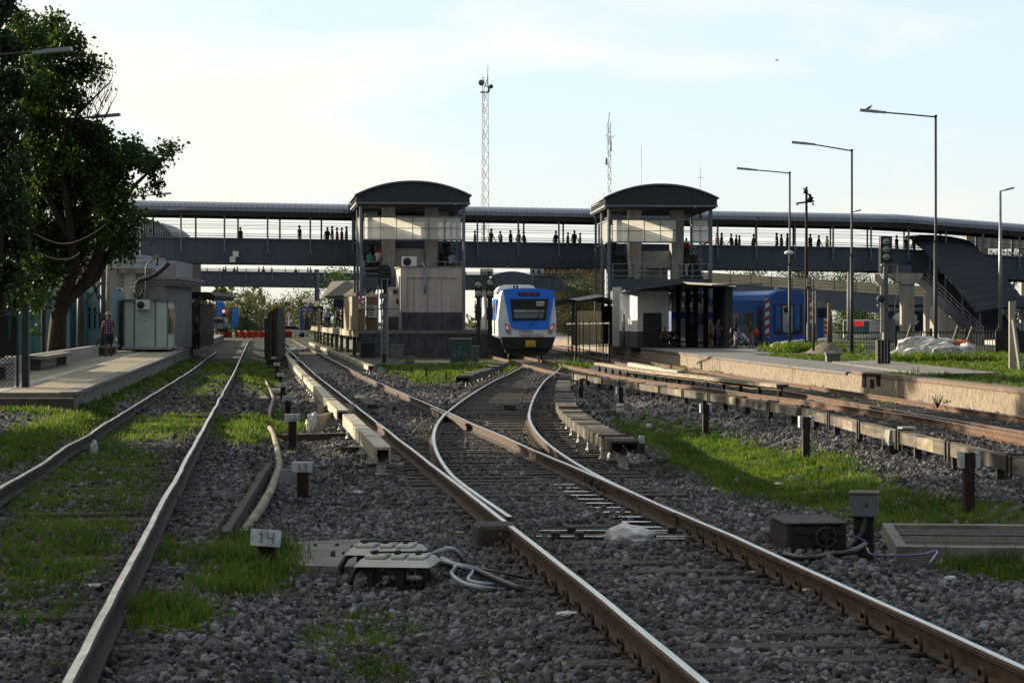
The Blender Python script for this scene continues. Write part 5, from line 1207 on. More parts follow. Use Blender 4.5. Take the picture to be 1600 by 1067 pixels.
# wire mesh fence at the left edge
def meshfence():
    Y = 51.5; t = thing('mesh_fence', 'dark steel post and expanded metal fence panel at the left edge', 'fence', (W(38, 0, Y).x, Y, -.1))
    zb, zt = W(0, 626, Y).z, W(0, 478, Y).z
    mb = MB(); a, b = W(35, 0, Y).x, W(45, 0, Y).x; mb.box(a, b, Y - .06, Y + .08, zb - .1, zt); mb.box(a - .02, b + .02, Y - .08, Y + .1, zt, zt + .02); part('post', mb, m_bgdark, t, world=True)
    x1, x0 = W(29, 0, Y).x, W(-75, 0, Y).x; z0, z1 = W(0, 622, Y).z, W(0, 484, Y).z; mb = MB()
    mb.box(x1 - .05, x1, Y, Y + .05, z0 - .1, z1); mb.box(x0, x1 - .05, Y, Y + .05, z1 - .05, z1); mb.box(x0, x1 - .05, Y + .005, Y + .045, z1 - .16, z1 - .12); part('frame', mb, m_bgdark, t, world=True)
    mb = MB(); st = .10; hh = .045; k = 0; z = z0
    while z < z1 - .16:
        pts = []; x = x0; i = 0
        while x < x1 - .05: pts.append(Vector((x, Y + .025, z + (hh if (i + k) % 2 else 0)))); x += st/2; i += 1
        for p, q in zip(pts, pts[1:]): mb.beam(p, q, .008, .014)
        z += hh; k += 1
    part('mesh', mb, m_bgdark, t, world=True)
    x1 = W(26, 0, Y).x; mb = MB(); mb.box(x0, x1, Y + .06, Y + .075, W(0, 555, Y).z, W(0, 495, Y).z); part('backing_sheet', mb, m_black, t, world=True)
    mb = MB(); a, b = W(11, 0, Y).x, W(18, 0, Y).x; c = (a + b)/2; mb.prism([(c - .01, W(0,533,Y).z), (c + .01, W(0,533,Y).z), (b, W(0,492,Y).z), (c, W(0,485,Y).z), (a, W(0,492,Y).z)], 'y', Y + .03, Y + .045); part('plate', mb, m_teal, t, world=True)
meshfence()
# cabins and station house behind the platform
def wallbox(mb, x0, x1, yt, yb, Y, depth, side=None):
    a, b = W(x0, yt, Y), W(x1, yb, Y); mb.box(a.x, b.x, Y, Y + depth, b.z, a.z)
def slits(t, xs_, yt, yb, Y, w=3.5):
    for x in xs_: mb = MB(); a, b = W(x, yt, Y), W(x + w, yb, Y); mb.box(a.x, b.x, Y - .02, Y + .03, b.z, a.z); part('window', mb, m_glassdark, t, world=True)
def panels(mb, x0, x1, yt, yb, Y, n):
    for i in range(n + 1): p = W(x0 + (x1-x0)*i/n, 0, Y).x; mb.box(p - .03, p + .03, Y - .03, Y, W(0, yb, Y).z, W(0, yt, Y).z)
t = thing('site_cabin', 'dark teal cabin behind the low wall at the left, half hidden by foliage', 'cabin', W(55, 555, 100)); mb = MB(); wallbox(mb, -30, 66, 462, 558, 100, 5); part('wall', mb, m_teal, t, world=True); mb = MB(); panels(mb, -30, 66, 464, 556, 100, 6); part('batten', mb, m_teal, t, world=True)
t = thing('site_cabin', 'pale teal cabin with narrow slit windows behind the big tree trunk', 'cabin', W(80, 552, 103)); mb = MB(); wallbox(mb, 68, 90, 458, 556, 103, 5); part('wall', mb, m_tealpale, t, world=True); slits(t, (73, 80), 474, 520, 103)
mb = MB(); panels(mb, 68, 90, 460, 556, 103, 3); part('batten', mb, m_tealpale, t, world=True)
t = thing('site_cabin', 'teal cabin seen between the tree trunk and the dark lamp post', 'cabin', W(115, 550, 106)); mb = MB(); wallbox(mb, 104, 126, 455, 550, 106, 5); part('wall', mb, m_teal, t, world=True)
mb = MB(); panels(mb, 104, 126, 457, 550, 106, 3); part('batten', mb, m_teal, t, world=True)
t = thing('site_cabin', 'light blue cabin with slit windows just left of the man in the hat', 'cabin', W(145, 545, 108)); mb = MB(); wallbox(mb, 127, 162, 452, 548, 108, 6); part('wall', mb, m_tealpale, t, world=True); slits(t, (131, 139, 147, 155), 480, 514, 108, 2.6)
mb = MB(); panels(mb, 127, 162, 454, 546, 108, 4); part('batten', mb, m_tealpale, t, world=True)
def mint_cabin():
    Y = 112; t = thing('site_cabin', 'pale green panelled cabin with an air conditioner, right of the man in the hat', 'cabin', W(193, 542, Y), 0)
    a, b, c = W(194, 470, Y), W(262, 542, Y), W(283, 0, Y + 20)
    # front and long side receding along the track
    P = [(a.x, Y), (b.x, Y), (b.x - .1069*9/.9943, Y + 9), (a.x - .1069*9/.9943, Y + 9)]; mb = MB(); mb.prism(P, 'z', b.z, a.z); part('wall', mb, m_mint, t, world=True)
    mb = MB()
    for x in (194, 210, 243, 262): p = W(x, 0, Y).x; mb.box(p - .025, p + .025, Y - .03, Y, b.z, a.z)
    part('batten', mb, m_greycab, t, world=True)
    mb = MB(); q = [(P[0][0] - .1, Y - .15), (P[1][0] + .1, Y - .15), (P[2][0] + .1, Y + 9), (P[3][0] - .1, Y + 9)]; mb.prism(q, 'z', a.z, a.z + .08); part('roof', mb, m_greycab, t, world=True)
    mb = MB(); mb.prism(q, 'z', b.z - .12, b.z); part('plinth', mb, m_pale, t, world=True)
    for i in range(4):
        y = Y + 1.0 + i*1.9; mb = MB(); x = b.x - .1069*(y - Y)/.9943; mb.box(x - .02, x + .05, y, y + .5, W(0, 522, Y).z, W(0, 482, Y).z); part('window', mb, m_glassdark, t, world=True)
    mb = MB(); d = W(226, 500, Y); mb.box(d.x - .1, d.x + .1, Y - .06, Y - .03, d.z - .03, d.z + .03); part('handle', mb, m_white, t, world=True)
    ac('air_conditioner', 'white air conditioner on the front of the pale green cabin', 212, 234, 469, 484, Y - .35)
def ac(name, label, x0, x1, yt, yb, Y, dep=.32):
    a, b = W(x0, yt, Y), W(x1, yb, Y); w, h = b.x - a.x, a.z - b.z; t = thing(name, label, 'air conditioner', (a.x, Y, b.z))
    mb = MB(); mb.box(0, w, 0, dep, 0, h, 0, .015); part('case', mb, m_white, t)
    mb = MB(); mb.lathe([(h*.40, -.012), (h*.40, .004)], (w*.36, 0, h*.5), 18, axis='y'); part('fan_opening', mb, m_black, t)
    mb = MB()
    for q in (.14, .26, .38): mb.tube([(w*.36 + h*q*math.cos(u*math.pi/8), -.02, h*.5 + h*q*math.sin(u*math.pi/8)) for u in range(17)], .006, 5)
    part('grille', mb, m_greycab, t)
mint_cabin()
def house():
    Y = 118; t = thing('station_house', 'old grey station house with a cornice behind the cabins', 'building', W(220, 540, Y)); 
    mb = MB(); wallbox(mb, 120, 208, 402, 545, Y, 10); wallbox(mb, 208, 258, 435, 545, Y + .02, 9.9); part('wall', mb, m_greywall, t, world=True)
    mb = MB(); wallbox(mb, 176, 222, 398, 420, Y - .6, 8); part('parapet', mb, m_palebl, t, world=True)
    mb = MB()
    for yt, yb, o in ((433, 437, .35), (437, 442, .22), (442, 446, .1)): a, b = W(212, yt, Y), W(268, yb, Y); mb.box(a.x, b.x + o, Y - o, Y + 10, b.z, a.z)
    part('cornice', mb, m_greywall, t, world=True)
    mb = MB(); wallbox(mb, 194, 212, 420, 470, Y - .7, 1.0); part('pillar', mb, m_concl, t, world=True)
    mb = MB(); wallbox(mb, 176, 236, 419, 427, Y - .9, 1.2); part('beam', mb, m_conc, t, world=True)
    for x0, x1 in ((165, 173), (181, 190)): mb = MB(); a, b = W(x0, 478, Y), W(x1, 540, Y); mb.box(a.x, b.x, Y - .04, Y, b.z, a.z); part('door', mb, m_greycab, t, world=True)
    ac('air_conditioner', 'white air conditioner on the grey station house behind the lamp post', 182, 193, 450, 463, Y - .4)
m_greywall = M('grey_render', (.26, .26, .27), .85, 0, .18, 1.2, .2, 12); m_palebl = M('pale_blue_wall', (.40, .44, .50), .8, 0, .1, 1, .1)
house()
t = thing('corrugated_building', 'tall pale corrugated metal building behind the station house, under the bridge', 'building', W(262, 540, 150)); mb = MB(); wallbox(mb, 228, 274, 408, 545, 150, 8); part('wall', mb, m_palebl, t, world=True)
mb = MB(); panels(mb, 228, 274, 410, 545, 150, 14); part('rib', mb, m_greycab, t, world=True)
t = thing('brick_building', 'brown brick building glimpsed under the left end of the bridge', 'building', W(283, 540, 185)); mb = MB(); wallbox(mb, 270, 293, 405, 545, 185, 8); part('wall', mb, m_brick, t, world=True); mb = MB(); wallbox(mb, 278, 296, 440, 462, 184, .6); part('panel', mb, m_palebl, t, world=True)
def vault():
    Y = 190; t = thing('vaulted_building', 'grey metal building with a rounded roof above the left end of the bridge', 'building', W(235, 540, Y)); mb = MB()
    prof = [(150, 400), (150, 340), (225, 341), (240, 345), (256, 353), (264, 360), (268, 367), (268, 400)]; mb.prism([(W(x, y, Y).x, W(x, y, Y).z) for x, y in prof], 'y', Y, Y + 12); part('roof', mb, m_greycab, t, world=True)
    mb = MB(); wallbox(mb, 100, 262, 371, 545, Y + 1, 10); part('wall', mb, m_brick, t, world=True)
    mb = MB()
    for i in range(30): x = 152 + i*3.8; y = 341 if x < 225 else 341 + (x-225)**1.35*.17; p = W(x, y + 3, Y); mb.box(p.x - .03, p.x + .03, Y - .06, Y, W(0, 372, Y).z, p.z)
    part('rib', mb, m_palebl, t, world=True)
vault()
t = thing('grey_building', 'pale grey building behind the tree with a blue sign panel', 'building', W(110, 540, 135)); mb = MB(); wallbox(mb, 55, 172, 352, 545, 135, 9); part('wall', mb, m_palebl, t, world=True); mb = MB(); wallbox(mb, 88, 99, 354, 372, 134.8, .15); part('sign_panel', mb, m_signblue, t, world=True); mb = MB(); wallbox(mb, 147, 157, 350, 362, 134.8, .15); part('window', mb, m_brick, t, world=True)
mb = MB(); wallbox(mb, 50, 178, 346, 352, 134.5, 10); part('roof', mb, m_white, t, world=True)
def dark_canopy():
    Y = 128; t = thing('canopy', 'dark sloping platform canopy with bars beyond the pale green cabin', 'canopy', W(300, 540, Y)); mb = MB()
    a, b = W(250, 455, Y), W(327, 462, Y); mb.prism([(a.x, a.z), (b.x, a.z - .05), (W(336, 0, Y).x, b.z), (W(334, 0, Y).x, b.z - .22), (a.x, a.z - .32)], 'y', Y, Y + 9); part('roof', mb, m_ceil, t, world=True)
    mb = MB(); mb.beam(W(302, 478, Y), W(316, 464, Y), .2, .25); part('bracket', mb, m_plank, t, world=True)
    mb = MB(); wallbox(mb, 284, 313, 474, 540, Y + 3, 6); part('wall', mb, m_black, t, world=True)
    for i in range(9):
        x = 288 + i*4.2 if i < 5 else 312 + (i-5)*5.3; y = Y + (0 if i < 5 else 14); mb = MB(); p = W(x, 470 if i > 4 else 500, y); mb.box(p.x - .05, p.x + .05, y, y + .08, .3, p.z); part('bar', mb, m_ceil, t, world=True)
dark_canopy()
# ------------------------------------------------------------------ lamps
def lamp(label, px, py_top, H_tip, Y, zb, sgn, group, arm=1.9, rise=.19):
    p = W(px, py_top, Y); t = thing('platform_lamp', label, 'lamp post', (p.x, Y, zb), 0, group); h = p.z - zb
    mb = MB(); mb.tube([(0,0,0), (0,0,h*.48)], .085, 10); mb.tube([(0,0,h*.48), (0,0,h*.5), (0,0,h)], [.085, .055, .05], 10); mb.box(-.06, .06, -.06, .06, h - .02, h + .05); part('pole', mb, m_bgdark, t)
    mb = MB(); mb.tube([(0,0,h - .03), (sgn*arm*.5, 0, h + rise*.45), (sgn*arm, 0, h + rise)], .032, 8); part('arm', mb, m_bgdark, t)
    mb = MB(); a = sgn*arm; z = h + rise; mb.beam((a - sgn*.1, 0, z - .005), (a + sgn*.3, 0, z + .03), .16, .09); mb.beam((a + sgn*.25, 0, z + .03), (a + sgn*1.0, 0, z + .10), .30, .10); part('lamp_head', mb, m_lamp, t)
    return t
LG, LR = 'slim lamp posts along the left platform', 'tall lamp posts along the right platform'
lamp('tall lamp post with a bird on its head, nearest along the grassy platform', 1462, 182, 0, 98, .2, -1, LR, 2.15, .16)
lamp('tall lamp post with a small dome fixture, standing in front of the blue coach', 1234, 270, 0, 127, .2, -1, LR, 1.85, .14)
lamp('tall lamp post between the other two, close to the bare utility pole', 1331, 235, 0, 112, .2, -1, LR, 1.85, .28)
lamp('lamp whose head reaches in at the left edge over the dark tree', -45, 88, 0, 66, .4, 1, LG, 1.8, .1)
lamp('lamp half hidden in the big tree, its head level with the bare twigs', 68, 187, 0, 86.6, .4, 1, LG, 1.8, .08)
lamp('lamp with its head just inside the right side of the big tree', 125, 241, 0, 104, .4, 1, LG, 1.8, .1)
lamp('lamp with its slim head standing clear above the bridge roof edge', 192, 308, 0, 138, .4, 1, LG, 1.8, .12)
lamp('lamp whose head crosses the front of the bridge roof', 220, 332, 0, 152, .4, 1, LG, 1.8, .16)
o = W(1233, 396, 126.8); mb = MB(); mb.lathe([(.05, .16), (.22, .10), (.27, 0), (.2, -.05), (.02, -.06)], (0, 0, 0), 16); single('dome_fixture', mb, m_white, 'white dome fixture clamped to the lamp post before the blue coach', 'fixture', o)
def silverlamp(px, py, Y, zb, label, hx):
    p = W(px, py, Y); t = thing('street_lamp', label, 'street lamp', (p.x, Y, zb)); h = p.z - zb; mb = MB(); mb.tube([(0,0,0), (0,0,h)], [.12*Y/120, .06*Y/120], 10); part('pole', mb, m_galv, t); mb = MB(); mb.beam((0,0,h), (hx*.5,0,h + .12*abs(hx)), .08, .08); mb.beam((hx*.4,0,h+.1*abs(hx)), (hx,0,h + .25*abs(hx)), .3, .12); part('lamp_head', mb, m_lamp, t)
silverlamp(1563, 299, 150, .2, 'silver street lamp in front of the covered staircase roof', .85); silverlamp(1330, 332, 220, .2, 'distant street lamp peeping above the bridge roof', .9)
# poles on the left platform
def pole(label, x, yt, yb, Y, r, mat, lean=0): 
    a, b = W(x, yb, Y), W(x + lean, yt, Y); mb = MB(); mb.tube([a, b], [r, r*.85], 10); return world_single('pole', mb, mat, label, 'pole')
pole('pale wooden pole behind the man in the hat', 167, 388, 546, 104, .10, m_plankpale, 3); pole('dark steel post right behind the man in the hat', 161, 425, 550, 100, .13, m_bgdark)
pole('dark slender post beside the forked trunk of the big tree', 88, 462, 550, 92, .10, m_bark); pole('broad dark post standing before the light blue cabin', 126, 425, 542, 95, .16, m_bgdark)
mb = MB()
for (a, b), (c, d) in (((130, 478), (160, 440)), ((130, 410), (160, 470)), ((130, 489), (160, 490)), ((150, 540), (162, 522)), ((115, 365), (155, 470))): mb.beam(W(a, b, 97), W(c, d, 97), .07, .07)
world_single('brace_frame', mb, m_bgdark, 'dark diagonal bracing bars between the posts by the man in the hat', 'frame')
def wire(label, pts, Y, r=.014, mat=None, sag=0):
    P = [W(x, y, Y) for x, y in pts]; Q = []
    for i in range(len(P)-1):
        p0, p1, p2, p3 = P[max(i-1,0)], P[i], P[i+1], P[min(i+2,len(P)-1)]
        for k in range(5): u = k/5; Q.append(.5*((2*p1)+(p2-p0)*u+(2*p0-5*p1+4*p2-p3)*u*u+(3*p1-p0-3*p2+p3)*u**3))
    Q.append(P[-1]); mb = MB(); mb.tube(Q, r, 6); return world_single('wire', mb, mat or m_galv, label, 'wire')
wire('long sagging white cable strung in front of the big tree', [(-20, 320), (20, 345), (55, 366), (90, 380), (120, 377), (150, 362), (168, 348)], 84.5, .022, m_concl)
wire('lower looping cable at the left edge under the sagging white one', [(-20, 375), (10, 386), (30, 387), (50, 377)], 84, .018, m_concl)
wire('pale cable drooping beside the light cabin foliage', [(60, 395), (85, 404), (110, 404), (125, 394)], 84, .018, m_concl)
wire('thin wire running right from the lamp post to the station house', [(192, 413), (215, 411), (240, 410)], 116, .014, m_cable)
mb = MB(); 
P = [W(x, y, 113) for x, y in ((214, 466), (213, 445), (218, 438), (230, 435), (242, 430), (255, 420), (264, 411))]; mb.tube(P, .11, 10); world_single('duct', mb, m_ceil, 'fat black bent conduit rising from the cabin roof to the bridge', 'conduit')
mb = MB()
for i in range(6): c = W(212 + (i % 3)*3, 455 + i*2, 112.5); mb.tube([c + Vector((.22*math.cos(k*.7), .05*i, .28*math.sin(k*.7) + .02*k)) for k in range(10)], .022, 6, i % 2)
world_single('cable_coil', mb, (m_cable, m_concl), 'tangled coil of black and white cable above the cabin air conditioner', 'cable coil')
t = thing('floodlight', 'floodlight on a bent bracket below the left end of the bridge', 'floodlight', W(228, 470, 114)); mb = MB(); mb.tube([W(x, y, 114) for x, y in ((228, 470), (228, 418), (232, 411), (242, 403))], .04, 7); part('bracket', mb, m_greycab, t, world=True)
mb = MB(); mb.beam(W(238, 405, 114), W(247, 400, 114), .22, .16); part('lamp_head', mb, m_plankpale, t, world=True); mb = MB(); mb.tube([W(247, 403, 114), W(245, 415, 114)], .05, 6); part('cable', mb, m_cable, t, world=True)
# the man in the hat
t, J = person('man in a straw hat, checked shirt and dark shorts walking on the left platform', (W(169.5, 0, 97).x, 97, .38), R(12), 'stroll', 'navy', 'navy', 1.76, m_skind, None, shorts=True)
m_check = M('checked_shirt', (.05, .03, .07), .9, 0, .1, 5, 0); 
def checks():
    tt = m_check.node_tree; b = tt.nodes['Principled BSDF']; tc = tt.nodes.new('ShaderNodeTexCoord'); w = []
    for ax in (0, 2):
        s = tt.nodes.new('ShaderNodeSeparateXYZ'); tt.links.new(tc.outputs['Object'], s.inputs[0]); m_ = tt.nodes.new('ShaderNodeMath'); m_.operation = 'MULTIPLY'; m_.inputs[1].default_value = 60; s2 = tt.nodes.new('ShaderNodeMath'); s2.operation = 'SINE'; tt.links.new(s.outputs[ax], m_.inputs[0]); tt.links.new(m_.outputs[0], s2.inputs[0]); w.append(s2)
    ad = tt.nodes.new('ShaderNodeMath'); ad.operation = 'ADD'; tt.links.new(w[0].outputs[0], ad.inputs[0]); tt.links.new(w[1].outputs[0], ad.inputs[1]); r = tt.nodes.new('ShaderNodeValToRGB'); r.color_ramp.interpolation = 'CONSTANT'; e = r.color_ramp.elements; e[0].color = (.03, .02, .05, 1); e[1].color = (.36, .30, .36, 1); e[1].position = .82; k = e.new(.4); k.color = (.12, .045, .09, 1)
    mr = tt.nodes.new('ShaderNodeMapRange'); mr.inputs[1].default_value = -2; mr.inputs[2].default_value = 2; tt.links.new(ad.outputs[0], mr.inputs[0]); tt.links.new(mr.outputs[0], r.inputs[0]); tt.links.new(r.outputs[0], b.inputs['Base Color'])
checks()
for c in kids(t):
    if c.name.startswith('shirt'): c.material_slots[0].material = m_check
hz = J['crown'].z; mb = MB(); mb.lathe([(.19, hz - .05), (.185, hz - .035), (.11, hz - .03), (.10, hz + .05), (.07, hz + .075), (.0, hz + .08)], (0, -.01, 0), 18); part('hat', mb, m_plankpale, t)
hh = J['neck'] + Vector((.165, 0, -.075)) + Vector((.09, 0, -.28)) + Vector((.02, -.07, -.24)); mb = MB(); mb.beam(hh + Vector((.02, -.03, -.06)), hh + Vector((.05, -.06, -.24)), .07, .03); mb2 = single('paper_roll', mb.xf(Matrix.Translation((0, 0, 0))), m_white, 'white rolled paper held in the hand of the man in the straw hat', 'paper'); mb2.location = t.location; mb2.rotation_euler = t.rotation_euler
person('person on the stairs behind the tree, seen above the drooping cable', (W(111, 0, 120).x, 120, W(0, 420, 120).z - .2), R(20), 'stroll', 'brown', 'black', 1.7)
t = thing('site_stair', 'dark stair landing behind the big tree trunk', 'stair', W(110, 540, 121)); mb = MB(); wallbox(mb, 78, 172, 421, 428, 119.3, 3); part('landing', mb, m_bgdark, t, world=True); mb = MB(); mb.beam(W(90, 405, 119.2), W(118, 396, 119.2), .06, .06); mb.beam(W(128, 428, 121), W(172, 470, 121), 1.2, .4); part('rail', mb, m_bgdark, t, world=True)
mb = MB(); wallbox(mb, 80, 84, 428, 545, 121, .3); wallbox(mb, 165, 169, 428, 545, 121, .3); part('leg', mb, m_bgdark, t, world=True)
person('person in dark clothes standing under the dark canopy beyond the cabin', (W(307, 0, 126).x, 126, .38), R(40), 'stand', 'navy', 'black', 1.7)
# ------------------------------------------------------------------ island platform and equipment room
def wb(mb, x0, x1, yt, yb, Y, dep, mi=0): a, b = W(x0, yt, Y), W(x1, yb, Y); return mb.box(a.x, b.x, Y, Y + dep, b.z, a.z, mi)
YP = 146.0
zP = W(0, 516, YP).z
m_plywarm = M('warm_plywood', (.42, .33, .19), .8, 0, .15, 1.4, .1, 14, col2=(.60, .50, .32))
def island():
    t = thing('platform', 'high island platform with a sooty dark end wall, reaching back to the Moreno sign', 'platform', (W(672, 0, YP).x, YP, -.3))
    L = lambda x, y: x - .1075 * (y - YP)
    a, b = W(561, 0, YP).x, W(788, 0, YP).x
    def quadp(x0, x1, y0, y1, z0, z1): q = MB(); q.prism([(L(x0, y0), y0), (L(x1, y0), y0), (L(x1, y1), y1), (L(x0, y1), y1)], 'z', z0, z1); return q
    part('end_wall', quadp(a + .1, b, YP, YP + 2, -.6, zP - .22), m_dplinth, t, world=True)
    part('base', quadp(a + 1.4, b, YP + 2, 300, -.6, zP - .22), m_dplinth, t, world=True)
    part('deck', quadp(a, b, YP - .05, 300, zP - .22, zP), m_platdeck, t, world=True)
    for k in range(22):
        y0 = YP + .05 + k*6; q = quadp(a - .22, a - .005, y0, y0 + (5.9 if k % 3 else 5.0), zP - .42, zP + .01); part('edge_beam', q, [m_plankpale, m_plank, m_plankpale, m_beige][k % 4], t, world=True)
        if k % 2 == 0: part('support', quadp(a + .1, a + .35, y0 + .3, y0 + .6, -.5, zP - .22), m_plank, t, world=True)
m_platdeck = M('platform_deck', (.12, .12, .125), .85, 0, .2, 1.5, .2, 12, col2=(.22, .215, .21))
island()
def room():
    Y = YP + .7; t = thing('equipment_room', 'boxy pale grey equipment room with a dark plinth on the end of the island platform', 'building', W(673, 516, Y))
    L = lambda x, y: x - .1075 * (y - Y)
    a, b = W(626, 0, Y).x, W(722, 0, Y).x; z0, z1, z2 = zP, W(0, 488, Y).z, W(0, 418, Y).z
    q = MB(); q.prism([(L(a, Y), Y), (L(b, Y), Y), (L(b, Y+5), Y+5), (L(a, Y+5), Y+5)], 'z', z1, z2); part('wall', q, m_roomwall, t, world=True)
    q = MB(); q.prism([(a - .01, Y - .02), (b + .01, Y - .02), (L(b, Y+5) + .01, Y+5), (L(a, Y+5) - .01, Y+5)], 'z', z0, z1); part('plinth', q, m_dplinth, t, world=True)
    q = MB(); x0, x1 = W(636, 0, Y).x, W(713, 0, Y).x; zt = W(0, 434, Y).z
    q.box(a, x0, Y - .09, Y - .003, z1, z2); q.box(x1, b, Y - .09, Y - .003, z1, z2); q.box(x0, x1, Y - .09, Y - .003, zt, z2); part('frame', q, m_roomwall, t, world=True)
    q = MB(); q.prism([(a - .08, Y - .15), (b + .08, Y - .15), (L(b, Y+5) + .08, Y+5), (L(a, Y+5) - .08, Y+5)], 'z', z2, z2 + .07); part('roof_slab', q, m_conc, t, world=True)
    q = MB()
    for x in (647, 668, 690): p = W(x, 0, Y).x; q.box(p - .01, p + .01, Y - .02, Y - .002, z1, zt)
    part('joint', q, m_conc, t, world=True)
    q = MB(); q.tube([W(658, 413, Y - .25), W(661, 413, Y - .28), W(663, 418, Y - .28), W(664, 445, Y - .26), W(664, 459, Y - .24)], .075, 10); part('downpipe', q, m_galv, t, world=True)
    ac('air_conditioner', 'white air conditioner unit standing on the roof of the pale grey equipment room', 628, 651, 401, 417, Y + .3)
m_roomwall = M('warm_grey_render', (.43, .38, .345), .85, 0, .14, 1.0, .12, 10, col2=(.58, .525, .49), stretch=(3, 3, .35))
room()
def hoarding():
    Y = YP + 1.2; t = thing('hoarding', 'sunlit plywood hoarding with warning notices at the left corner of the island platform', 'hoarding', W(560, 516, Y)); L = lambda x, y: x - .1075*(y - Y)
    a, b = W(550, 0, Y).x, W(559, 0, Y).x
    q = MB(); q.prism([(a, Y), (b, Y), (L(b, Y+14), Y+14), (L(a, Y+14), Y+14)], 'z', zP, W(0, 463, Y).z); part('panel', q, m_plankpale, t, world=True)
    q = MB(); wb(q, 559.3, 569, 467, 516, Y, .1); part('panel', q, m_ply, t, world=True)
    q = MB(); wb(q, 572, 591, 464, 516, Y + .6, .1); part('panel', q, m_ply, t, world=True)
    q = MB(); wb(q, 571, 590, 459, 464, Y + .5, .3); part('lintel', q, m_pale, t, world=True)
    q = MB(); wb(q, 560, 569.5, 465, 482, Y - .04, .03); n = part('notice', q, m_white, t, world=True)
    q = MB(); c = W(566.5, 471, Y - .06); q.tube([c + Vector((.19*math.cos(k*.45 + .6), 0, .19*math.sin(k*.45 + .6))) for k in range(12)], .055, 6); part('red_mark', q, m_red, n, world=True)
    q = MB(); wb(q, 561.5, 568, 478.5, 480, Y - .05, .008); part('lettering', q, m_numb, n, world=True)
    q = MB(); wb(q, 574, 589, 477, 496, Y + .55, .03); n = part('notice', q, m_sack, t, world=True)
    q = MB(); c = W(580, 484, Y + .53); q.tube([c + Vector((.2*math.cos(k*math.pi/8), 0, .2*math.sin(k*math.pi/8))) for k in range(17)], .022, 6); q.beam(c + Vector((-.08, 0, .02)), c + Vector((.1, 0, -.02)), .03, .09); part('pictogram', q, m_black, n, world=True)
    q = MB(); wb(q, 576, 585, 491, 492.4, Y + .54, .008); part('lettering', q, m_numb, n, world=True)
    q = MB(); wb(q, 606, 625, 449, 495, Y + 1, .2); part('wall', q, m_pale, t, world=True); q = MB(); wb(q, 606, 625, 495, 516, Y + .98, .24); part('plinth', q, m_dplinth, t, world=True)
    q = MB(); wb(q, 614, 621, 453, 459, Y + .95, .05); part('vent', q, m_black, t, world=True); q = MB(); wb(q, 619, 623, 468, 475, Y + .95, .05); part('vent', q, m_black, t, world=True)
m_ply = M('brown_plywood', (.16, .095, .045), .8, 0, .2, 1.5, .1, 14, col2=(.25, .155, .08))
hoarding()
t = thing('railing', 'thin galvanised posts and dark rails fencing the end of the island platform', 'railing', W(600, 516, YP + .3))
for x, yt in ((570, 450), (590.5, 447), (624, 432), (626.6, 432)): q = MB(); wb(q, x - 1, x + 1, yt, 516, YP + .25, .06); part('post', q, m_galv, t, world=True)
for y in (452, 483): q = MB(); q.beam(W(571, y, YP + .3), W(625, y, YP + .3), .05, .05); part('rail', q, m_bgdark, t, world=True)
def iroof():
    Y = 152; t = thing('platform_roof', 'ragged low roof of the island platform behind the hoarding', 'roof', W(545, 516, Y))
    q = MB(); q.slab([W(585, 462, Y), W(505, 466, 196), W(520, 442, 206), W(592, 440, 166)], .18); part('roof', q, m_plankd, t, world=True)
    q = MB(); q.slab([W(556, 470, 175), W(497, 465, 205), W(497, 459, 205), W(556, 461, 175)], .3); part('fascia', q, m_bgdark, t, world=True)
    q = MB(); q.beam(W(496, 421, 190), W(497, 470, 190), .22, .22); part('column', q, m_bglight, t, world=True); q = MB(); q.beam(W(493, 421, 190), W(493.5, 471, 190), .16, .16); part('column', q, m_bgdark, t, world=True)
    for i, (x, yt, Yc, w) in enumerate(((498, 487, 215, 4), (548, 478, 180, 5), (524, 478, 200, 3))): q = MB(); wb(q, x - w/2, x + w/2, yt, 518, Yc, .4); part('column', q, m_plankpale if i < 2 else m_concl, t, world=True)
    q = MB(); wb(q, 510, 527, 482, 487, 200, .5); part('beam', q, m_plankpale, t, world=True)
    q = MB(); q.slab([W(474, 472, 240), W(492, 466, 235), W(500, 468, 225), W(500, 474, 225)], .2); part('roof', q, m_ceil, t, world=True)
    q = MB(); wb(q, 521, 545, 468, 481, 185, .3); part('sign_board', q, m_navy, t, world=True)
iroof()
def txt(s, size, mat, parent, loc, name='lettering', rz=0, ext=.01, align='LEFT'):
    c = bpy.data.curves.new(name, 'FONT'); c.body = s; c.size = size; c.extrude = ext; c.align_x = align
    o = bpy.data.objects.new('tmp', c); COL.objects.link(o); dg = bpy.context.evaluated_depsgraph_get(); me = bpy.data.meshes.new_from_object(o.evaluated_get(dg)); bpy.data.objects.remove(o)
    me.materials.clear(); me.materials.append(mat); me.name = name
    r = bpy.data.objects.new(name, me); COL.objects.link(r); r.parent = parent; r.rotation_euler = (R(90), 0, rz); r.location = Vector(loc) - (parent.location if parent.parent is None else parent.parent.location) if True else loc
    return r
def moreno():
    Y = 236; a = W(470, 480, Y); t = thing('station_sign', 'blue station name sign reading Moreno on tall blue posts', 'sign', (a.x, Y, zP)); s = Y/F
    q = MB(); wb(q, 470, 496, 480, 487.5, Y, .2); b = part('board', q, m_signblue, t, world=True); q = MB(); wb(q, 469, 473.5, 480, 516.5, Y + .01, .2); part('post', q, m_signblue, t, world=True); q = MB(); wb(q, 467.8, 469, 480, 516.5, Y, .3); part('edge', q, m_concl, t, world=True)
    q = MB(); wb(q, 489, 505, 478, 487, Y - 4, .3); part('display', q, m_black, t, world=True)
    o = txt('Moreno', 4.3*s*1.45, m_white, t, (W(471.6, 0, Y).x, Y - .03, W(0, 485.6, Y).z))
moreno()
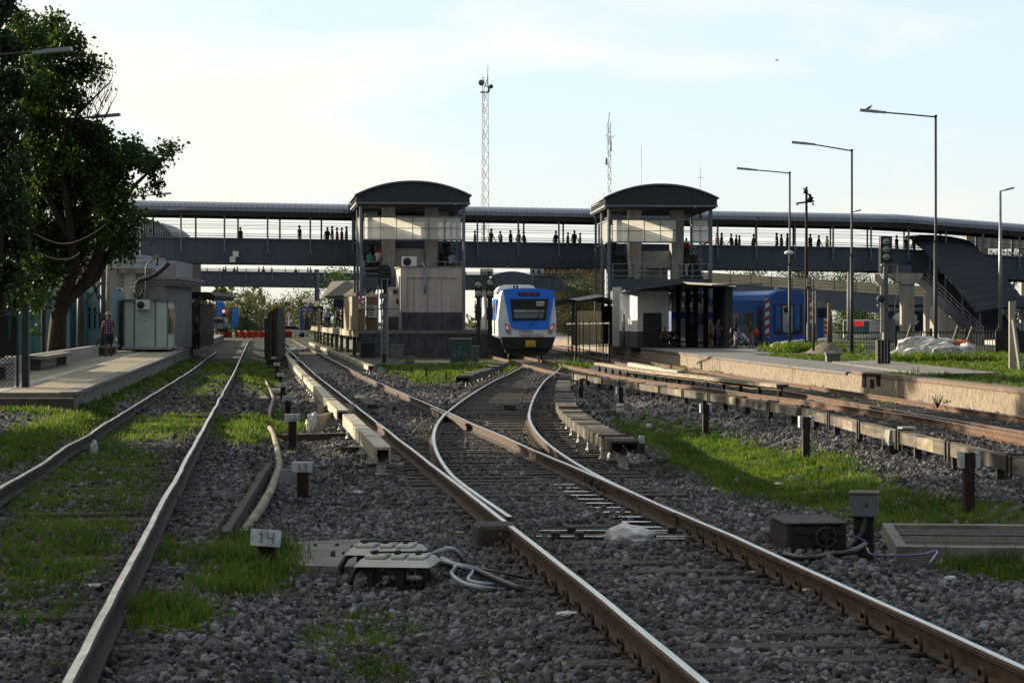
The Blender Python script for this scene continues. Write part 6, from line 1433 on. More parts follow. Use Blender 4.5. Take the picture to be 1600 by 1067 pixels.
t = thing('advert_panel', 'dark advertising panel with a red poster on the island platform', 'panel', W(541, 516, 178)); q = MB(); wb(q, 534, 550, 472, 517, 178, .2); part('panel', q, m_black, t, world=True); q = MB(); wb(q, 536, 543.5, 484, 501, 177.9, .1); part('poster', q, m_poster if 'm_poster' in globals() else m_red, t, world=True)
mb = MB(); wb(mb, 506, 516, 488, 515, 222, .3); wb(mb, 474, 486, 490, 515, 246, .3); world_single('kiosk', mb, m_bgdark, 'dark kiosk front behind the people on the island platform', 'kiosk')
for i, (x, Y, pose, sh, lg, rz, lab) in enumerate([(478.5, 232, 'stand', 'olive', 'black', 170, 'person in olive at the near side of the Moreno sign post'), (474.5, 238, 'stand', 'black', 'black', 150, 'dark figure right beside the blue Moreno post'), (486.5, 244, 'stroll', 'grey', 'navy', 200, 'person under the Moreno sign board, half shaded'),
     (500.5, 218, 'stand', 'black', 'black', 10, 'person all in black standing by the pale column past the Moreno sign'), (507, 228, 'stand', 'brown', 'denim', 90, 'person in brown just behind the one in black on the island platform'), (512, 206, 'stroll', 'sky', 'navy', 190, 'person in a light blue top walking away on the island platform'), (527.5, 198, 'walk', 'grey', 'black', 160, 'dark-haired person with a white bag by the pale columns')]):
    person(lab, (W(x, 0, Y).x, Y, zP), R(rz), pose, sh, lg, 1.72, None, 'people waiting on the island platform', longhair=(i in (6,)))
# ------------------------------------------------------------------ signals, cabinets
def signal_back():
    Y = 121; t = thing('railway_signal', 'tall black railway signal seen from behind on a pale grey lattice post', 'signal', (W(600, 570, Y).x, Y, W(0, 571, Y).z))
    q = MB(); pr = [(590.5, 425), (592, 418), (596, 414), (606, 414), (610, 418), (611.5, 425), (611.5, 442), (608, 448), (606, 452), (595, 452), (592, 446), (590.5, 440)]; q.prism([(W(x, y, Y).x, W(x, y, Y).z) for x, y in pr], 'y', Y - .05, Y + .12); part('backboard', q, m_black, t, world=True)
    q = MB()
    for y in (421, 433, 444): c = W(600, y, Y + .2); q.lathe([(.17, -.1), (.17, .25)], (c.x, c.y, c.z), 12, axis='y')
    part('lamp_hood', q, m_black, t, world=True)
    q = MB()
    for x in (596.2, 605.5): wb(q, x - 1, x + 1, 436, 571, Y - .12, .08)
    for y in range(470, 568, 9): wb(q, 597.2, 604.5, y, y + 1.4, Y - .11, .05)
    part('post', q, m_galv, t, world=True)
    q = MB(); wb(q, 593, 609, 435.5, 437, Y - .25, .3); wb(q, 593, 607, 459, 467, Y - .25, .3); wb(q, 598, 603.5, 470, 560, Y - .02, .1); part('platform_bracket', q, m_bglight, t, world=True)
    q = MB(); wb(q, 588, 613, 567, 574, Y - .4, .9); part('base', q, m_conc, t, world=True); q = MB(); wb(q, 597.5, 603, 552, 568, Y - .2, .12); part('box', q, m_black, t, world=True)
signal_back()
def dwarf(x, ys, xb, label, w):
    Y = 131; t = thing('railway_signal', label, 'signal', (W(x, 560, Y).x, Y, -.35)); q = MB(); wb(q, x - w, x + w, ys[0] - 7, ys[1] + 7, Y, .14); part('backboard', q, m_black, t, world=True)
    for y in ys: c = W(x, y, Y); q = MB(); q.lathe([(.16, -.22), (.175, -.06), (.13, -.02), (.03, -.005)], (c.x, Y, c.z), 16, axis='y'); part('lens', q, m_lens, t, world=True)
    q = MB(); wb(q, x - w*.55, x + w*.55, ys[1] + 7, 545, Y + .03, .2); wb(q, x - w*.8, x + w*.8, 480, 500, Y - .02, .3); part('post', q, m_black, t, world=True)
    q = MB(); wb(q, x - w, x - w*.75, 470, 517, Y - .05, .05); part('cable', q, m_bglight, t, world=True)
dwarf(747.5, (445, 459), 0, 'black two-lens signal beside the train, the left one of the pair', 5.5); dwarf(765.5, (442, 459), 0, 'black two-lens signal beside the train, the one nearer its cab', 6)
def cabinet(name, label, x0, x1, yt, yb, Y, mat, lid=None, gra=False, dep=.8):
    a, b = W(x0, yt, Y), W(x1, yb, Y); w, h = b.x - a.x, a.z - b.z; t = thing(name, label, 'cabinet', ((a.x + b.x)/2, Y, b.z - .05)); q = MB(); q.box(-w/2, w/2, 0, dep, 0, h, 0, .02); part('body', q, mat, t)
    q = MB(); q.box(-w/2 - .05, w/2 + .04, -.05, dep + .05, h, h + .06, 0, .012); part('lid', q, lid or mat, t)
    q = MB(); q.box(-.008, .008, -.012, 0, .08, h - .08); q.box(.05, .08, -.03, 0, h*.5, h*.6); part('door_seam', q, m_black, t)
    if gra:
        g = random.Random(4); q = MB()
        for k in range(9):
            x = -w*.32 + k*w*.085; P = [Vector((x + g.uniform(-.05, .06), -.012, h*(.28 + g.uniform(0, .34)))) for _ in range(4)]
            for a_, b_ in zip(P, P[1:]): q.beam(a_, b_, .012, .022, 0, (0, -1, 0))
        q.tube([(-w*.1, -.012, h*.62), (w*.02, -.012, h*.70), (w*.0, -.012, h*.58), (-w*.06, -.012, h*.5), (w*.1, -.012, h*.52)], .012, 5); part('graffiti', q, m_palebl, t)
    return t
cabinet('relay_cabinet', 'dark green relay cabinet with pale scribbled graffiti in the grass', 703.5, 736, 529, 568, 124, m_green, m_concl, True)
cabinet('relay_cabinet', 'low grey cabinet just right of the graffitied green one', 737, 748, 541, 564, 126, m_greycab)
cabinet('relay_cabinet', 'grey cabinet against the platform end wall, right of the tall signal post', 610, 630, 539, 557, 140, m_greycab)
cabinet('relay_cabinet', 'black cabinet with torn white stickers against the platform end wall', 564, 584, 536, 556, 142, m_black)
mb = MB(); wb(mb, 632, 647, 557, 566, 128, .6); wb(mb, 634, 645.5, 566, 573, 128.1, .4); world_single('concrete_block', mb, m_conc, 'short stacked concrete block in the grass between the signal and green cabinet', 'block')
for i, (x, yt, yb, n) in enumerate(((622.5, 571, 580, 'leftmost'), (643, 574, 586, 'second'), (666, 575, 594, 'third'), (697, 582, 597, 'rightmost'))):
    mb = MB(); wb(mb, x - 1.2, x + 1.2, yt, yb, G(x, yb, -.2).y, .07); world_single('stake', mb, m_darkiron, f'{n} of the four short iron stakes in the sunlit grass before the island platform', 'stake', 'iron stakes before the island platform')
t = thing('charred_post_wall', 'row of charred black timbers seen end on, tipped with yellow stripes', 'timber wall', (W(425, 558, 118).x, 118, -.3))
def stub():
    for k in range(6):
        x0 = 416.2 + k*2.9; q = MB(); wb(q, x0, x0 + 2.5 + .5*(k % 2), (497, 489, 484, 479.5, 482, 490)[k] + 3, 563, 117.7 - .06*(k % 3), .28); part('timber', q, m_plankd if k % 2 else m_sleeper, t, world=True)
    q = MB(); pr = [(416, 562), (417, 540), (416.5, 500), (418, 491), (423, 486), (425, 480), (431, 478), (434, 481), (434, 520), (433, 562)]; q.prism([(W(x, y, 118).x, W(x, y, 118).z) for x, y in pr], 'y', 118, 121); part('timber', q, m_plankd, t, world=True)
    for k in range(7):
        y = 121.5 + k*6; a, b = W(417 + k*.2, 492, 121), W(432, 560, 121); x = TR(rel_of(W(424, 0, 118).x, 118), y); q = MB(); q.box(x - .24, x + .24, y, y + 5.2, -.4, a.z - .15 + .06*wn(k, 1, 1)); part('timber', q, m_plankd, t, world=True)
    q = MB()
    for k in range(3): q.beam(W(424.5 + k*2.6, 485 - k*1.6, 117.45), W(427.5 + k*2.6, 479 - k*1.6, 117.45), .09, .06, 0, (0, -1, 0))
    part('stripe', q, m_yellow, t, world=True)
    q = MB(); wb(q, 430.5, 432.5, 507, 560, 117.8, .1); part('strap', q, m_bglight, t, world=True)
stub()
mb = MB(); wb(mb, 433, 441, 541, 552, 122, .6); world_single('blue_box', mb, m_navy, 'small dark blue box on the ground behind the charred timbers', 'box')
# ------------------------------------------------------------------ the waiting train
def train():
    Y = 126.0; s = Y/F; cx = W(823, 0, Y).x; t = thing('commuter_train', 'blue and white commuter train waiting at the island platform, facing the camera', 'train', (cx, Y, -.24), R(1.8))
    hw = 47*s; zb = 2.04 - 0; z = lambda py: CH + (HZ - py)*s + .24
    # cross-section of the cab front (half) from below to top, bowed forward
    def ring(y, k, dz=0, grow=1.0):
        pts = [(.80, z(530)), (.985, z(525)), (1.0, z(500)), (.955, z(480)), (.90, z(461)), (.86, z(455)), (.62, z(452)), (.30, z(450.5))]
        L = [(-a*hw*grow, y, c + dz) for a, c in pts]; Rr = [(a*hw*grow, y, c + dz) for a, c in reversed(pts)]; return L + Rr
    q = MB(); rings = [ring(.16, 0, grow=.94), ring(.03, 0, grow=.975) , ring(.35, 0), ring(1.2, 0), ring(24, 0)]
    rings[1] = ring(.30, 0, grow=1.0)
    rings = [ring(.0, 0, grow=.955), ring(.10, 0, grow=.985), ring(.32, 0), ring(22.5, 0)]
    n = len(rings[0]); vs = [p for r_ in rings for p in r_]; fs = []
    for i in range(len(rings)-1):
        for k in range(n): k2 = (k+1) % n; fs.append((i*n+k, i*n+k2, (i+1)*n+k2, (i+1)*n+k))
    fs.append(tuple(reversed(range(n)))); fs.append(tuple((len(rings)-1)*n + k for k in range(n))); q.add(vs, fs); part('body', q, m_silver, t)
    P = lambda x, py: ((x - 823)*s, z(py))
    def face(name, pts, mat, y0=-.04, y1=.02, par=t): q = MB(); q.prism([P(*p) for p in pts], 'y', y0, y1); return part(name, q, mat, par)
    face('nose_panel', [(786, 452.5), (797, 451), (823, 450.3), (850, 451.5), (864, 454), (866.5, 458), (857, 512), (853, 514.5), (806, 515), (799, 512), (795, 500)], m_blue, -.05, .03)
    for sg in (-1, 1):                                             # side of the cab in blue behind white corner pillars
        q = MB(); q.box(sg*hw*1.0 - .012, sg*hw*1.0 + .012, .9, 22.3, z(500), z(466)); part('side_band', q, m_blue, t)
        q = MB(); q.box(sg*hw*1.0 - .018, sg*hw*1.0 + .018, 3, 22, z(487), z(473)); part('window_band', q, m_glassdark, t)
        for k in range(3): q = MB(); q.box(sg*hw - .025, sg*hw + .025, 4 + k*6.4, 5.4 + k*6.4, z(522), z(466)); part('door', q, m_bgdark, t)
    w = face('windscreen', [(796.5, 467), (856.5, 467), (853, 500.5), (801, 501.5)], m_glassdark, -.075, -.04)
    face('frame', [(797.6, 468.5), (798.2, 468.5), (802.3, 500), (801.7, 500)], m_black, -.08, -.07)
    face('blind', [(802.5, 484), (850, 484), (850, 488), (802.5, 488)], m_concl, -.082, -.07, w); face('dash', [(803, 489.5), (849, 489.5), (848.5, 497), (803.5, 497)], m_bglight, -.080, -.07, w)
    b = face('display', [(809, 457.2), (843, 457.2), (843, 462.6), (809, 462.6)], m_black, -.075, -.04)
    for k in range(5): face('led', [(812 + k*5.8, 459), (815.5 + k*5.8, 459), (815.5 + k*5.8, 461), (812 + k*5.8, 461)], m_ledred, -.08, -.07, b)
    pl = face('number_plate', [(838, 471), (850.5, 471), (850.5, 478), (838, 478)], m_white, -.095, -.078)
    def onface(sx, py, text, size, mat, par):
        c = bpy.data.curves.new('lettering', 'FONT'); c.body = text; c.size = size; c.extrude = .005; o = bpy.data.objects.new('tmp', c); COL.objects.link(o); dg = bpy.context.evaluated_depsgraph_get(); me = bpy.data.meshes.new_from_object(o.evaluated_get(dg)); bpy.data.objects.remove(o); me.materials.clear(); me.materials.append(mat); me.name = 'lettering'
        r = bpy.data.objects.new('lettering', me); COL.objects.link(r); r.parent = par; r.rotation_euler = (R(90), 0, 0); x, zz = P(sx, py); r.location = (x, -.125, zz); return r
    onface(839, 477, 'M106', .21, m_numb, pl)
    onface(811, 520.0, '|TRENES', .20, m_navy, t); onface(811, 526.0, '|ARGENTINOS', .20, m_navy, t)
    for sg in (-1, 1):
        X = lambda x: 823 + sg*(x - 823) if sg > 0 else x
        pts = [(788.5, 505), (793.5, 506), (797.8, 514), (798.5, 521), (794.5, 522.5), (790, 516)]
        if sg > 0: pts = [(1645.5 + 9 - x, y) for x, y in pts]
        h = face('headlight', pts, m_galv, -.06, .06)
        c = [(788.8 + 2.4, 508), (793, 509.5), (795, 514), (790.5, 514)]
        if sg > 0: c = [(1654.5 - x, y) for x, y in c]
        face('tail_lamp', c, m_tail, -.075, -.055, h)
    q = MB(); q.prism([P(782, 526.5), P(868, 526.5), P(866, 533), P(862, 545), P(786, 545), P(784, 533)], 'y', -.02, 1.2); part('skirt', q, m_black, t)
    q = MB(); q.prism([P(789, 545), P(860, 545), P(857, 552), P(848, 556), P(800, 556), P(792, 552)], 'y', .15, .7); part('pilot', q, m_black, t)
    q = MB(); q.box(P(821, 0)[0], P(836.5, 0)[0], -.42, -.06, z(542.5), z(532), 0, .03); q.tube([(P(828, 0)[0], -.42, z(537)), (P(828, 0)[0], -.6, z(537))], .1, 8); part('coupler', q, m_yellow, t)
    q = MB(); q.prism([P(776, 456), P(782, 446.5), P(788, 444.2), P(828, 444), P(836, 446), P(840, 452)], 'y', 1.8, 9); part('roof_unit', q, m_silver, t)
    q = MB()
    for x in (803.5, 808.5): q.box(P(x - 1.5, 0)[0], P(x + 1.5, 0)[0], .4, .8, z(450.5), z(446)); q.tube([(P(x, 0)[0], .3, z(447)), (P(x, 0)[0], .75, z(447))], .05, 8)
    part('horn', q, m_black, t)
    q = MB(); a, b_ = P(829, 508), P(843, 492); q.beam((a[0], -.10, a[1]), (b_[0], -.10, b_[1]), .03, .035, 0, (0, -1, 0)); c = P(842, 482); q.beam((b_[0], -.10, b_[1]), (c[0], -.10, c[1]), .02, .02, 0, (0, -1, 0)); part('wiper', q, m_black, t)
    for k in range(2):
        q = MB()
        for sg in (-1, 1): q.lathe([(.42, -.06), (.42, .06)], (sg*.838, 2.2 + k*2.3, .42), 18, axis='x')
        q.box(-.8, .8, 2.1 + k*2.3, 2.3 + k*2.3, .35, .5); part('wheelset', q, m_darkiron, t)
    q = MB(); q.box(-hw*.95, hw*.95, 23.2, 46, z(528), z(452)); part('second_car', q, m_silver, t)
m_ledred = M('red_led', (.10, .012, .01), .5, 0, .1, 2, 0, emit=((1, .06, .05), .05)); m_tail = M('tail_lamp_red', (.75, .12, .10), .3, 0, .1, 2, 0, emit=((1, .18, .16), .35))
train()
# bar fence to the right of the train
t = thing('bar_fence', 'dark open bar fence between the train and the right hand track', 'fence', (W(920, 570, 112).x, 112, -.3))
for i, x in enumerate((888, 894, 900.5, 905, 911.5, 921.5, 932, 942, 952.5)):
    Y = 116 - i*1.1; q = MB(); b = 545 + (565 - 545)*i/8 if i > 3 else 552; wb(q, x - (1.5 if i in (1, 2) else .8), x + (1.5 if i in (1, 2) else .8), (472 if i in (1, 2) else 503 - (i > 3)*1), b + 6, Y, .08); part('bar', q, m_black, t, world=True)
for y0, y1 in ((506, 505), (540, 539)): q = MB(); q.beam(W(886, y0, 116.3), W(953, y1, 107.2), .06, .06); part('rail', q, m_black, t, world=True)
t = thing('track_gate', 'small dark gate panel at the end of the bar fence by the right hand rails', 'gate', (W(945, 567, 108).x, 108, -.3)); 
for x in (936, 939, 943, 947, 951.5): q = MB(); wb(q, x - .7, x + .7, 540, 568, 106.5, .06); part('bar', q, m_black, t, world=True)
q = MB(); wb(q, 935, 953, 539, 541, 106.4, .07); part('rail', q, m_black, t, world=True); q = MB(); wb(q, 951, 953.5, 509, 567, 106.5, .1); part('post', q, m_black, t, world=True)
t = thing('plywood_shed', 'sunlit plywood fence and shed roofs between the train and the shelter', 'shed', W(920, 540, 150)); q = MB(); q.slab([W(899, 541, 150.4), W(938, 541, 148.6), W(938, 486, 148.6), W(899, 486, 150.4)], .1); part("fence_panel", q, m_plywarm, t, world=True)
q = MB()
for i in range(8): Yb = 150.33 - i*.23; p = W(900 + i*5, 0, Yb).x; q.box(p - .02, p + .02, Yb - .04, Yb, W(0, 541, 150).z, W(0, 487 - (i % 3), 150).z)
part('batten', q, m_plywarm, t, world=True)
q = MB(); q.prism([(W(x, y, 153).x, W(x, y, 153).z) for x, y in ((866, 470), (900, 464), (934, 461), (962, 470), (962, 474), (934, 467), (900, 471), (866, 478))], 'y', 153, 165); part('roof', q, m_ceil, t, world=True)
q = MB(); q.prism([(W(x, y, 152.8).x, W(x, y, 152.8).z) for x, y in ((888, 467), (934, 460), (945, 463), (904, 470))], 'y', 152.6, 153); part('roof_edge', q, m_white, t, world=True)
q = MB(); wb(q, 893, 902, 472, 541, 156, .5); part('column', q, m_concl, t, world=True); q = MB(); wb(q, 939, 960, 478, 541, 158, .3); part('wall', q, m_black, t, world=True)

# ------------------------------------------------------------------ right platform, shelter, coach
ZR = .25
def right_platform():
    t = thing('platform', 'low right hand platform with a rough stone face and grassy top towards the camera', 'platform', (TR(15, 80), 80, ZR))
    ysq = yr(20, 90, 3); q = MB()
    for a, b in zip(ysq, ysq[1:]):
        P = [(TR(lerp_tab(PE, a), a), a), (TR(lerp_tab(PE, a) + .35, a), a), (TR(lerp_tab(PE, b) + .35, b), b), (TR(lerp_tab(PE, b), b), b)]; q.prism(P, 'z', -.5, ZR - .02)
    part('stone_face', q, m_rubble, t, world=True)
    q = MB()
    for a, b in zip(ysq, ysq[1:]):
        if b > 72: break
        o = -.04; P = [(TR(lerp_tab(PE, a) + o, a), a), (TR(lerp_tab(PE, a) + .45, a), a), (TR(lerp_tab(PE, b) + .45, b), b), (TR(lerp_tab(PE, b) + o, b), b)]; q.prism(P, 'z', ZR - .02, ZR + .08)
    part('worn_coping', q, m_brickcop, t, world=True)
    q = MB(); ysq = yr(90, 260, 6)
    for a, b in zip(ysq, ysq[1:]):
        P = [(TR(lerp_tab(PE, a), a), a), (TR(lerp_tab(PE, a) + .35, a), a), (TR(lerp_tab(PE, b) + .35, b), b), (TR(lerp_tab(PE, b), b), b)]; q.prism(P, 'z', -.6, ZR - .06)
    part('stone_face', q, m_rubble, t, world=True)
    q = MB(); ysq = yr(72.5, 260, 8)
    for a, b in zip(ysq, ysq[1:]):
        P = [(TR(lerp_tab(PE, a) - .08, a), a), (TR(lerp_tab(PE, a) + 2.6 + (b > 120)*9, a), a), (TR(lerp_tab(PE, b) + 2.6 + (b > 120)*9, b), b), (TR(lerp_tab(PE, b) - .08, b), b)]; q.prism(P, 'z', ZR - .06, ZR + .02)
    part('paving', q, m_platdeck, t, world=True)
    q = MB(); ysq = yr(20, 260, 6)
    for a, b in zip(ysq, ysq[1:]):
        P = [(TR(lerp_tab(PE, a) + .3, a), a), (TR(lerp_tab(PE, a) + 26, a), a), (TR(lerp_tab(PE, b) + 26, b), b), (TR(lerp_tab(PE, b) + .3, b), b)]; q.prism(P, 'z', -.6, ZR - .03)
    part('turf', q, m_turf, t, world=True)
    q = MB(); P = [GZ(1300, 568, ZR), GZ(1375, 565, ZR), GZ(1560, 586, ZR), GZ(1450, 588, ZR)]; q.slab([p + Vector((0, 0, .02)) for p in P], .05); part('path_slab', q, m_conc, t, world=True)
def rubble_mat():
    m = M('rubble_stone', (.16, .12, .085), .95, 0, .3, 5.5, .9, 16, col2=(.42, .35, .255), lo=.32, hi=.66, bd=.06); return m
m_rubble = rubble_mat(); m_brickcop = M('worn_brick_coping', (.14, .09, .06), .9, 0, .3, 3, .5, 10, col2=(.25, .18, .13)); m_turf = M('turf', (.038, .060, .014), .95, 0, .3, 1.2, .5, 14, col2=(.085, .11, .028))
right_platform()
sp = []
for _ in range(15000):
    Y = rnd.uniform(45, 128); r = rnd.uniform(0, 16); X = TR(lerp_tab(PE, Y) + .4 + r, Y)
    if X > .2165*Y + 1: continue
    if Y > 72 and r < 2.4: continue
    px, py = proj((X, Y, ZR))
    if inpoly(px, py, [(1300,568),(1375,565),(1560,586),(1450,588)]): continue
    if px < 1200 or (px < 1232 and py < 549): continue
    q_ = .5 + .5*wn(X, Y, .8, 3); 
    if rnd.random() < .35 + .65*q_: sp.append((X, Y, ZR - .03, rnd.uniform(.07, .17) * (1.9 if rnd.random() < .03 else 1)))
blades('grass', sp, 'bright sunlit grass on top of the right hand platform', [m_grass, m_drygrass], per=9, wid=.005)
def shelter():
    Y = 141.5; t = thing('platform_shelter', 'white walled platform shelter with dark plinth, door and wide dark canopy under the right tower', 'shelter', W(1020, 543, Y)); zg = ZR
    L = lambda x, y: x - .1075*(y - Y)
    a, b = W(996, 0, Y).x, W(1045, 0, Y).x; zt, zm = W(0, 455, Y).z, W(0, 518, Y).z
    def wl(name, x0, x1, z0, z1, mat, g=0): q = MB(); q.prism([(x0 - g, Y - g), (x1 + g, Y - g), (L(x1, Y+7) + g, Y + 7), (L(x0, Y+7) - g, Y + 7)], 'z', z0, z1); return part(name, q, mat, t, world=True)
    wl('wall', a, b, zm, zt, m_whitewall); wl('plinth', a, b, zg, zm, m_dplinth, .015)
    q = MB(); wb(q, 1006.5, 1032, 491, 543.5, Y - .05, .08); d = part('door', q, m_doordark, t, world=True); q = MB(); wb(q, 1009, 1010.5, 504, 506, Y - .08, .05); part('handle', q, m_galv, d, world=True)
    q = MB(); wb(q, 1005, 1006.4, 490, 543.5, Y - .07, .08); wb(q, 1032.1, 1033.5, 490, 543.5, Y - .07, .08); wb(q, 1005, 1033.5, 489, 490.9, Y - .07, .08); part('door_frame', q, m_bgdark, t, world=True)
    for x in (960.5, 967.5): q = MB(); p = W(x, 0, Y + 8).x; q.box(p - .14, p + .14, Y + 8, Y + 8.3, zg, 4.0); part('pillar', q, m_whitewall, t, world=True)
    q = MB(); p = W(979, 0, Y - .6).x; q.tube([(p, Y + 3, zg), (p, Y + 3, W(0, 491, Y).z)], .09, 8); part('bollard_pipe', q, m_greycab, t, world=True)
    q = MB(); q.slab([W(977, 452, 133), W(1066, 440.5, 139), W(1100, 452, 166), W(960, 459, 172)], .12); part('canopy', q, m_canopy, t, world=True)
    q = MB(); q.slab([W(1066, 440.5, 139), W(1150, 444.5, 134), W(1150, 447, 150), W(1090, 449, 150)], .12); part('canopy', q, m_canopy, t, world=True)
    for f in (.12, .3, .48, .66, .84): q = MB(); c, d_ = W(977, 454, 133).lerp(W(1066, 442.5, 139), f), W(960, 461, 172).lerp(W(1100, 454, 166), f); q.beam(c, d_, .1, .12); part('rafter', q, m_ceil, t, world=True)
    q = MB(); q.slab([W(1112, 444.5, 131), W(1192, 442.5, 131), W(1192, 443.5, 133), W(1112, 445.5, 133)], .08); part('canopy_edge', q, m_bglight, t, world=True)
    for x in (1060, 1075, 1087, 1103, 1118, 1132): q = MB(); p = W(x, 0, 144); q.box(p.x - .14, p.x + .14, 144, 144.3, zg, 4.1); part('column', q, m_ceil, t, world=True)
    q = MB(); wb(q, 1133, 1145, 446, 545.5, 139, 6); part('end_wall', q, m_dgrey, t, world=True)
    g = random.Random(9); q = MB()
    for k in range(14): x, y = g.uniform(1134.5, 1142.5), g.uniform(512, 534); q.beam(W(x, y, 138.97), W(x + g.uniform(-2, 2), y + g.uniform(-3, 3), 138.97), .015, .03, 0, (0, -1, 0))
    part('graffiti', q, m_greycab, t, world=True)
    for x0, x1, c in ((1049, 1058, 0), (1062, 1071.5, 0), (1078, 1084, 1), (1105, 1117, 0), (1122, 1132, 1)):
        q = MB(); wb(q, x0, x1, 484, 498, 149, .06); h = part('poster', q, m_signblue, t, world=True); q = MB(); wb(q, x0, x1, 498, 526, 149, .06); part('poster', q, m_pale, t, world=True); q = MB(); wb(q, x0 + 1, x1 - 1, 480, 488, 148.9, .04); part('header', q, m_sack, h, world=True)
    for x in (1055, 1070, 1083, 1098, 1116, 1130): q = MB(); wb(q, x - 1.2, x + 1.2, 466, 484, 152, .3); part('far_column', q, m_concl, t, world=True)
    q = MB(); wb(q, 1076, 1085, 521, 545, 145, .5); part('bin', q, m_greycab, t, world=True)
    q = MB(); wb(q, 1047, 1060, 534, 545, 143, .5); part('bench', q, m_conc, t, world=True)
m_whitewall = M('white_wall', (.74, .73, .71), .8, 0, .1, 1.2, .1, 12); m_doordark = M('dark_door', (.030, .028, .030), .6, 0, .3, 2, .15, 14); m_canopy = M('canopy_sheet', (.06, .06, .062), .55, .2, .2, 1.5, .1, 12); m_dgrey = M('dark_grey_wall', (.055, .057, .062), .7, 0, .15, 1, .1)
shelter()
def coach():
    Y = 148.0; s = Y/F; t = thing('passenger_coach', 'dark blue railway coach with red and white striped corners parked behind the lamp posts', 'coach', (W(1232, 0, Y).x, Y, .0), R(13)); hw = 38*s; z = lambda py: CH + (HZ - py)*s
    arc = lambda g=1.0: [(-hw*g, z(536)), (-hw*g, z(478)), (-hw*.97*g, z(470)), (-hw*.82*g, z(461)), (-hw*.5*g, z(455.5)), (0, z(453.5)), (hw*.5*g, z(455.5)), (hw*.82*g, z(461)), (hw*.97*g, z(470)), (hw*g, z(478)), (hw*g, z(536))]
    q = MB(); q.prism(list(reversed(arc())), 'y', 0, 22); part('body', q, m_blue2, t)
    q = MB(); q.prism(list(reversed([(a*1.01, c + .03) for a, c in arc()[2:9]])), 'y', .3, 22); part('roof', q, m_blue2, t)
    P = lambda x, py: ((x - 1232)*s, z(py))
    q = MB(); a, b = P(1208, 522), P(1254, 475); q.box(a[0], b[0], -.04, .0, a[1], b[1]); part('gangway', q, m_ceil, t)
    q = MB(); a, b = P(1222, 519), P(1238, 478); q.box(a[0], b[0], -.09, -.04, a[1], b[1]); d = part('door', q, m_palebl, t)
    q = MB(); c = P(1228, 484); q.lathe([(.19, -.02), (.19, .0)], (c[0], -.09, c[1]), 18, axis='y'); part('porthole', q, m_black, d)
    for x0, x1 in ((1210, 1219), (1241, 1250)): q = MB(); a, b = P(x0, 516), P(x1, 477); q.box(a[0], b[0], -.07, -.04, a[1], b[1]); part('panel', q, m_blue2, t)
    q = MB()
    for py in (461, 465, 469): a, b = P(1206, py + .5), P(1262, py - .5); q.box(a[0], b[0], -.03, 0, a[1], b[1])
    part('header_rib', q, m_blue2, t)
    for sg in (-1, 1):
        q = MB(); k = 0; x0, x1 = (sg*hw - .02, sg*hw*.84) if sg < 0 else (sg*hw*.84, sg*hw + .02); zb, zt = z(527), z(467); n = 9; st = (zt - zb)/n
        q.box(x0, x1, -.035, .0, zb, zt); pl = part('corner_board', q, m_white, t)
        q = MB()
        for k in range(0, n, 2): a, c = zb + k*st, zb + (k+1)*st; sl = st*.55; q.prism([(x0, max(zb, a - sl/2)), (x1, min(zt, a + sl/2)), (x1, min(zt, c + sl/2)), (x0, min(zt, max(zb, c - sl/2)))], 'y', -.045, -.036)
        part('stripe', q, m_red, pl)
    q = MB(); q.box(-hw, hw, .1, 21.8, z(552), z(536)); part('underframe', q, m_black, t)
    q = MB()
    for x in (-.7, .7): q.lathe([(.2, -.5), (.2, -.42), (.08, -.4), (.08, 0)], (x, 0, z(539)), 12, axis='y')
    part('buffer', q, m_black, t)
    for k in range(5): q = MB(); q.box(-hw - .02, -hw + .03, 2.5 + k*2.6, 4.3 + k*2.6, z(507), z(490)); part('window', q, m_glassdark, t)
    q = MB(); q.box(-hw - .025, -hw + .03, .7, 1.5, z(532), z(480)); part('side_door', q, m_bgdark, t)
    for k in range(2): 
        q = MB()
        for sg in (-1, 1): q.lathe([(.45, -.06), (.45, .06)], (sg*.838, 2 + k*2.4, .3), 16, axis='x')
        part('wheelset', q, m_darkiron, t)
    q = MB(); q.ball((-.4, 1.2, z(452)), .14, 1); part('vent', q, m_palebl, t)
coach()
def coach2():
    Y = 176.0; s = Y/F; t = thing('passenger_coach', 'second coach with a pale roof and dark louvres, half hidden behind the blue coach', 'coach', (W(1277, 0, Y).x, Y, .0), R(6)); hw = 17*s; z = lambda py: CH + (HZ - py)*s
    arc = [(-hw, z(530)), (-hw, z(482)), (-hw*.7, z(476)), (0, z(471.5)), (hw*.7, z(476)), (hw, z(482)), (hw, z(530))]
    q = MB(); q.prism(list(reversed(arc)), 'y', 0, 18); part('body', q, m_blue2, t)
    q = MB(); q.prism(list(reversed([(a*1.02, c + .05) for a, c in arc[1:6]])), 'y', -.1, 18); part('roof', q, m_concl, t)
    for k in range(7): q = MB(); q.box(-hw*.96, hw*1.02, -.1, -.01, z(496 - k*2.1), z(494.8 - k*2.1)); part('louvre', q, m_black, t)
    q = MB(); q.box(hw*.6, hw*.98, -.06, 0, z(530), z(497)); b = part('corner_board', q, m_white, t); q = MB()
    for k in range(4): q.prism([(hw*.6, z(529 - k*8)), (hw*.98, z(532 - k*8) if k else z(529)), (hw*.98, z(527.5 - k*8)), (hw*.6, z(524.5 - k*8))], 'y', -.075, -.061)
    part('stripe', q, m_red, b)
    q = MB(); q.box(-hw, hw, 0, 18, -.1, z(530)); part('underframe', q, m_black, t)
coach2()
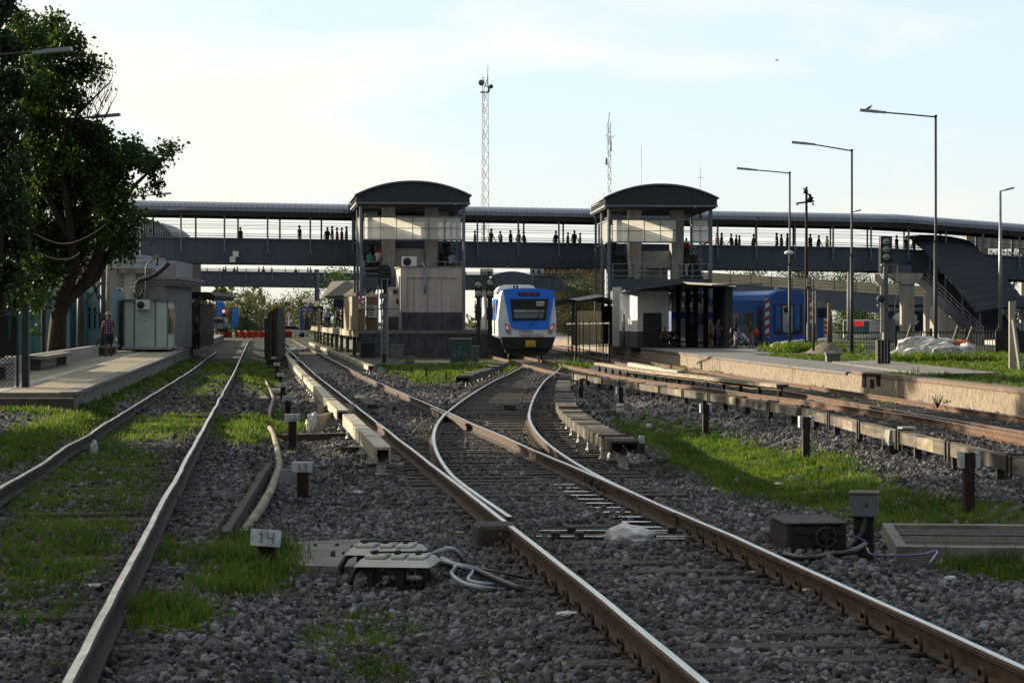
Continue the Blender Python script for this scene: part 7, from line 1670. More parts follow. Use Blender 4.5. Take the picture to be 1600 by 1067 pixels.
def bus():
    Y = 205; s = Y/F; t = thing('bus', 'white bus with a red lettered display behind the railings', 'bus', (W(1338, 0, Y).x, Y, .0), R(-24)); z = lambda py: CH + (HZ - py)*s; hw = 22*s
    q = MB(); q.box(-hw, hw, 0, 10.5, .3, z(499.5), 0, .12); part('body', q, m_white, t)
    q = MB(); q.box(-hw*.94, hw*.94, -.04, .02, z(522), z(501)); w = part('windscreen', q, m_busglass, t); q = MB(); q.box(-hw*.5, hw*.55, -.08, -.04, z(509), z(502.2)); d = part('display', q, m_busled, t)
    q = MB()
    for k in range(7): q.box(-hw*.42 + k*hw*.13, -hw*.36 + k*hw*.13, -.09, -.081, z(507.5), z(503.8))
    part('lettering', q, m_red, d)
    for k in range(4): q = MB(); q.box(-hw - .02, -hw + .02, 1 + k*2.3, 3 + k*2.3, z(517), z(503)); part('window', q, m_glassdark, t)
    for sg in (-1, 1): q = MB(); q.box(sg*hw*.75 - .15, sg*hw*.75 + .15, -.05, 0, z(527.5), z(525)); part('headlight', q, m_galv, t)
    for sg in (-1, 1): q = MB(); q.lathe([(.48, -.14), (.48, .14)], (sg*(hw - .15), 2, .5), 16, axis='x'); part('wheel', q, m_black, t)
m_busglass = M('bus_glass', (.05, .12, .13), .12, 0, .2, 1, 0); m_busled = M('bus_display', (.4, .01, .01), .5, 0, .1, 2, 0, emit=((1, .03, .05), .3))
bus()
# ------------------------------------------------------------------ right side furniture
def signal_right():
    Y = 84.0; t = thing('railway_signal', 'tall grey three-lens railway signal with ladder standing on the grassy right platform', 'signal', (W(1383, 570, Y).x, Y, ZR - .05))
    q = MB(); wb(q, 1376, 1394, 369, 411, Y, .06); part('backboard', q, m_bgdark, t, world=True)
    for y in (378, 390, 402): c = W(1385, y, Y); q = MB(); q.lathe([(.115, -.16), (.13, -.04), (.09, -.015), (.02, -.005)], (c.x, Y, c.z), 18, axis='y'); part('lens', q, m_lens, t, world=True)
    q = MB(); wb(q, 1381, 1388, 411, 545, Y + .05, .13); part('post', q, m_greycab, t, world=True)
    q = MB(); wb(q, 1378, 1404, 412.5, 415, Y + .02, .5); wb(q, 1372, 1383, 476, 478, Y, .3); part('bracket', q, m_greycab, t, world=True)
    q = MB(); wb(q, 1373.6, 1375, 370, 448, Y - .05, .03); wb(q, 1376.5, 1377.6, 415, 560, Y - .05, .03)
    for y in range(418, 560, 7): wb(q, 1373.8, 1377.4, y, y + .8, Y - .05, .02)
    part('ladder', q, m_concl, t, world=True)
    q = MB(); pr = [(1366, 428), (1372, 428), (1379, 437), (1379, 445), (1373, 446), (1366, 438)]; q.prism([(W(x, y, Y).x, W(x, y, Y).z) for x, y in pr], 'y', Y - .1, Y + .25); wb(q, 1376, 1382, 436, 520, Y - .06, .1); part('hood', q, m_concl, t, world=True)
    q = MB(); wb(q, 1381, 1399, 498, 536, Y + .1, .4); part('relay_box', q, m_greycab, t, world=True)
    q = MB(); wb(q, 1370, 1391, 531, 570, Y - .02, .35); part('base_box', q, m_black, t, world=True)
    q = MB(); 
    for x in (1371, 1376, 1381.5, 1386): wb(q, x, x + 1.2, 532, 571, Y - .08, .04)
    part('conduit', q, m_concl, t, world=True)
    c = W(1376, 467, Y - .1); q = MB(); q.lathe([(.13, -.14), (.14, .02), (.03, .05)], (c.x, c.y, c.z), 14, axis='y'); part('shunt_lamp', q, m_bgdark, t, world=True)
    q = MB(); q.tube([W(x, y, Y - .1) for x, y in ((1402, 416), (1402, 455), (1400, 468), (1398, 480), (1398, 494))], .022, 6); part('cable', q, m_concl, t, world=True)
signal_right()
def utility():
    Y = 122; t = thing('utility_pole', 'slim dark utility pole with a crossarm and old fittings beside the lamp posts', 'utility pole', (W(1259, 552, Y).x, Y, ZR - .05)); q = MB(); q.tube([W(1259.5, 553, Y), W(1260, 420, Y), W(1260, 292, Y)], [.10, .085, .06], 10); part('pole', q, m_postrust, t, world=True)
    q = MB(); q.beam(W(1244, 318, Y), W(1272, 314.5, Y), .09, .09); part('crossarm', q, m_postrust, t, world=True)
    q = MB(); q.beam(W(1255, 294, Y), W(1268, 310, Y), .10, .06); q.tube([W(1256, 299, Y), W(1262, 301, Y)], .1, 8); q.tube([W(1263, 310, Y), W(1269, 313, Y)], .16, 8); q.tube([W(1266, 303, Y), W(1267, 308, Y)], .05, 6); part('fitting', q, m_postrust, t, world=True)
    for x in (1245.5, 1270): q = MB(); c = W(x, 318.5, Y); q.lathe([(.05, -.08), (.08, -.03), (.04, .05)], tuple(c), 10); part('insulator', q, m_porc, t, world=True)
utility()
t = thing('railway_signal', 'small grey signal with two pale discs and a frame in front of the blue coach', 'signal', (W(1264, 550, 118).x, 118, ZR)); q = MB(); wb(q, 1260, 1267, 434, 452, 118, .1); part('backboard', q, m_bgdark, t, world=True)
for y in (438.5, 445): q = MB(); wb(q, 1260.5, 1266, y - 2.7, y + 2.5, 117.95, .05); part('disc', q, m_concl, t, world=True)
q = MB(); wb(q, 1262, 1265, 452, 532, 118, .12); wb(q, 1265, 1276, 451, 453.5, 118, .1); wb(q, 1274, 1277, 453, 548, 118, .12); wb(q, 1261, 1271, 505, 532, 118.1, .2); part('frame', q, m_greycab, t, world=True)
pole('thick weathered timber pole right of the blue coach corner boards', 1296, 474, 535, 120, .13, m_plank); pole('thin weathered post leaning in the grass by the gravel heap', 1271, 455, 548, 112, .07, m_plank)
pole('white-topped thin pole in front of the ramp right of the utility pole', 1326, 425, 540, 200, .16, m_concl)
t = thing('braced_post', 'pale concrete post with a leaning brace at the right edge of the grass', 'post', (W(1581, 578, 78).x, 78, ZR)); q = MB(); wb(q, 1577.5, 1586, 471, 580, 78, .16); part('post', q, m_concl, t, world=True); q = MB(); q.beam(W(1583, 500, 77.9), W(1595, 585, 77.5), .09, .09); part('brace', q, m_concl, t, world=True); q = MB(); wb(q, 1586.5, 1587.5, 470, 484, 78, .03); part('spike', q, m_galv, t, world=True)
# dark railing behind the grass, sacks, heap
def far_fence():
    Y = 122; t = thing('bar_fence', 'long dark bar fence behind the sack heap, below the covered staircase', 'fence', (W(1480, 560, Y).x, Y, ZR)); q = MB()
    for y in (519.5, 552): a, b = W(1305, y, Y), W(1640, y, Y); q.box(a.x, b.x, Y, Y + .05, a.z - .03, a.z + .03)
    part('rail', q, m_black, t, world=True)
    x = 1306; k = 0; rest = MB()
    while x < 1640:
        h = 517 + rnd.uniform(-1, 1); q = MB(); wb(q, x - .5, x + .5, h, 556, Y - .03, .05)
        if k < 62: part('bar', q, m_black, t, world=True)
        x += 4.3 if x < 1560 else 6; k += 1
    for x in (1400, 1455, 1510, 1560): q = MB(); wb(q, x - 1.8, x + 1.8, 513, 558, Y - .05, .12); part('post', q, m_black, t, world=True)
far_fence()
for x, y, lab in ((1422, 503, 'leaning dark timber behind the white sacks, left one'), (1495, 505, 'leaning dark timber behind the white sacks, middle one'), (1517, 507, 'leaning dark timber behind the white sacks, right one')):
    q = MB(); q.beam(W(x - 6, 535, 104), W(x + 3, y + 4, 104), .22, .12); world_single('leaning_timber', q, m_plank, lab, 'timber', 'timbers leaning behind the sacks')
q = MB(); q.slab([W(1555, 517, 121), W(1640, 517, 121), W(1640, 560, 121), W(1555, 560, 121)], .1); world_single('sheet_gate', q, m_black, 'dark corrugated gate sheet at the right edge below the staircase roof', 'gate')
def sack(px, py, w, h, Y, label, mat=None, seed=0, grp='white rubble sacks heaped around the nearest lamp post'):
    c = W(px, py, Y); s = Y/F; bm = bmesh.new(); bmesh.ops.create_icosphere(bm, subdivisions=3, radius=1)
    for v in bm.verts:
        p = v.co; k = 1 + .22*wn(p.x*2.2 + seed, p.y*2.5 + p.z*2, 1.2, seed) + .10*wn(p.x*6, p.z*6 + seed, 1, 2) + rnd.uniform(-.03, .03); e = lambda a: math.copysign(abs(a)**.8, a); v.co = Vector((e(p.x)*k*w*s*.62 + .12*p.z, e(p.y)*k*.5, (e(p.z)*k*.8 + .5 - .25*p.x*math.sin(seed))*h*s/1.7))
    q = MB(); q.bm(bm, 0, False); single('rubble_sack', q, mat or m_sack, label, 'sack', (c.x, Y, c.z), R(rnd.uniform(-15, 15)), grp)
for i, (x, y, w, h, Y, lab) in enumerate([(1402, 569, 22, 22, 96, 'leftmost white sack of the heap, low at its foot'), (1414, 562, 26, 40, 97, 'tall slumped white sack near the left of the heap'), (1428, 567, 30, 26, 95.5, 'broad white sack at the front left of the heap'), (1446, 566, 38, 40, 96.5, 'large bulging white sack just left of the lamp post'), (1474, 567, 40, 34, 96, 'large white sack with faded blue print right of the lamp post'), (1498, 568, 34, 32, 96.2, 'pale pinkish sack near the right of the heap'), (1510, 570, 24, 40, 97, 'upright white sack closing the right side of the heap'), (1436, 546, 40, 22, 99, 'sack on top of the heap left of the lamp post'), (1470, 548, 36, 20, 99, 'sack on top of the heap behind the lamp post'), (1497, 549, 30, 18, 99, 'reddish netted sack on top of the heap at right')]):
    sack(x, y - 4, w, h, Y, lab, m_sack if i != 9 else m_redsack if 'm_redsack' in globals() else m_orange, i*3 + 1)
for i, (x, y, w, h, Y, lab) in enumerate([(1216, 549, 20, 18, 133, 'leftmost of the white sacks by the buffers of the blue coach'), (1230, 546, 22, 18, 135, 'middle white sack by the buffers of the blue coach'), (1244, 543, 22, 16, 137, 'right white sack by the buffers of the blue coach'), (1286, 537, 22, 12, 132, 'small pale sack behind the gravel heap')]): sack(x, y, w, h, Y, lab, None, 40 + i, 'white sacks by the blue coach')
def mound(name, label, px, py, w, h, Y, mat, cat):
    c = W(px, py, Y); s = Y/F; bm = bmesh.new(); bmesh.ops.create_grid(bm, x_segments=28, y_segments=18, size=1)
    for v in bm.verts: r = min(1, math.hypot(v.co.x, v.co.y)); v.co = Vector((v.co.x*w*s/2, v.co.y*2.2, max(-.1, h*s*(.5 + .5*math.cos(math.pi*r)) + .05*wn(v.co.x*7, v.co.y*7, 1, 3) - .05)))
    q = MB(); q.bm(bm, 0, True); single(name, q, mat, label, cat, (c.x, Y, c.z), 0)
mound('gravel_heap', 'brown heap of gravel and rubble in the grass below the blue coach', 1290, 551, 80, 17, 114, m_plank, 'heap'); mound('earth_bank', 'grassy bank under the lamp posts beside the blue coach', 1260, 556, 130, 16, 122, m_turf, 'bank')
blades('grass', [(W(1262 + rnd.gauss(0, 26), 0, 118).x, 118 + rnd.uniform(-3, 5), ZR + .15 + rnd.uniform(-.2, .15), rnd.uniform(.15, .4)) for _ in range(700)], 'tall grass on the bank below the blue coach', [m_grass, m_drygrass], per=10, wid=.006)
blades('grass', [(W(1440 + rnd.uniform(-60, 110), 0, 94).x, 94 + rnd.uniform(-1, 1), ZR - .03, rnd.uniform(.2, .5)) for _ in range(450)], 'tall grass at the foot of the white sacks', [m_grass, m_drygrass], per=10, wid=.006)
mb = MB(); Yb = 92; wb(mb, 1292, 1313, 552, 571, Yb, .5); b = None; t = thing('concrete_bin', 'small square grey concrete bin at the platform edge', 'bin', (W(1302, 571, Yb).x, Yb, ZR)); part('body', mb, m_greycab, t, world=True); mb = MB(); wb(mb, 1290.5, 1314, 551, 554.5, Yb - .05, .6); part('rim', mb, m_conc, t, world=True)
mb = MB(); Yb = 65; wb(mb, 1351, 1354, 585, 606, Yb, .5); wb(mb, 1362, 1366, 593, 607, Yb + .1, .3); wb(mb, 1351, 1377, 584, 588, Yb, .5); wb(mb, 1371, 1376, 588, 604, Yb + .2, .3); world_single('drain_recess', mb, m_plankd, 'dark broken drain recess framed in old timber in the stone platform face', 'recess')
def parking():
    Y = 176; t = thing('parking_sign', 'navy sign reading ESTACIONAMIENTO with white arrow behind the concrete piers', 'sign', (W(1415, 515, Y).x, Y, 1)); q = MB(); wb(q, 1386, 1443, 476, 518, Y, .2); part('board', q, m_navy, t, world=True); s = Y/F
    txt('ESTACIONAMIENTO', 5.6*s*1.35, m_white, t, (W(1387.5, 0, Y).x, Y - .03, W(0, 486, Y).z)); q = MB(); c = W(1405, 499, Y - .03); q.lathe([(.5, -.02), (.5, 0)], tuple(c), 22, axis='y'); part('disc', q, m_white, t, world=True)
    q = MB(); a = W(1431, 491, Y - .05); q.box(a.x - .09, a.x + .09, Y - .05, Y - .02, W(0, 502, Y).z, W(0, 492, Y).z); q.prism([(a.x - .26, W(0, 501, Y).z), (a.x, W(0, 508, Y).z), (a.x + .26, W(0, 501, Y).z)], 'y', Y - .05, Y - .02); part('arrow', q, m_white, t, world=True)
    q = MB(); wb(q, 1388, 1390, 518, 545, Y, .2); wb(q, 1439, 1441, 518, 545, Y, .2); part('leg', q, m_bgdark, t, world=True)
parking()
mb = MB(); wb(mb, 1462, 1512, 500, 545, 185, 6); wb(mb, 1560, 1640, 505, 545, 190, 6); world_single('low_building', mb, m_pale, 'pale low building behind the fence below the covered staircase', 'building')
mb = MB(); wb(mb, 1568, 1660, 462, 480, 230, 20); mb.box(W(1585, 0, 230).x, W(1660, 0, 230).x, 229.8, 230, W(0, 488, 230).z, W(0, 483, 230).z); world_single('far_warehouse', mb, m_greycab, 'grey warehouse behind the staircase at the right edge', 'building')
mb = MB(); wb(mb, 1510, 1640, 365, 388, 240, 2.0); 
for i in range(12): p = W(1512 + i*11, 0, 240).x; mb.box(p - .15, p + .15, 239.8, 240, W(0, 388, 240).z, W(0, 364, 240).z)
for x in (1540, 1600): wb(mb, x - 4, x + 4, 388, 545, 240.3, 1.4)
world_single('concrete_viaduct', mb, m_concl, 'cream concrete viaduct parapet seen behind the right end of the bridge', 'viaduct')
# ------------------------------------------------------------------ masts
def mast(label, px, yt, Y, w0, w1, zb=0, col=None, dish=False, cat='mast'):
    b = W(px, 500, Y); t = thing('radio_mast', label, cat, (b.x, Y, 0)); zt = W(0, yt, Y).z; n = int(zt/1.6); q = MB(); c3 = [Vector((math.cos(a), math.sin(a), 0)) for a in (.3, 2.39, 4.49)]
    r = lambda z: w0 + (w1 - w0)*z/zt
    for c in c3: q.tube([c*r(0), c*r(zt) + Vector((0, 0, zt))], .028*Y/200, 5)
    for k in range(n):
        z0, z1 = zt*k/n, zt*(k+1)/n
        for i in range(3): q.beam(c3[i]*r(z0) + Vector((0,0,z0)), c3[(i+1) % 3]*r(z1) + Vector((0,0,z1)), .03*Y/200, .03*Y/200)
    part('lattice', q, col or m_mast, t)
    if dish:
        s = Y/F; q = MB(); q.lathe([(4.6*s, 0), (4.4*s, .35), (2.5*s, .7), (.3, .9)], (-5.5*s, -.4, zt - 10*s), 20, axis='y'); part('dish', q, m_greycab, t); q = MB(); q.lathe([(2.3*s, 0), (2.2*s, .3), (.3, .6)], (9.5*s, -.2, zt - 15*s), 14, axis='y'); q.beam((0, 0, zt - 15*s), (9.5*s, 0, zt - 15*s), .12, .12); part('dish', q, m_greycab, t)
        q = MB(); q.box(-7*s, 6.5*s, -.5, .5, zt - 25*s, zt - 24*s); q.tube([(6*s, 0, zt - 24*s), (6*s, 0, zt - 16*s)], .15, 6); q.tube([(.3, 0, zt - 1), (.4, 0, zt + 16*s)], .05, 5); part('antenna', q, m_greycab, t)
    return t, zt
m_mast = M('mast_red_white', (.30, .14, .12), .6, 0, .2, .25, 0, col2=(.55, .54, .53), stretch=(.01, .01, 1), lo=.45, hi=.55)
mast('tall slender lattice mast with a round dish at its top', 757.5, 120, 300, .62, .42, dish=True)
t, zt = mast('shorter lattice mast with side antennas beside the right tower roof', 951, 192, 330, .45, .28, col=m_galv)
q = MB(); s = 330/F
q.tube([(0,0,zt), (.1,0,zt + 16*s)], .05, 5); q.tube([(-4*s, 0, zt - 55*s), (-4*s, 0, zt - 66*s)], .1, 5); q.beam((-4*s, 0, zt - 60*s), (0, 0, zt - 60*s), .06, .06)
for k in range(6): q.beam((-6*s + .3*k, 0, zt - (22 - k*.4)*s), (0, 0, zt - (14 + k*3)*s), .05, .05)
q.tube([(3.5*s, 0, zt - 28*s), (3.5*s, 0, zt - 45*s)], .1, 5); part('antenna', q, m_greycab, t)
def whip(px, yt, Y, label, cross=False):
    q = MB(); a, b = W(px, 500, Y), W(px, yt, Y); q.tube([(a.x, Y, 0), (b.x, Y, b.z - 6), b], [.07, .05, .03], 6)
    if cross: q.beam(W(px - 4, yt + 16, Y), W(px + 5, yt + 16, Y), .05, .05)
    world_single('antenna', q, m_galv, label, 'antenna')
whip(1002, 229, 330, 'thin whip antenna just above the right tower roof'); whip(1094, 262, 300, 'short thin aerial with a crossbar above the right end of the tower roof', True)
# ------------------------------------------------------------------ birds
def bird(px, py, Y, size, label, rz=0):
    o = W(px, py, Y); q = MB(); s = size
    pts = [(-.5, 0, .42), (-.2, 0, .30), (0, 0, .30), (.25, 0, .36), (.42, 0, .58), (.50, 0, .70), (.58, 0, .70), (.70, 0, .68)]; q.tube([(x*s, y*s, z*s) for x, y, z in [(-.75, 0, .10), (-.45, 0, .20), (-.15, 0, .32), (.12, 0, .42), (.30, 0, .60), (.38, 0, .76), (.46, 0, .80), (.60, 0, .77)]], [.05*s, .09*s, .18*s, .20*s, .12*s, .10*s, .075*s, .012*s], 8)
    t = thing('pigeon', label, 'bird', o, rz); part('body', q, m_dgrey, t); q = MB()
    for y in (-.05, .05): q.tube([(.0, y*s, .26*s), (.04*s, y*s, 0)], .018*s, 5)
    part('leg', q, m_black, t)
    q = MB()
    for y in (-1, 1): q.add([(.1*s, y*.19*s, .5*s), (-.7*s, y*.10*s, .16*s), (-.2*s, y*.21*s, .24*s)], [(0, 1, 2), (2, 1, 0)])
    part('wing', q, m_black, t)
bird(1358, 172, 98, .24, 'pigeon perched on the head of the nearest tall lamp post'); bird(1184, 343, 171, .3, 'pigeon sitting on the edge of the footbridge roof', R(200))
def flying(px, py, Y, label):
    o = W(px, py, Y); t = thing('flying_bird', label, 'bird', o, .4); t.scale = (.6,)*3; q = MB(); q.tube([(-.18,0,0), (-.08,0,.01), (.05,0,.01), (.16,0,.02)], [.01,.04,.05,.015], 7); part('body', q, m_black, t); q = MB()
    for y in (-1, 1): q.add([(-.04, 0, .02), (.07, 0, .02), (.02, y*.3, .12), (-.06, y*.25, .10)], [(0,1,2,3), (3,2,1,0)])
    part('wing', q, m_black, t)
flying(1214, 95, 140, 'tiny dark bird flying high in the open sky')
# ------------------------------------------------------------------ far end: level crossing, banners, trees
Yc = 268
def orange_fence(x0, x1, label, Y):
    t = thing('mesh_barrier', label, 'barrier', (W((x0+x1)/2, 530, Y).x, Y, -.3), 0, 'orange plastic mesh barriers across the far tracks'); q = MB(); n = 16
    for k in range(n):
        a, b = x0 + (x1-x0)*k/n, x0 + (x1-x0)*(k+1)/n; y0 = Y + .25*math.sin(k*1.9); y1 = Y + .25*math.sin((k+1)*1.9); ta, tb = 517 + 1.2*math.sin(k*2.3), 517 + 1.2*math.sin((k+1)*2.3)
        A, B, C_, D = W(a, 527.5, Y), W(b, 527.5, Y), W(b, tb, Y), W(a, ta, Y); A.y = D.y = y0; B.y = C_.y = y1; q.slab([A, B, C_, D], .03)
    part('netting', q, m_orange, t, world=True)
    for x in (x0, (x0+x1)/2, x1): q = MB(); wb(q, x - .4, x + .4, 515, 529, Y - .3, .1); part('stake', q, m_bgdark, t, world=True)
orange_fence(314, 332, 'orange mesh barrier at the left beside the platform end', Yc - 30); orange_fence(344, 362, 'orange mesh barrier under the first blue banner', Yc - 8); orange_fence(368, 416, 'orange mesh barrier spanning the siding at the level crossing', Yc); orange_fence(432, 456, 'orange mesh barrier right of the charred timbers', Yc + 4)
def banner(x0, x1, yt, yb, Y, label):
    t = thing('banner', label, 'banner', (W((x0+x1)/2, 530, Y).x, Y, 0), 0, 'blue banners at the far end of the left platform'); q = MB(); wb(q, x0, x1, yt, yb, Y, .15); part('cloth', q, m_bannerblue, t, world=True); q = MB(); wb(q, x0 - 1, x0, yt - 2, 522, Y, .15); part('post', q, m_bgdark, t, world=True)
    q = MB(); wb(q, x0 + 2, x1 - 2, yt + 4, yt + 5.5, Y - .05, .04); part('mark', q, m_palebl, t, world=True)
m_bannerblue = M('banner_blue', (.012, .17, .60), .6, 0, .12, 1, 0)
banner(338, 349.5, 466.5, 494, 240, 'taller blue banner beside the red signal light'); banner(362, 372, 481, 511, 250, 'second blue banner, lower and right of the other')
t = thing('railway_signal', 'distant signal showing a red light below the blue banner', 'signal', (W(349, 520, 232).x, 232, 0)); q = MB(); wb(q, 347, 352, 484, 495, 232, .2); part('head', q, m_black, t, world=True); q = MB(); wb(q, 349, 350, 495, 520, 232, .15); part('post', q, m_bgdark, t, world=True)
m_redlight = M('red_signal_light', (.9, .1, .1), .4, 0, .1, 2, 0, emit=((1, .10, .08), 3.0)); q = MB(); c = W(349.4, 486.5, 231.8); q.lathe([(.13, -.02), (.13, 0)], tuple(c), 12, axis='y'); part('lamp', q, m_redlight, t, world=True)
def car(px, py, Y, label, mat, rz=0, L=4.2):
    o = W(px, py, Y); t = thing('parked_car', label, 'car', o, rz); pr = [(-L/2, .35), (L/2, .35), (L/2, .75), (L*.30, .92), (L*.12, 1.42), (-L*.26, 1.45), (-L*.42, .95), (-L/2, .85)]; q = MB(); q.prism(pr, 'y', -.8, .8); part('body', q, mat, t)
    q = MB(); q.prism([(L*.26, .95), (L*.11, 1.36), (-L*.24, 1.38), (-L*.38, .97)], 'y', -.82, .82); part('window', q, m_glassdark, t)
    for x in (-L*.3, L*.3): q = MB(); q.lathe([(.3, -.84), (.3, .84)], (x, 0, .3), 14, axis='y'); part('wheel', q, m_black, t)
car(454, 527, 285, 'white car at the level crossing right of the charred timbers', m_white, R(15)); car(392, 520, 330, 'dark car crossing the tracks in the far distance', m_bgdark); car(333, 519, 250, 'pale grey car beyond the orange mesh at the left', m_galv, R(60))
mb = MB(); wb(mb, 321, 346, 496, 519, 262, 5); world_single('van_box', mb, m_palebl, 'pale box van beyond the first blue banner', 'van'); mb = MB(); wb(mb, 318, 338, 484, 505, 300, 6); world_single('shop_front', mb, m_brick, 'distant shop front with orange sign left of the banners', 'building'); mb = MB(); wb(mb, 449.5, 452, 488, 510, 285, .4); world_single('white_post', mb, m_white, 'slim white post by the level crossing', 'post')
def far_tree(px, yb, wpx, yt, Y, label, mat, seed, name='tree', grp='trees beyond the level crossing', dens=1.0, leaf=None):
    o = W(px, yb, Y); s = Y/F; t = thing(name, label, 'tree', (o.x, Y, -.3), 0, grp); dens *= 1.7; h = (CH + (HZ - yt)*s) + .3; w = wpx*s
    g = random.Random(seed); q = MB(); limb(q, [Vector((0,0,0)), Vector((g.uniform(-.3,.3),0,h*.3)), Vector((g.uniform(-.5,.5),0,h*.62))], .035*h, .012*h)
    for k in range(5): a = g.uniform(0, 6.28); limb(q, [Vector((0,0,h*(.25 + .06*k))), Vector((math.cos(a)*w*.2, math.sin(a)*w*.2, h*(.45 + .07*k))), Vector((math.cos(a)*w*.36, math.sin(a)*w*.3, h*(.58 + .06*k)))], .012*h, .004*h)
    part('trunk', q, m_bark, t); C = []
    for k in range(46):
        a, rr, zz = g.uniform(0, 6.28), g.uniform(.0, 1)**.6, g.uniform(.10, .93); wid = w*.5*math.sin(math.pi*min(.93, max(.2, zz*.95)))**.7
        C.append((Vector((math.cos(a)*rr*wid*.8, math.sin(a)*rr*wid*.6, h*zz)), g.uniform(.17, .28)*min(w, h)*1.0, .62))
    ls = leaf or max(.2, 2.6*s); leaves('crown', C, dens*3.4/(ls*ls), ls, [mat], t, .9, .3, 3.5)
ft = [(358, 50, 462, 330, 'low shrubby tree between the two blue banners', 1), (382, 52, 453, 300, 'tallest round tree behind the second blue banner', 2), (408, 34, 462, 340, 'tree at the notch above the far tracks', 3), (432, 40, 470, 400, 'hazy tree just left of the charred timbers', 4), (448, 40, 468, 430, 'hazy tree right of the charred timbers', 5), (473, 46, 456, 330, 'pale tree rising behind the Moreno sign', 6), (492, 40, 452, 380, 'pale hazy tree top under the far footbridge, rightmost', 7), (340, 40, 470, 380, 'tree behind the taller blue banner', 8), (415, 60, 480, 480, 'far hazy tree low on the horizon in the middle', 9)]
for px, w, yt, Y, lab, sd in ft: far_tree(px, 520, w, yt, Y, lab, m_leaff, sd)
far_tree(527, 515, 56, 414, 225, 'dense green tree between the two bridges left of the tower', m_leaf, 21, 'bushy_tree', 'trees around the station', 1.2); far_tree(540, 515, 40, 420, 232, 'second dense tree tight against the left tower', m_leaf, 22, 'bushy_tree', 'trees around the station')
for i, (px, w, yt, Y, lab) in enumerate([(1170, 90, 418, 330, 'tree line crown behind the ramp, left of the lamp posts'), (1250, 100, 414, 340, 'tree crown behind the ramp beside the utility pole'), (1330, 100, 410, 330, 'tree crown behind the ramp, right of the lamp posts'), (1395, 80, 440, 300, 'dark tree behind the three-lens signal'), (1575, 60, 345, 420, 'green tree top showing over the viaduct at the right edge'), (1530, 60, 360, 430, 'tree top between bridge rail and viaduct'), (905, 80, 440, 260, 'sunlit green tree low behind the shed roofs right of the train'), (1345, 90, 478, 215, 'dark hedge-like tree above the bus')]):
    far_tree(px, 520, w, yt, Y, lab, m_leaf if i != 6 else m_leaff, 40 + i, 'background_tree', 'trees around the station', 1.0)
for x0, x1, yt, Y, mt, lab in ((750, 770, 420, 300, m_pale, 'pale apartment building under the bridge left of the train roof'), (828, 850, 418, 300, m_palebl, 'pale building behind the train right of the arched stair roof'), (846, 945, 412, 320, m_ply, 'warm brownish building behind the far footbridge, right of the train')):
    t = thing('far_building', lab, 'building', W((x0+x1)/2, 500, Y)); q = MB(); wb(q, x0, x1, yt, 520, Y, 8); part('wall', q, mt, t, world=True)
    for k in range(max(2, int((x1-x0)/9))): q = MB(); wb(q, x0 + 3 + k*9, x0 + 7 + k*9, yt + 4, yt + 10, Y - .05, .1); part('window', q, m_glassdark, t, world=True)
def skyline_belt():
    C = []
    for k in range(170):
        X = rnd.uniform(-260, 300); Y = rnd.uniform(470, 560); C.append((Vector((X, Y, rnd.uniform(1, 7))), rnd.uniform(4, 7), 1))
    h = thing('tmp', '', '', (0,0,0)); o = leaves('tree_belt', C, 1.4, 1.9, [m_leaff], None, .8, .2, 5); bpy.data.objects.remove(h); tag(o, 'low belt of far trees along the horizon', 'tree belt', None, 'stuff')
skyline_belt()
# ------------------------------------------------------------------ people
def on_deck(px, vb=2.0):
    s = on_bridge(px); c, sn = math.cos(BA), math.sin(BA); s -= vb * ((px - CX)/F*c + sn) * 0
    X, Y = BO[0] + s*c - vb*sn, BO[1] + s*sn + vb*c; k = (px - CX)/F; d = X - k*Y; X -= d; return Vector((X, Y, 6.90 + zs(s)))
gb = 'people walking across the front footbridge'
def crowd(xs_, text, seed, group=gb, zf=on_deck):
    g = random.Random(seed)
    for i, x in enumerate(xs_):
        p = zf(x, g.uniform(1.0, 3.0)); person(f'{ORD[i]} figure from the left {text}', p, R(g.choice([80, 100, -80, -100, 60, -60]) + g.uniform(-15, 15)), g.choice(['walk', 'stroll', 'walk', 'stand']), g.choice(['black', 'black', 'navy', 'grey', 'olive', 'brown', 'black', 'red', 'purple']), g.choice(['black', 'denim', 'navy']), g.uniform(1.58, 1.8), g.choice([m_skin, m_skind]), group, longhair=g.random() < .35)
crowd([375.5, 468, 511, 519, 527, 534, 541], 'on the front bridge between tree and left tower', 3)
crowd([742, 767, 782, 798, 810, 819, 868, 887, 897, 906], 'on the front bridge between the two towers', 4)
crowd([1121, 1127, 1143, 1150, 1155, 1177, 1214, 1221, 1230, 1266, 1279, 1292], 'on the front bridge right of the right tower', 5)
for x, lab, pz in ((1401, 'person in dark clothes at the head of the covered staircase', 'stand'), (1416, 'person starting down the covered staircase', 'walk'), (1428, 'person behind the rail at the top of the covered staircase', 'walk')): person(lab, on_deck(x, .8), R(60), pz, 'black', 'navy', 1.72)
def deck2(px, vb=1.8): Y = B2O[1] + 5; X = (px - CX)/F*Y; return Vector((X, Y, 6.58 - .012*(X - B2O[0])))
crowd([349, 353, 366, 371, 404, 412, 424, 462, 481, 485], 'on the far footbridge left of the left tower', 6, 'people on the far footbridge', deck2)
crowd([857, 862, 866, 880], 'on the far footbridge right of the train roof', 8, 'people on the far footbridge', deck2)
def tw(root_p, u, v, z):
    a = TH if root_p is p1 else R(3.0); return Vector((root_p.x + u*math.cos(a) - v*math.sin(a), root_p.y + u*math.sin(a) + v*math.cos(a), z))
fl = lambda v: 4.78 + max(0, (v - 2.1))*.315
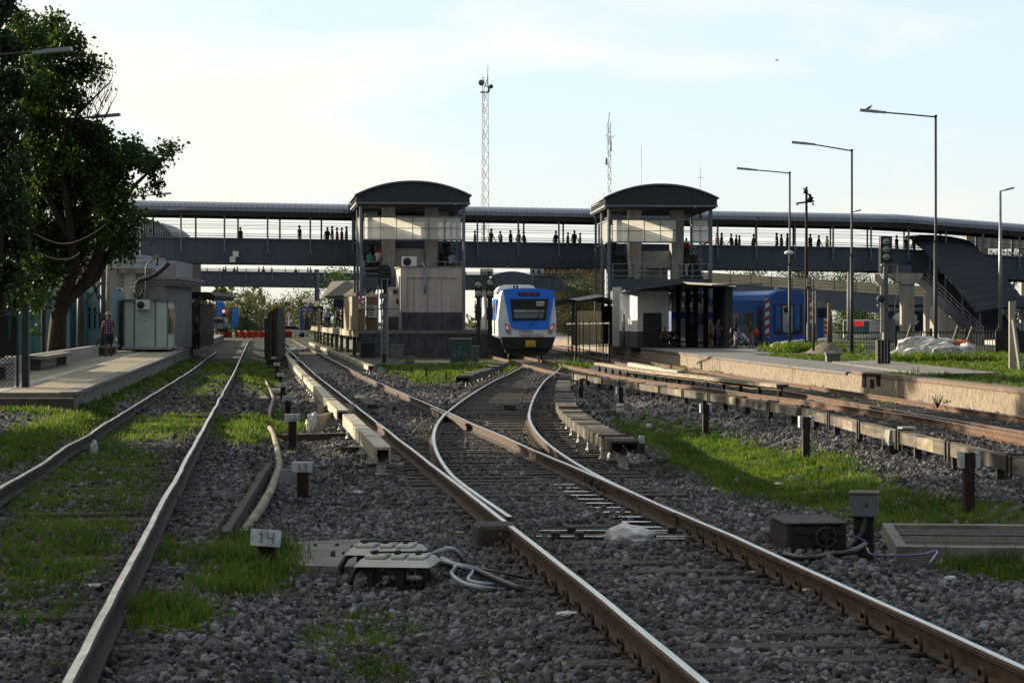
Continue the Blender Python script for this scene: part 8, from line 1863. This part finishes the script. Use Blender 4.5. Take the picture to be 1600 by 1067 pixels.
for lab, root, u, v, sh, lg, sk, lh in (('person in a green shirt on the left flight of the left tower', p1, .75, 2.4, 'green', 'black', None, False), ('person with a white backpack on the left flight of the left tower', p1, 1.35, 2.9, 'white', 'navy', None, False), ('person in red on the left flight of the left tower, next to the pier', p1, 1.7, 4.0, 'red', 'black', None, True), ('dark-clad person higher up the left flight of the left tower', p1, 1.0, 5.0, 'black', 'black', None, False),
    ('person in grey at the left of the right flight of the left tower', p1, 5.2, 2.4, 'grey', 'black', None, False), ('dark-clad person in the middle of the right flight of the left tower', p1, 5.7, 2.8, 'black', 'navy', None, False), ('person in light blue on the right flight of the left tower', p1, 6.25, 2.3, 'sky', 'denim', None, True), ('dark figure high on the right flight of the left tower', p1, 6.1, 5.2, 'black', 'black', None, False),
    ('person in red and black high on the right flight of the right tower', p2, 6.0, 6.2, 'red', 'black', None, True), ('person in white shorts climbing the right flight of the right tower', p2, 5.6, 2.5, 'brown', 'white', None, False), ('bare-armed person in brown beside the one in white shorts', p2, 6.2, 2.9, 'brown', 'brown', None, False), ('two-tone dark figure near the top of the left flight of the right tower', p2, 1.0, 6.5, 'black', 'black', None, False)):
    person(lab, tw(root, u, v, fl(v) + .04 + (-.12 if root is p2 else 0)), R(180) + TH + R(rnd.uniform(-25, 25)), 'climb' if v > 2.2 else 'stand', sh, lg, 1.68, m_skind if rnd.random() < .4 else m_skin, 'people on the tower stairs', longhair=lh)
gp = 'people on the right hand platform'
Yp = 139.0
person('woman with a bag standing before the poster wall of the shelter', (W(1112, 0, Yp).x, Yp, ZR + .02), R(-60), 'stand', 'grey', 'black', 1.68, None, gp, longhair=True, shorts=True)
person('person in a purple-blue top leaning at the end wall of the shelter', (W(1122, 0, Yp).x, Yp, ZR + .02), R(60), 'talk', 'purple', 'purple', 1.70, None, gp)
person('dark figure deeper inside the shelter near the grey bin', (W(1081, 0, 147).x, 147, ZR + .02), R(20), 'stand', 'navy', 'black', 1.72, None, gp)
person('seated person in dark red bending forward on the shelter bench', (W(1040, 0, 140).x, 140, ZR + .0), R(-20), 'sit', 'brown', 'navy', 1.7, None, gp); person('seated person in black beside the one in dark red', (W(1049, 0, 140.5).x, 140.5, ZR + .0), R(25), 'sit', 'black', 'black', 1.7, None, gp)
person('cyclist with backpack and white shorts holding a bicycle on the right platform', (W(1149, 0, 137).x, 137, ZR + .02), R(75), 'bike', 'navy', 'white', 1.74, m_skind, gp, shorts=True)
person('cyclist with a red bag and khaki trousers facing the one in white shorts', (W(1174, 0, 137.4).x, 137.4, ZR + .02), R(-75), 'bike', 'brown', 'khaki', 1.72, m_skind, gp)
mb = MB(); c = W(1144.5, 518, 137); mb.ball((c.x, c.y, c.z), .2, 2, 0, 0, (.8, .7, 1.2)); world_single('backpack', mb, m_black, 'dark backpack on the back of the cyclist in white shorts', 'backpack'); mb = MB(); c = W(1181.5, 520, 137.4); mb.ball((c.x, c.y, c.z), .2, 2, 0, 0, (.9, .8, 1.1)); world_single('shoulder_bag', mb, m_red, 'red shoulder bag behind the cyclist in khaki', 'bag')
def bicycle(px, Y, rz, label, fr, z=ZR + .02, tilt=0):
    t = thing('bicycle', label, 'bicycle', (W(px, 0, Y).x, Y, z), rz, 'bicycles by the cyclists'); t.rotation_euler[1] = 0; t.rotation_euler[0] = tilt
    for x in (-.52, .52):
        q = MB(); q.tube([(x + .33*math.cos(k*math.pi/12), 0, .34 + .33*math.sin(k*math.pi/12)) for k in range(25)], .018, 6); w = part('wheel', q, m_black, t)
        q = MB()
        for k in range(6): a = k*math.pi/6; q.beam((x - .32*math.cos(a), 0, .34 - .32*math.sin(a)), (x + .32*math.cos(a), 0, .34 + .32*math.sin(a)), .005, .005)
        part('spokes', q, m_galv, w)
    q = MB()
    for a, b in (((-.52,.34),(-.14,.86)), ((-.14,.86),(.36,.82)), ((.36,.82),(-.05,.34)), ((-.05,.34),(-.14,.86)), ((-.52,.34),(-.05,.34)), ((.52,.34),(.36,.82)), ((.36,.82),(.33,.98))): q.tube([(a[0], 0, a[1]), (b[0], 0, b[1])], .02, 7)
    part('frame', q, fr, t); q = MB(); q.tube([(.30, -.28, .99), (.36, -.1, 1.0), (.36, .1, 1.0), (.30, .28, .99)], .014, 6); part('handlebar', q, m_black, t); q = MB(); q.box(-.28, -.02, -.06, .06, .92, .97, 0, .02); q.tube([(-.14, 0, .86), (-.15, 0, .93)], .015, 6); part('saddle', q, m_black, t); q = MB(); q.lathe([(.09, -.02), (.09, .02)], (-.05, 0, .34), 12, axis='y'); q.beam((-.05, -.1, .34), (.06, -.1, .20), .02, .02); part('crank', q, m_galv, t)
bicycle(1161, 137.2, R(20), 'bicycle standing between the two cyclists', m_plankpale); bicycle(1156, 136.2, R(5), 'dark bicycle lying on the platform in front of the cyclists', m_black, ZR + .06, R(78))
# shrubs on the tracks
def shrub(px, py, r, label, dz=0, mat=None, dens=1.0, grp='weedy shrubs along the left platform wall'):
    o = G(px, py, dz); t = thing('shrub', label, 'shrub', o, 0, grp); q = MB()
    for k in range(7): a = k*.9; q.tube([(0,0,0), (math.cos(a)*r*.35, math.sin(a)*r*.35, r*.7), (math.cos(a)*r*.6, math.sin(a)*r*.6, r*1.15)], [.014, .01, .004], 5)
    part('stems', q, m_bark, t); leaves('foliage', [(Vector((rnd.gauss(0, r*.3), rnd.gauss(0, r*.3), r*rnd.uniform(.35, 1.15))), r*.5, 1) for _ in range(8)], 210*dens, .085, [mat or m_shrub], t, .9, .3, .45)
m_shrub = leafmat('shrub_green', (.03, .075, .015), (.10, .17, .035), 1.2, .4)
shrub(121, 634, .36, 'leafy shrub at the near corner of the left platform', .0); shrub(193, 605, .30, 'low shrub against the left platform wall, middle of three', .05); shrub(265, 574, .42, 'shrub by the left platform wall, farthest of three', .05)
shrub(1465, 637, .24, 'small bright green plant growing at the foot of the right stone face', -.05, None, 1, None); shrub(896, 566, .7, 'dark bushy weed at the foot of the bar fence by the train', -.2, m_leaf, .35, None); shrub(1232, 536, .9, 'bush beside the sacks in front of the blue coach end', .8, m_leaf, .3, None)
# ------------------------------------------------------------------ street trees beyond the frame
# street trees left of the frame whose evening shade lies over the foreground
for i, (x, y, sc) in enumerate([(-26, 34, 1.5), (-19.5, 29, 1.15), (-27, 41, 1.5), (-19.5, 38, 1.15), (-26, 48, 1.55), (-19.5, 43, 1.0), (-34, 45, 1.6), (-25.5, 72, 1.0)]): dup(st0, (x, y, 0), R(50*i), f'tall dark street tree off to the left, {ORD[i + 1]} along the street from the camera', 'tall trees along the street beyond the left edge')
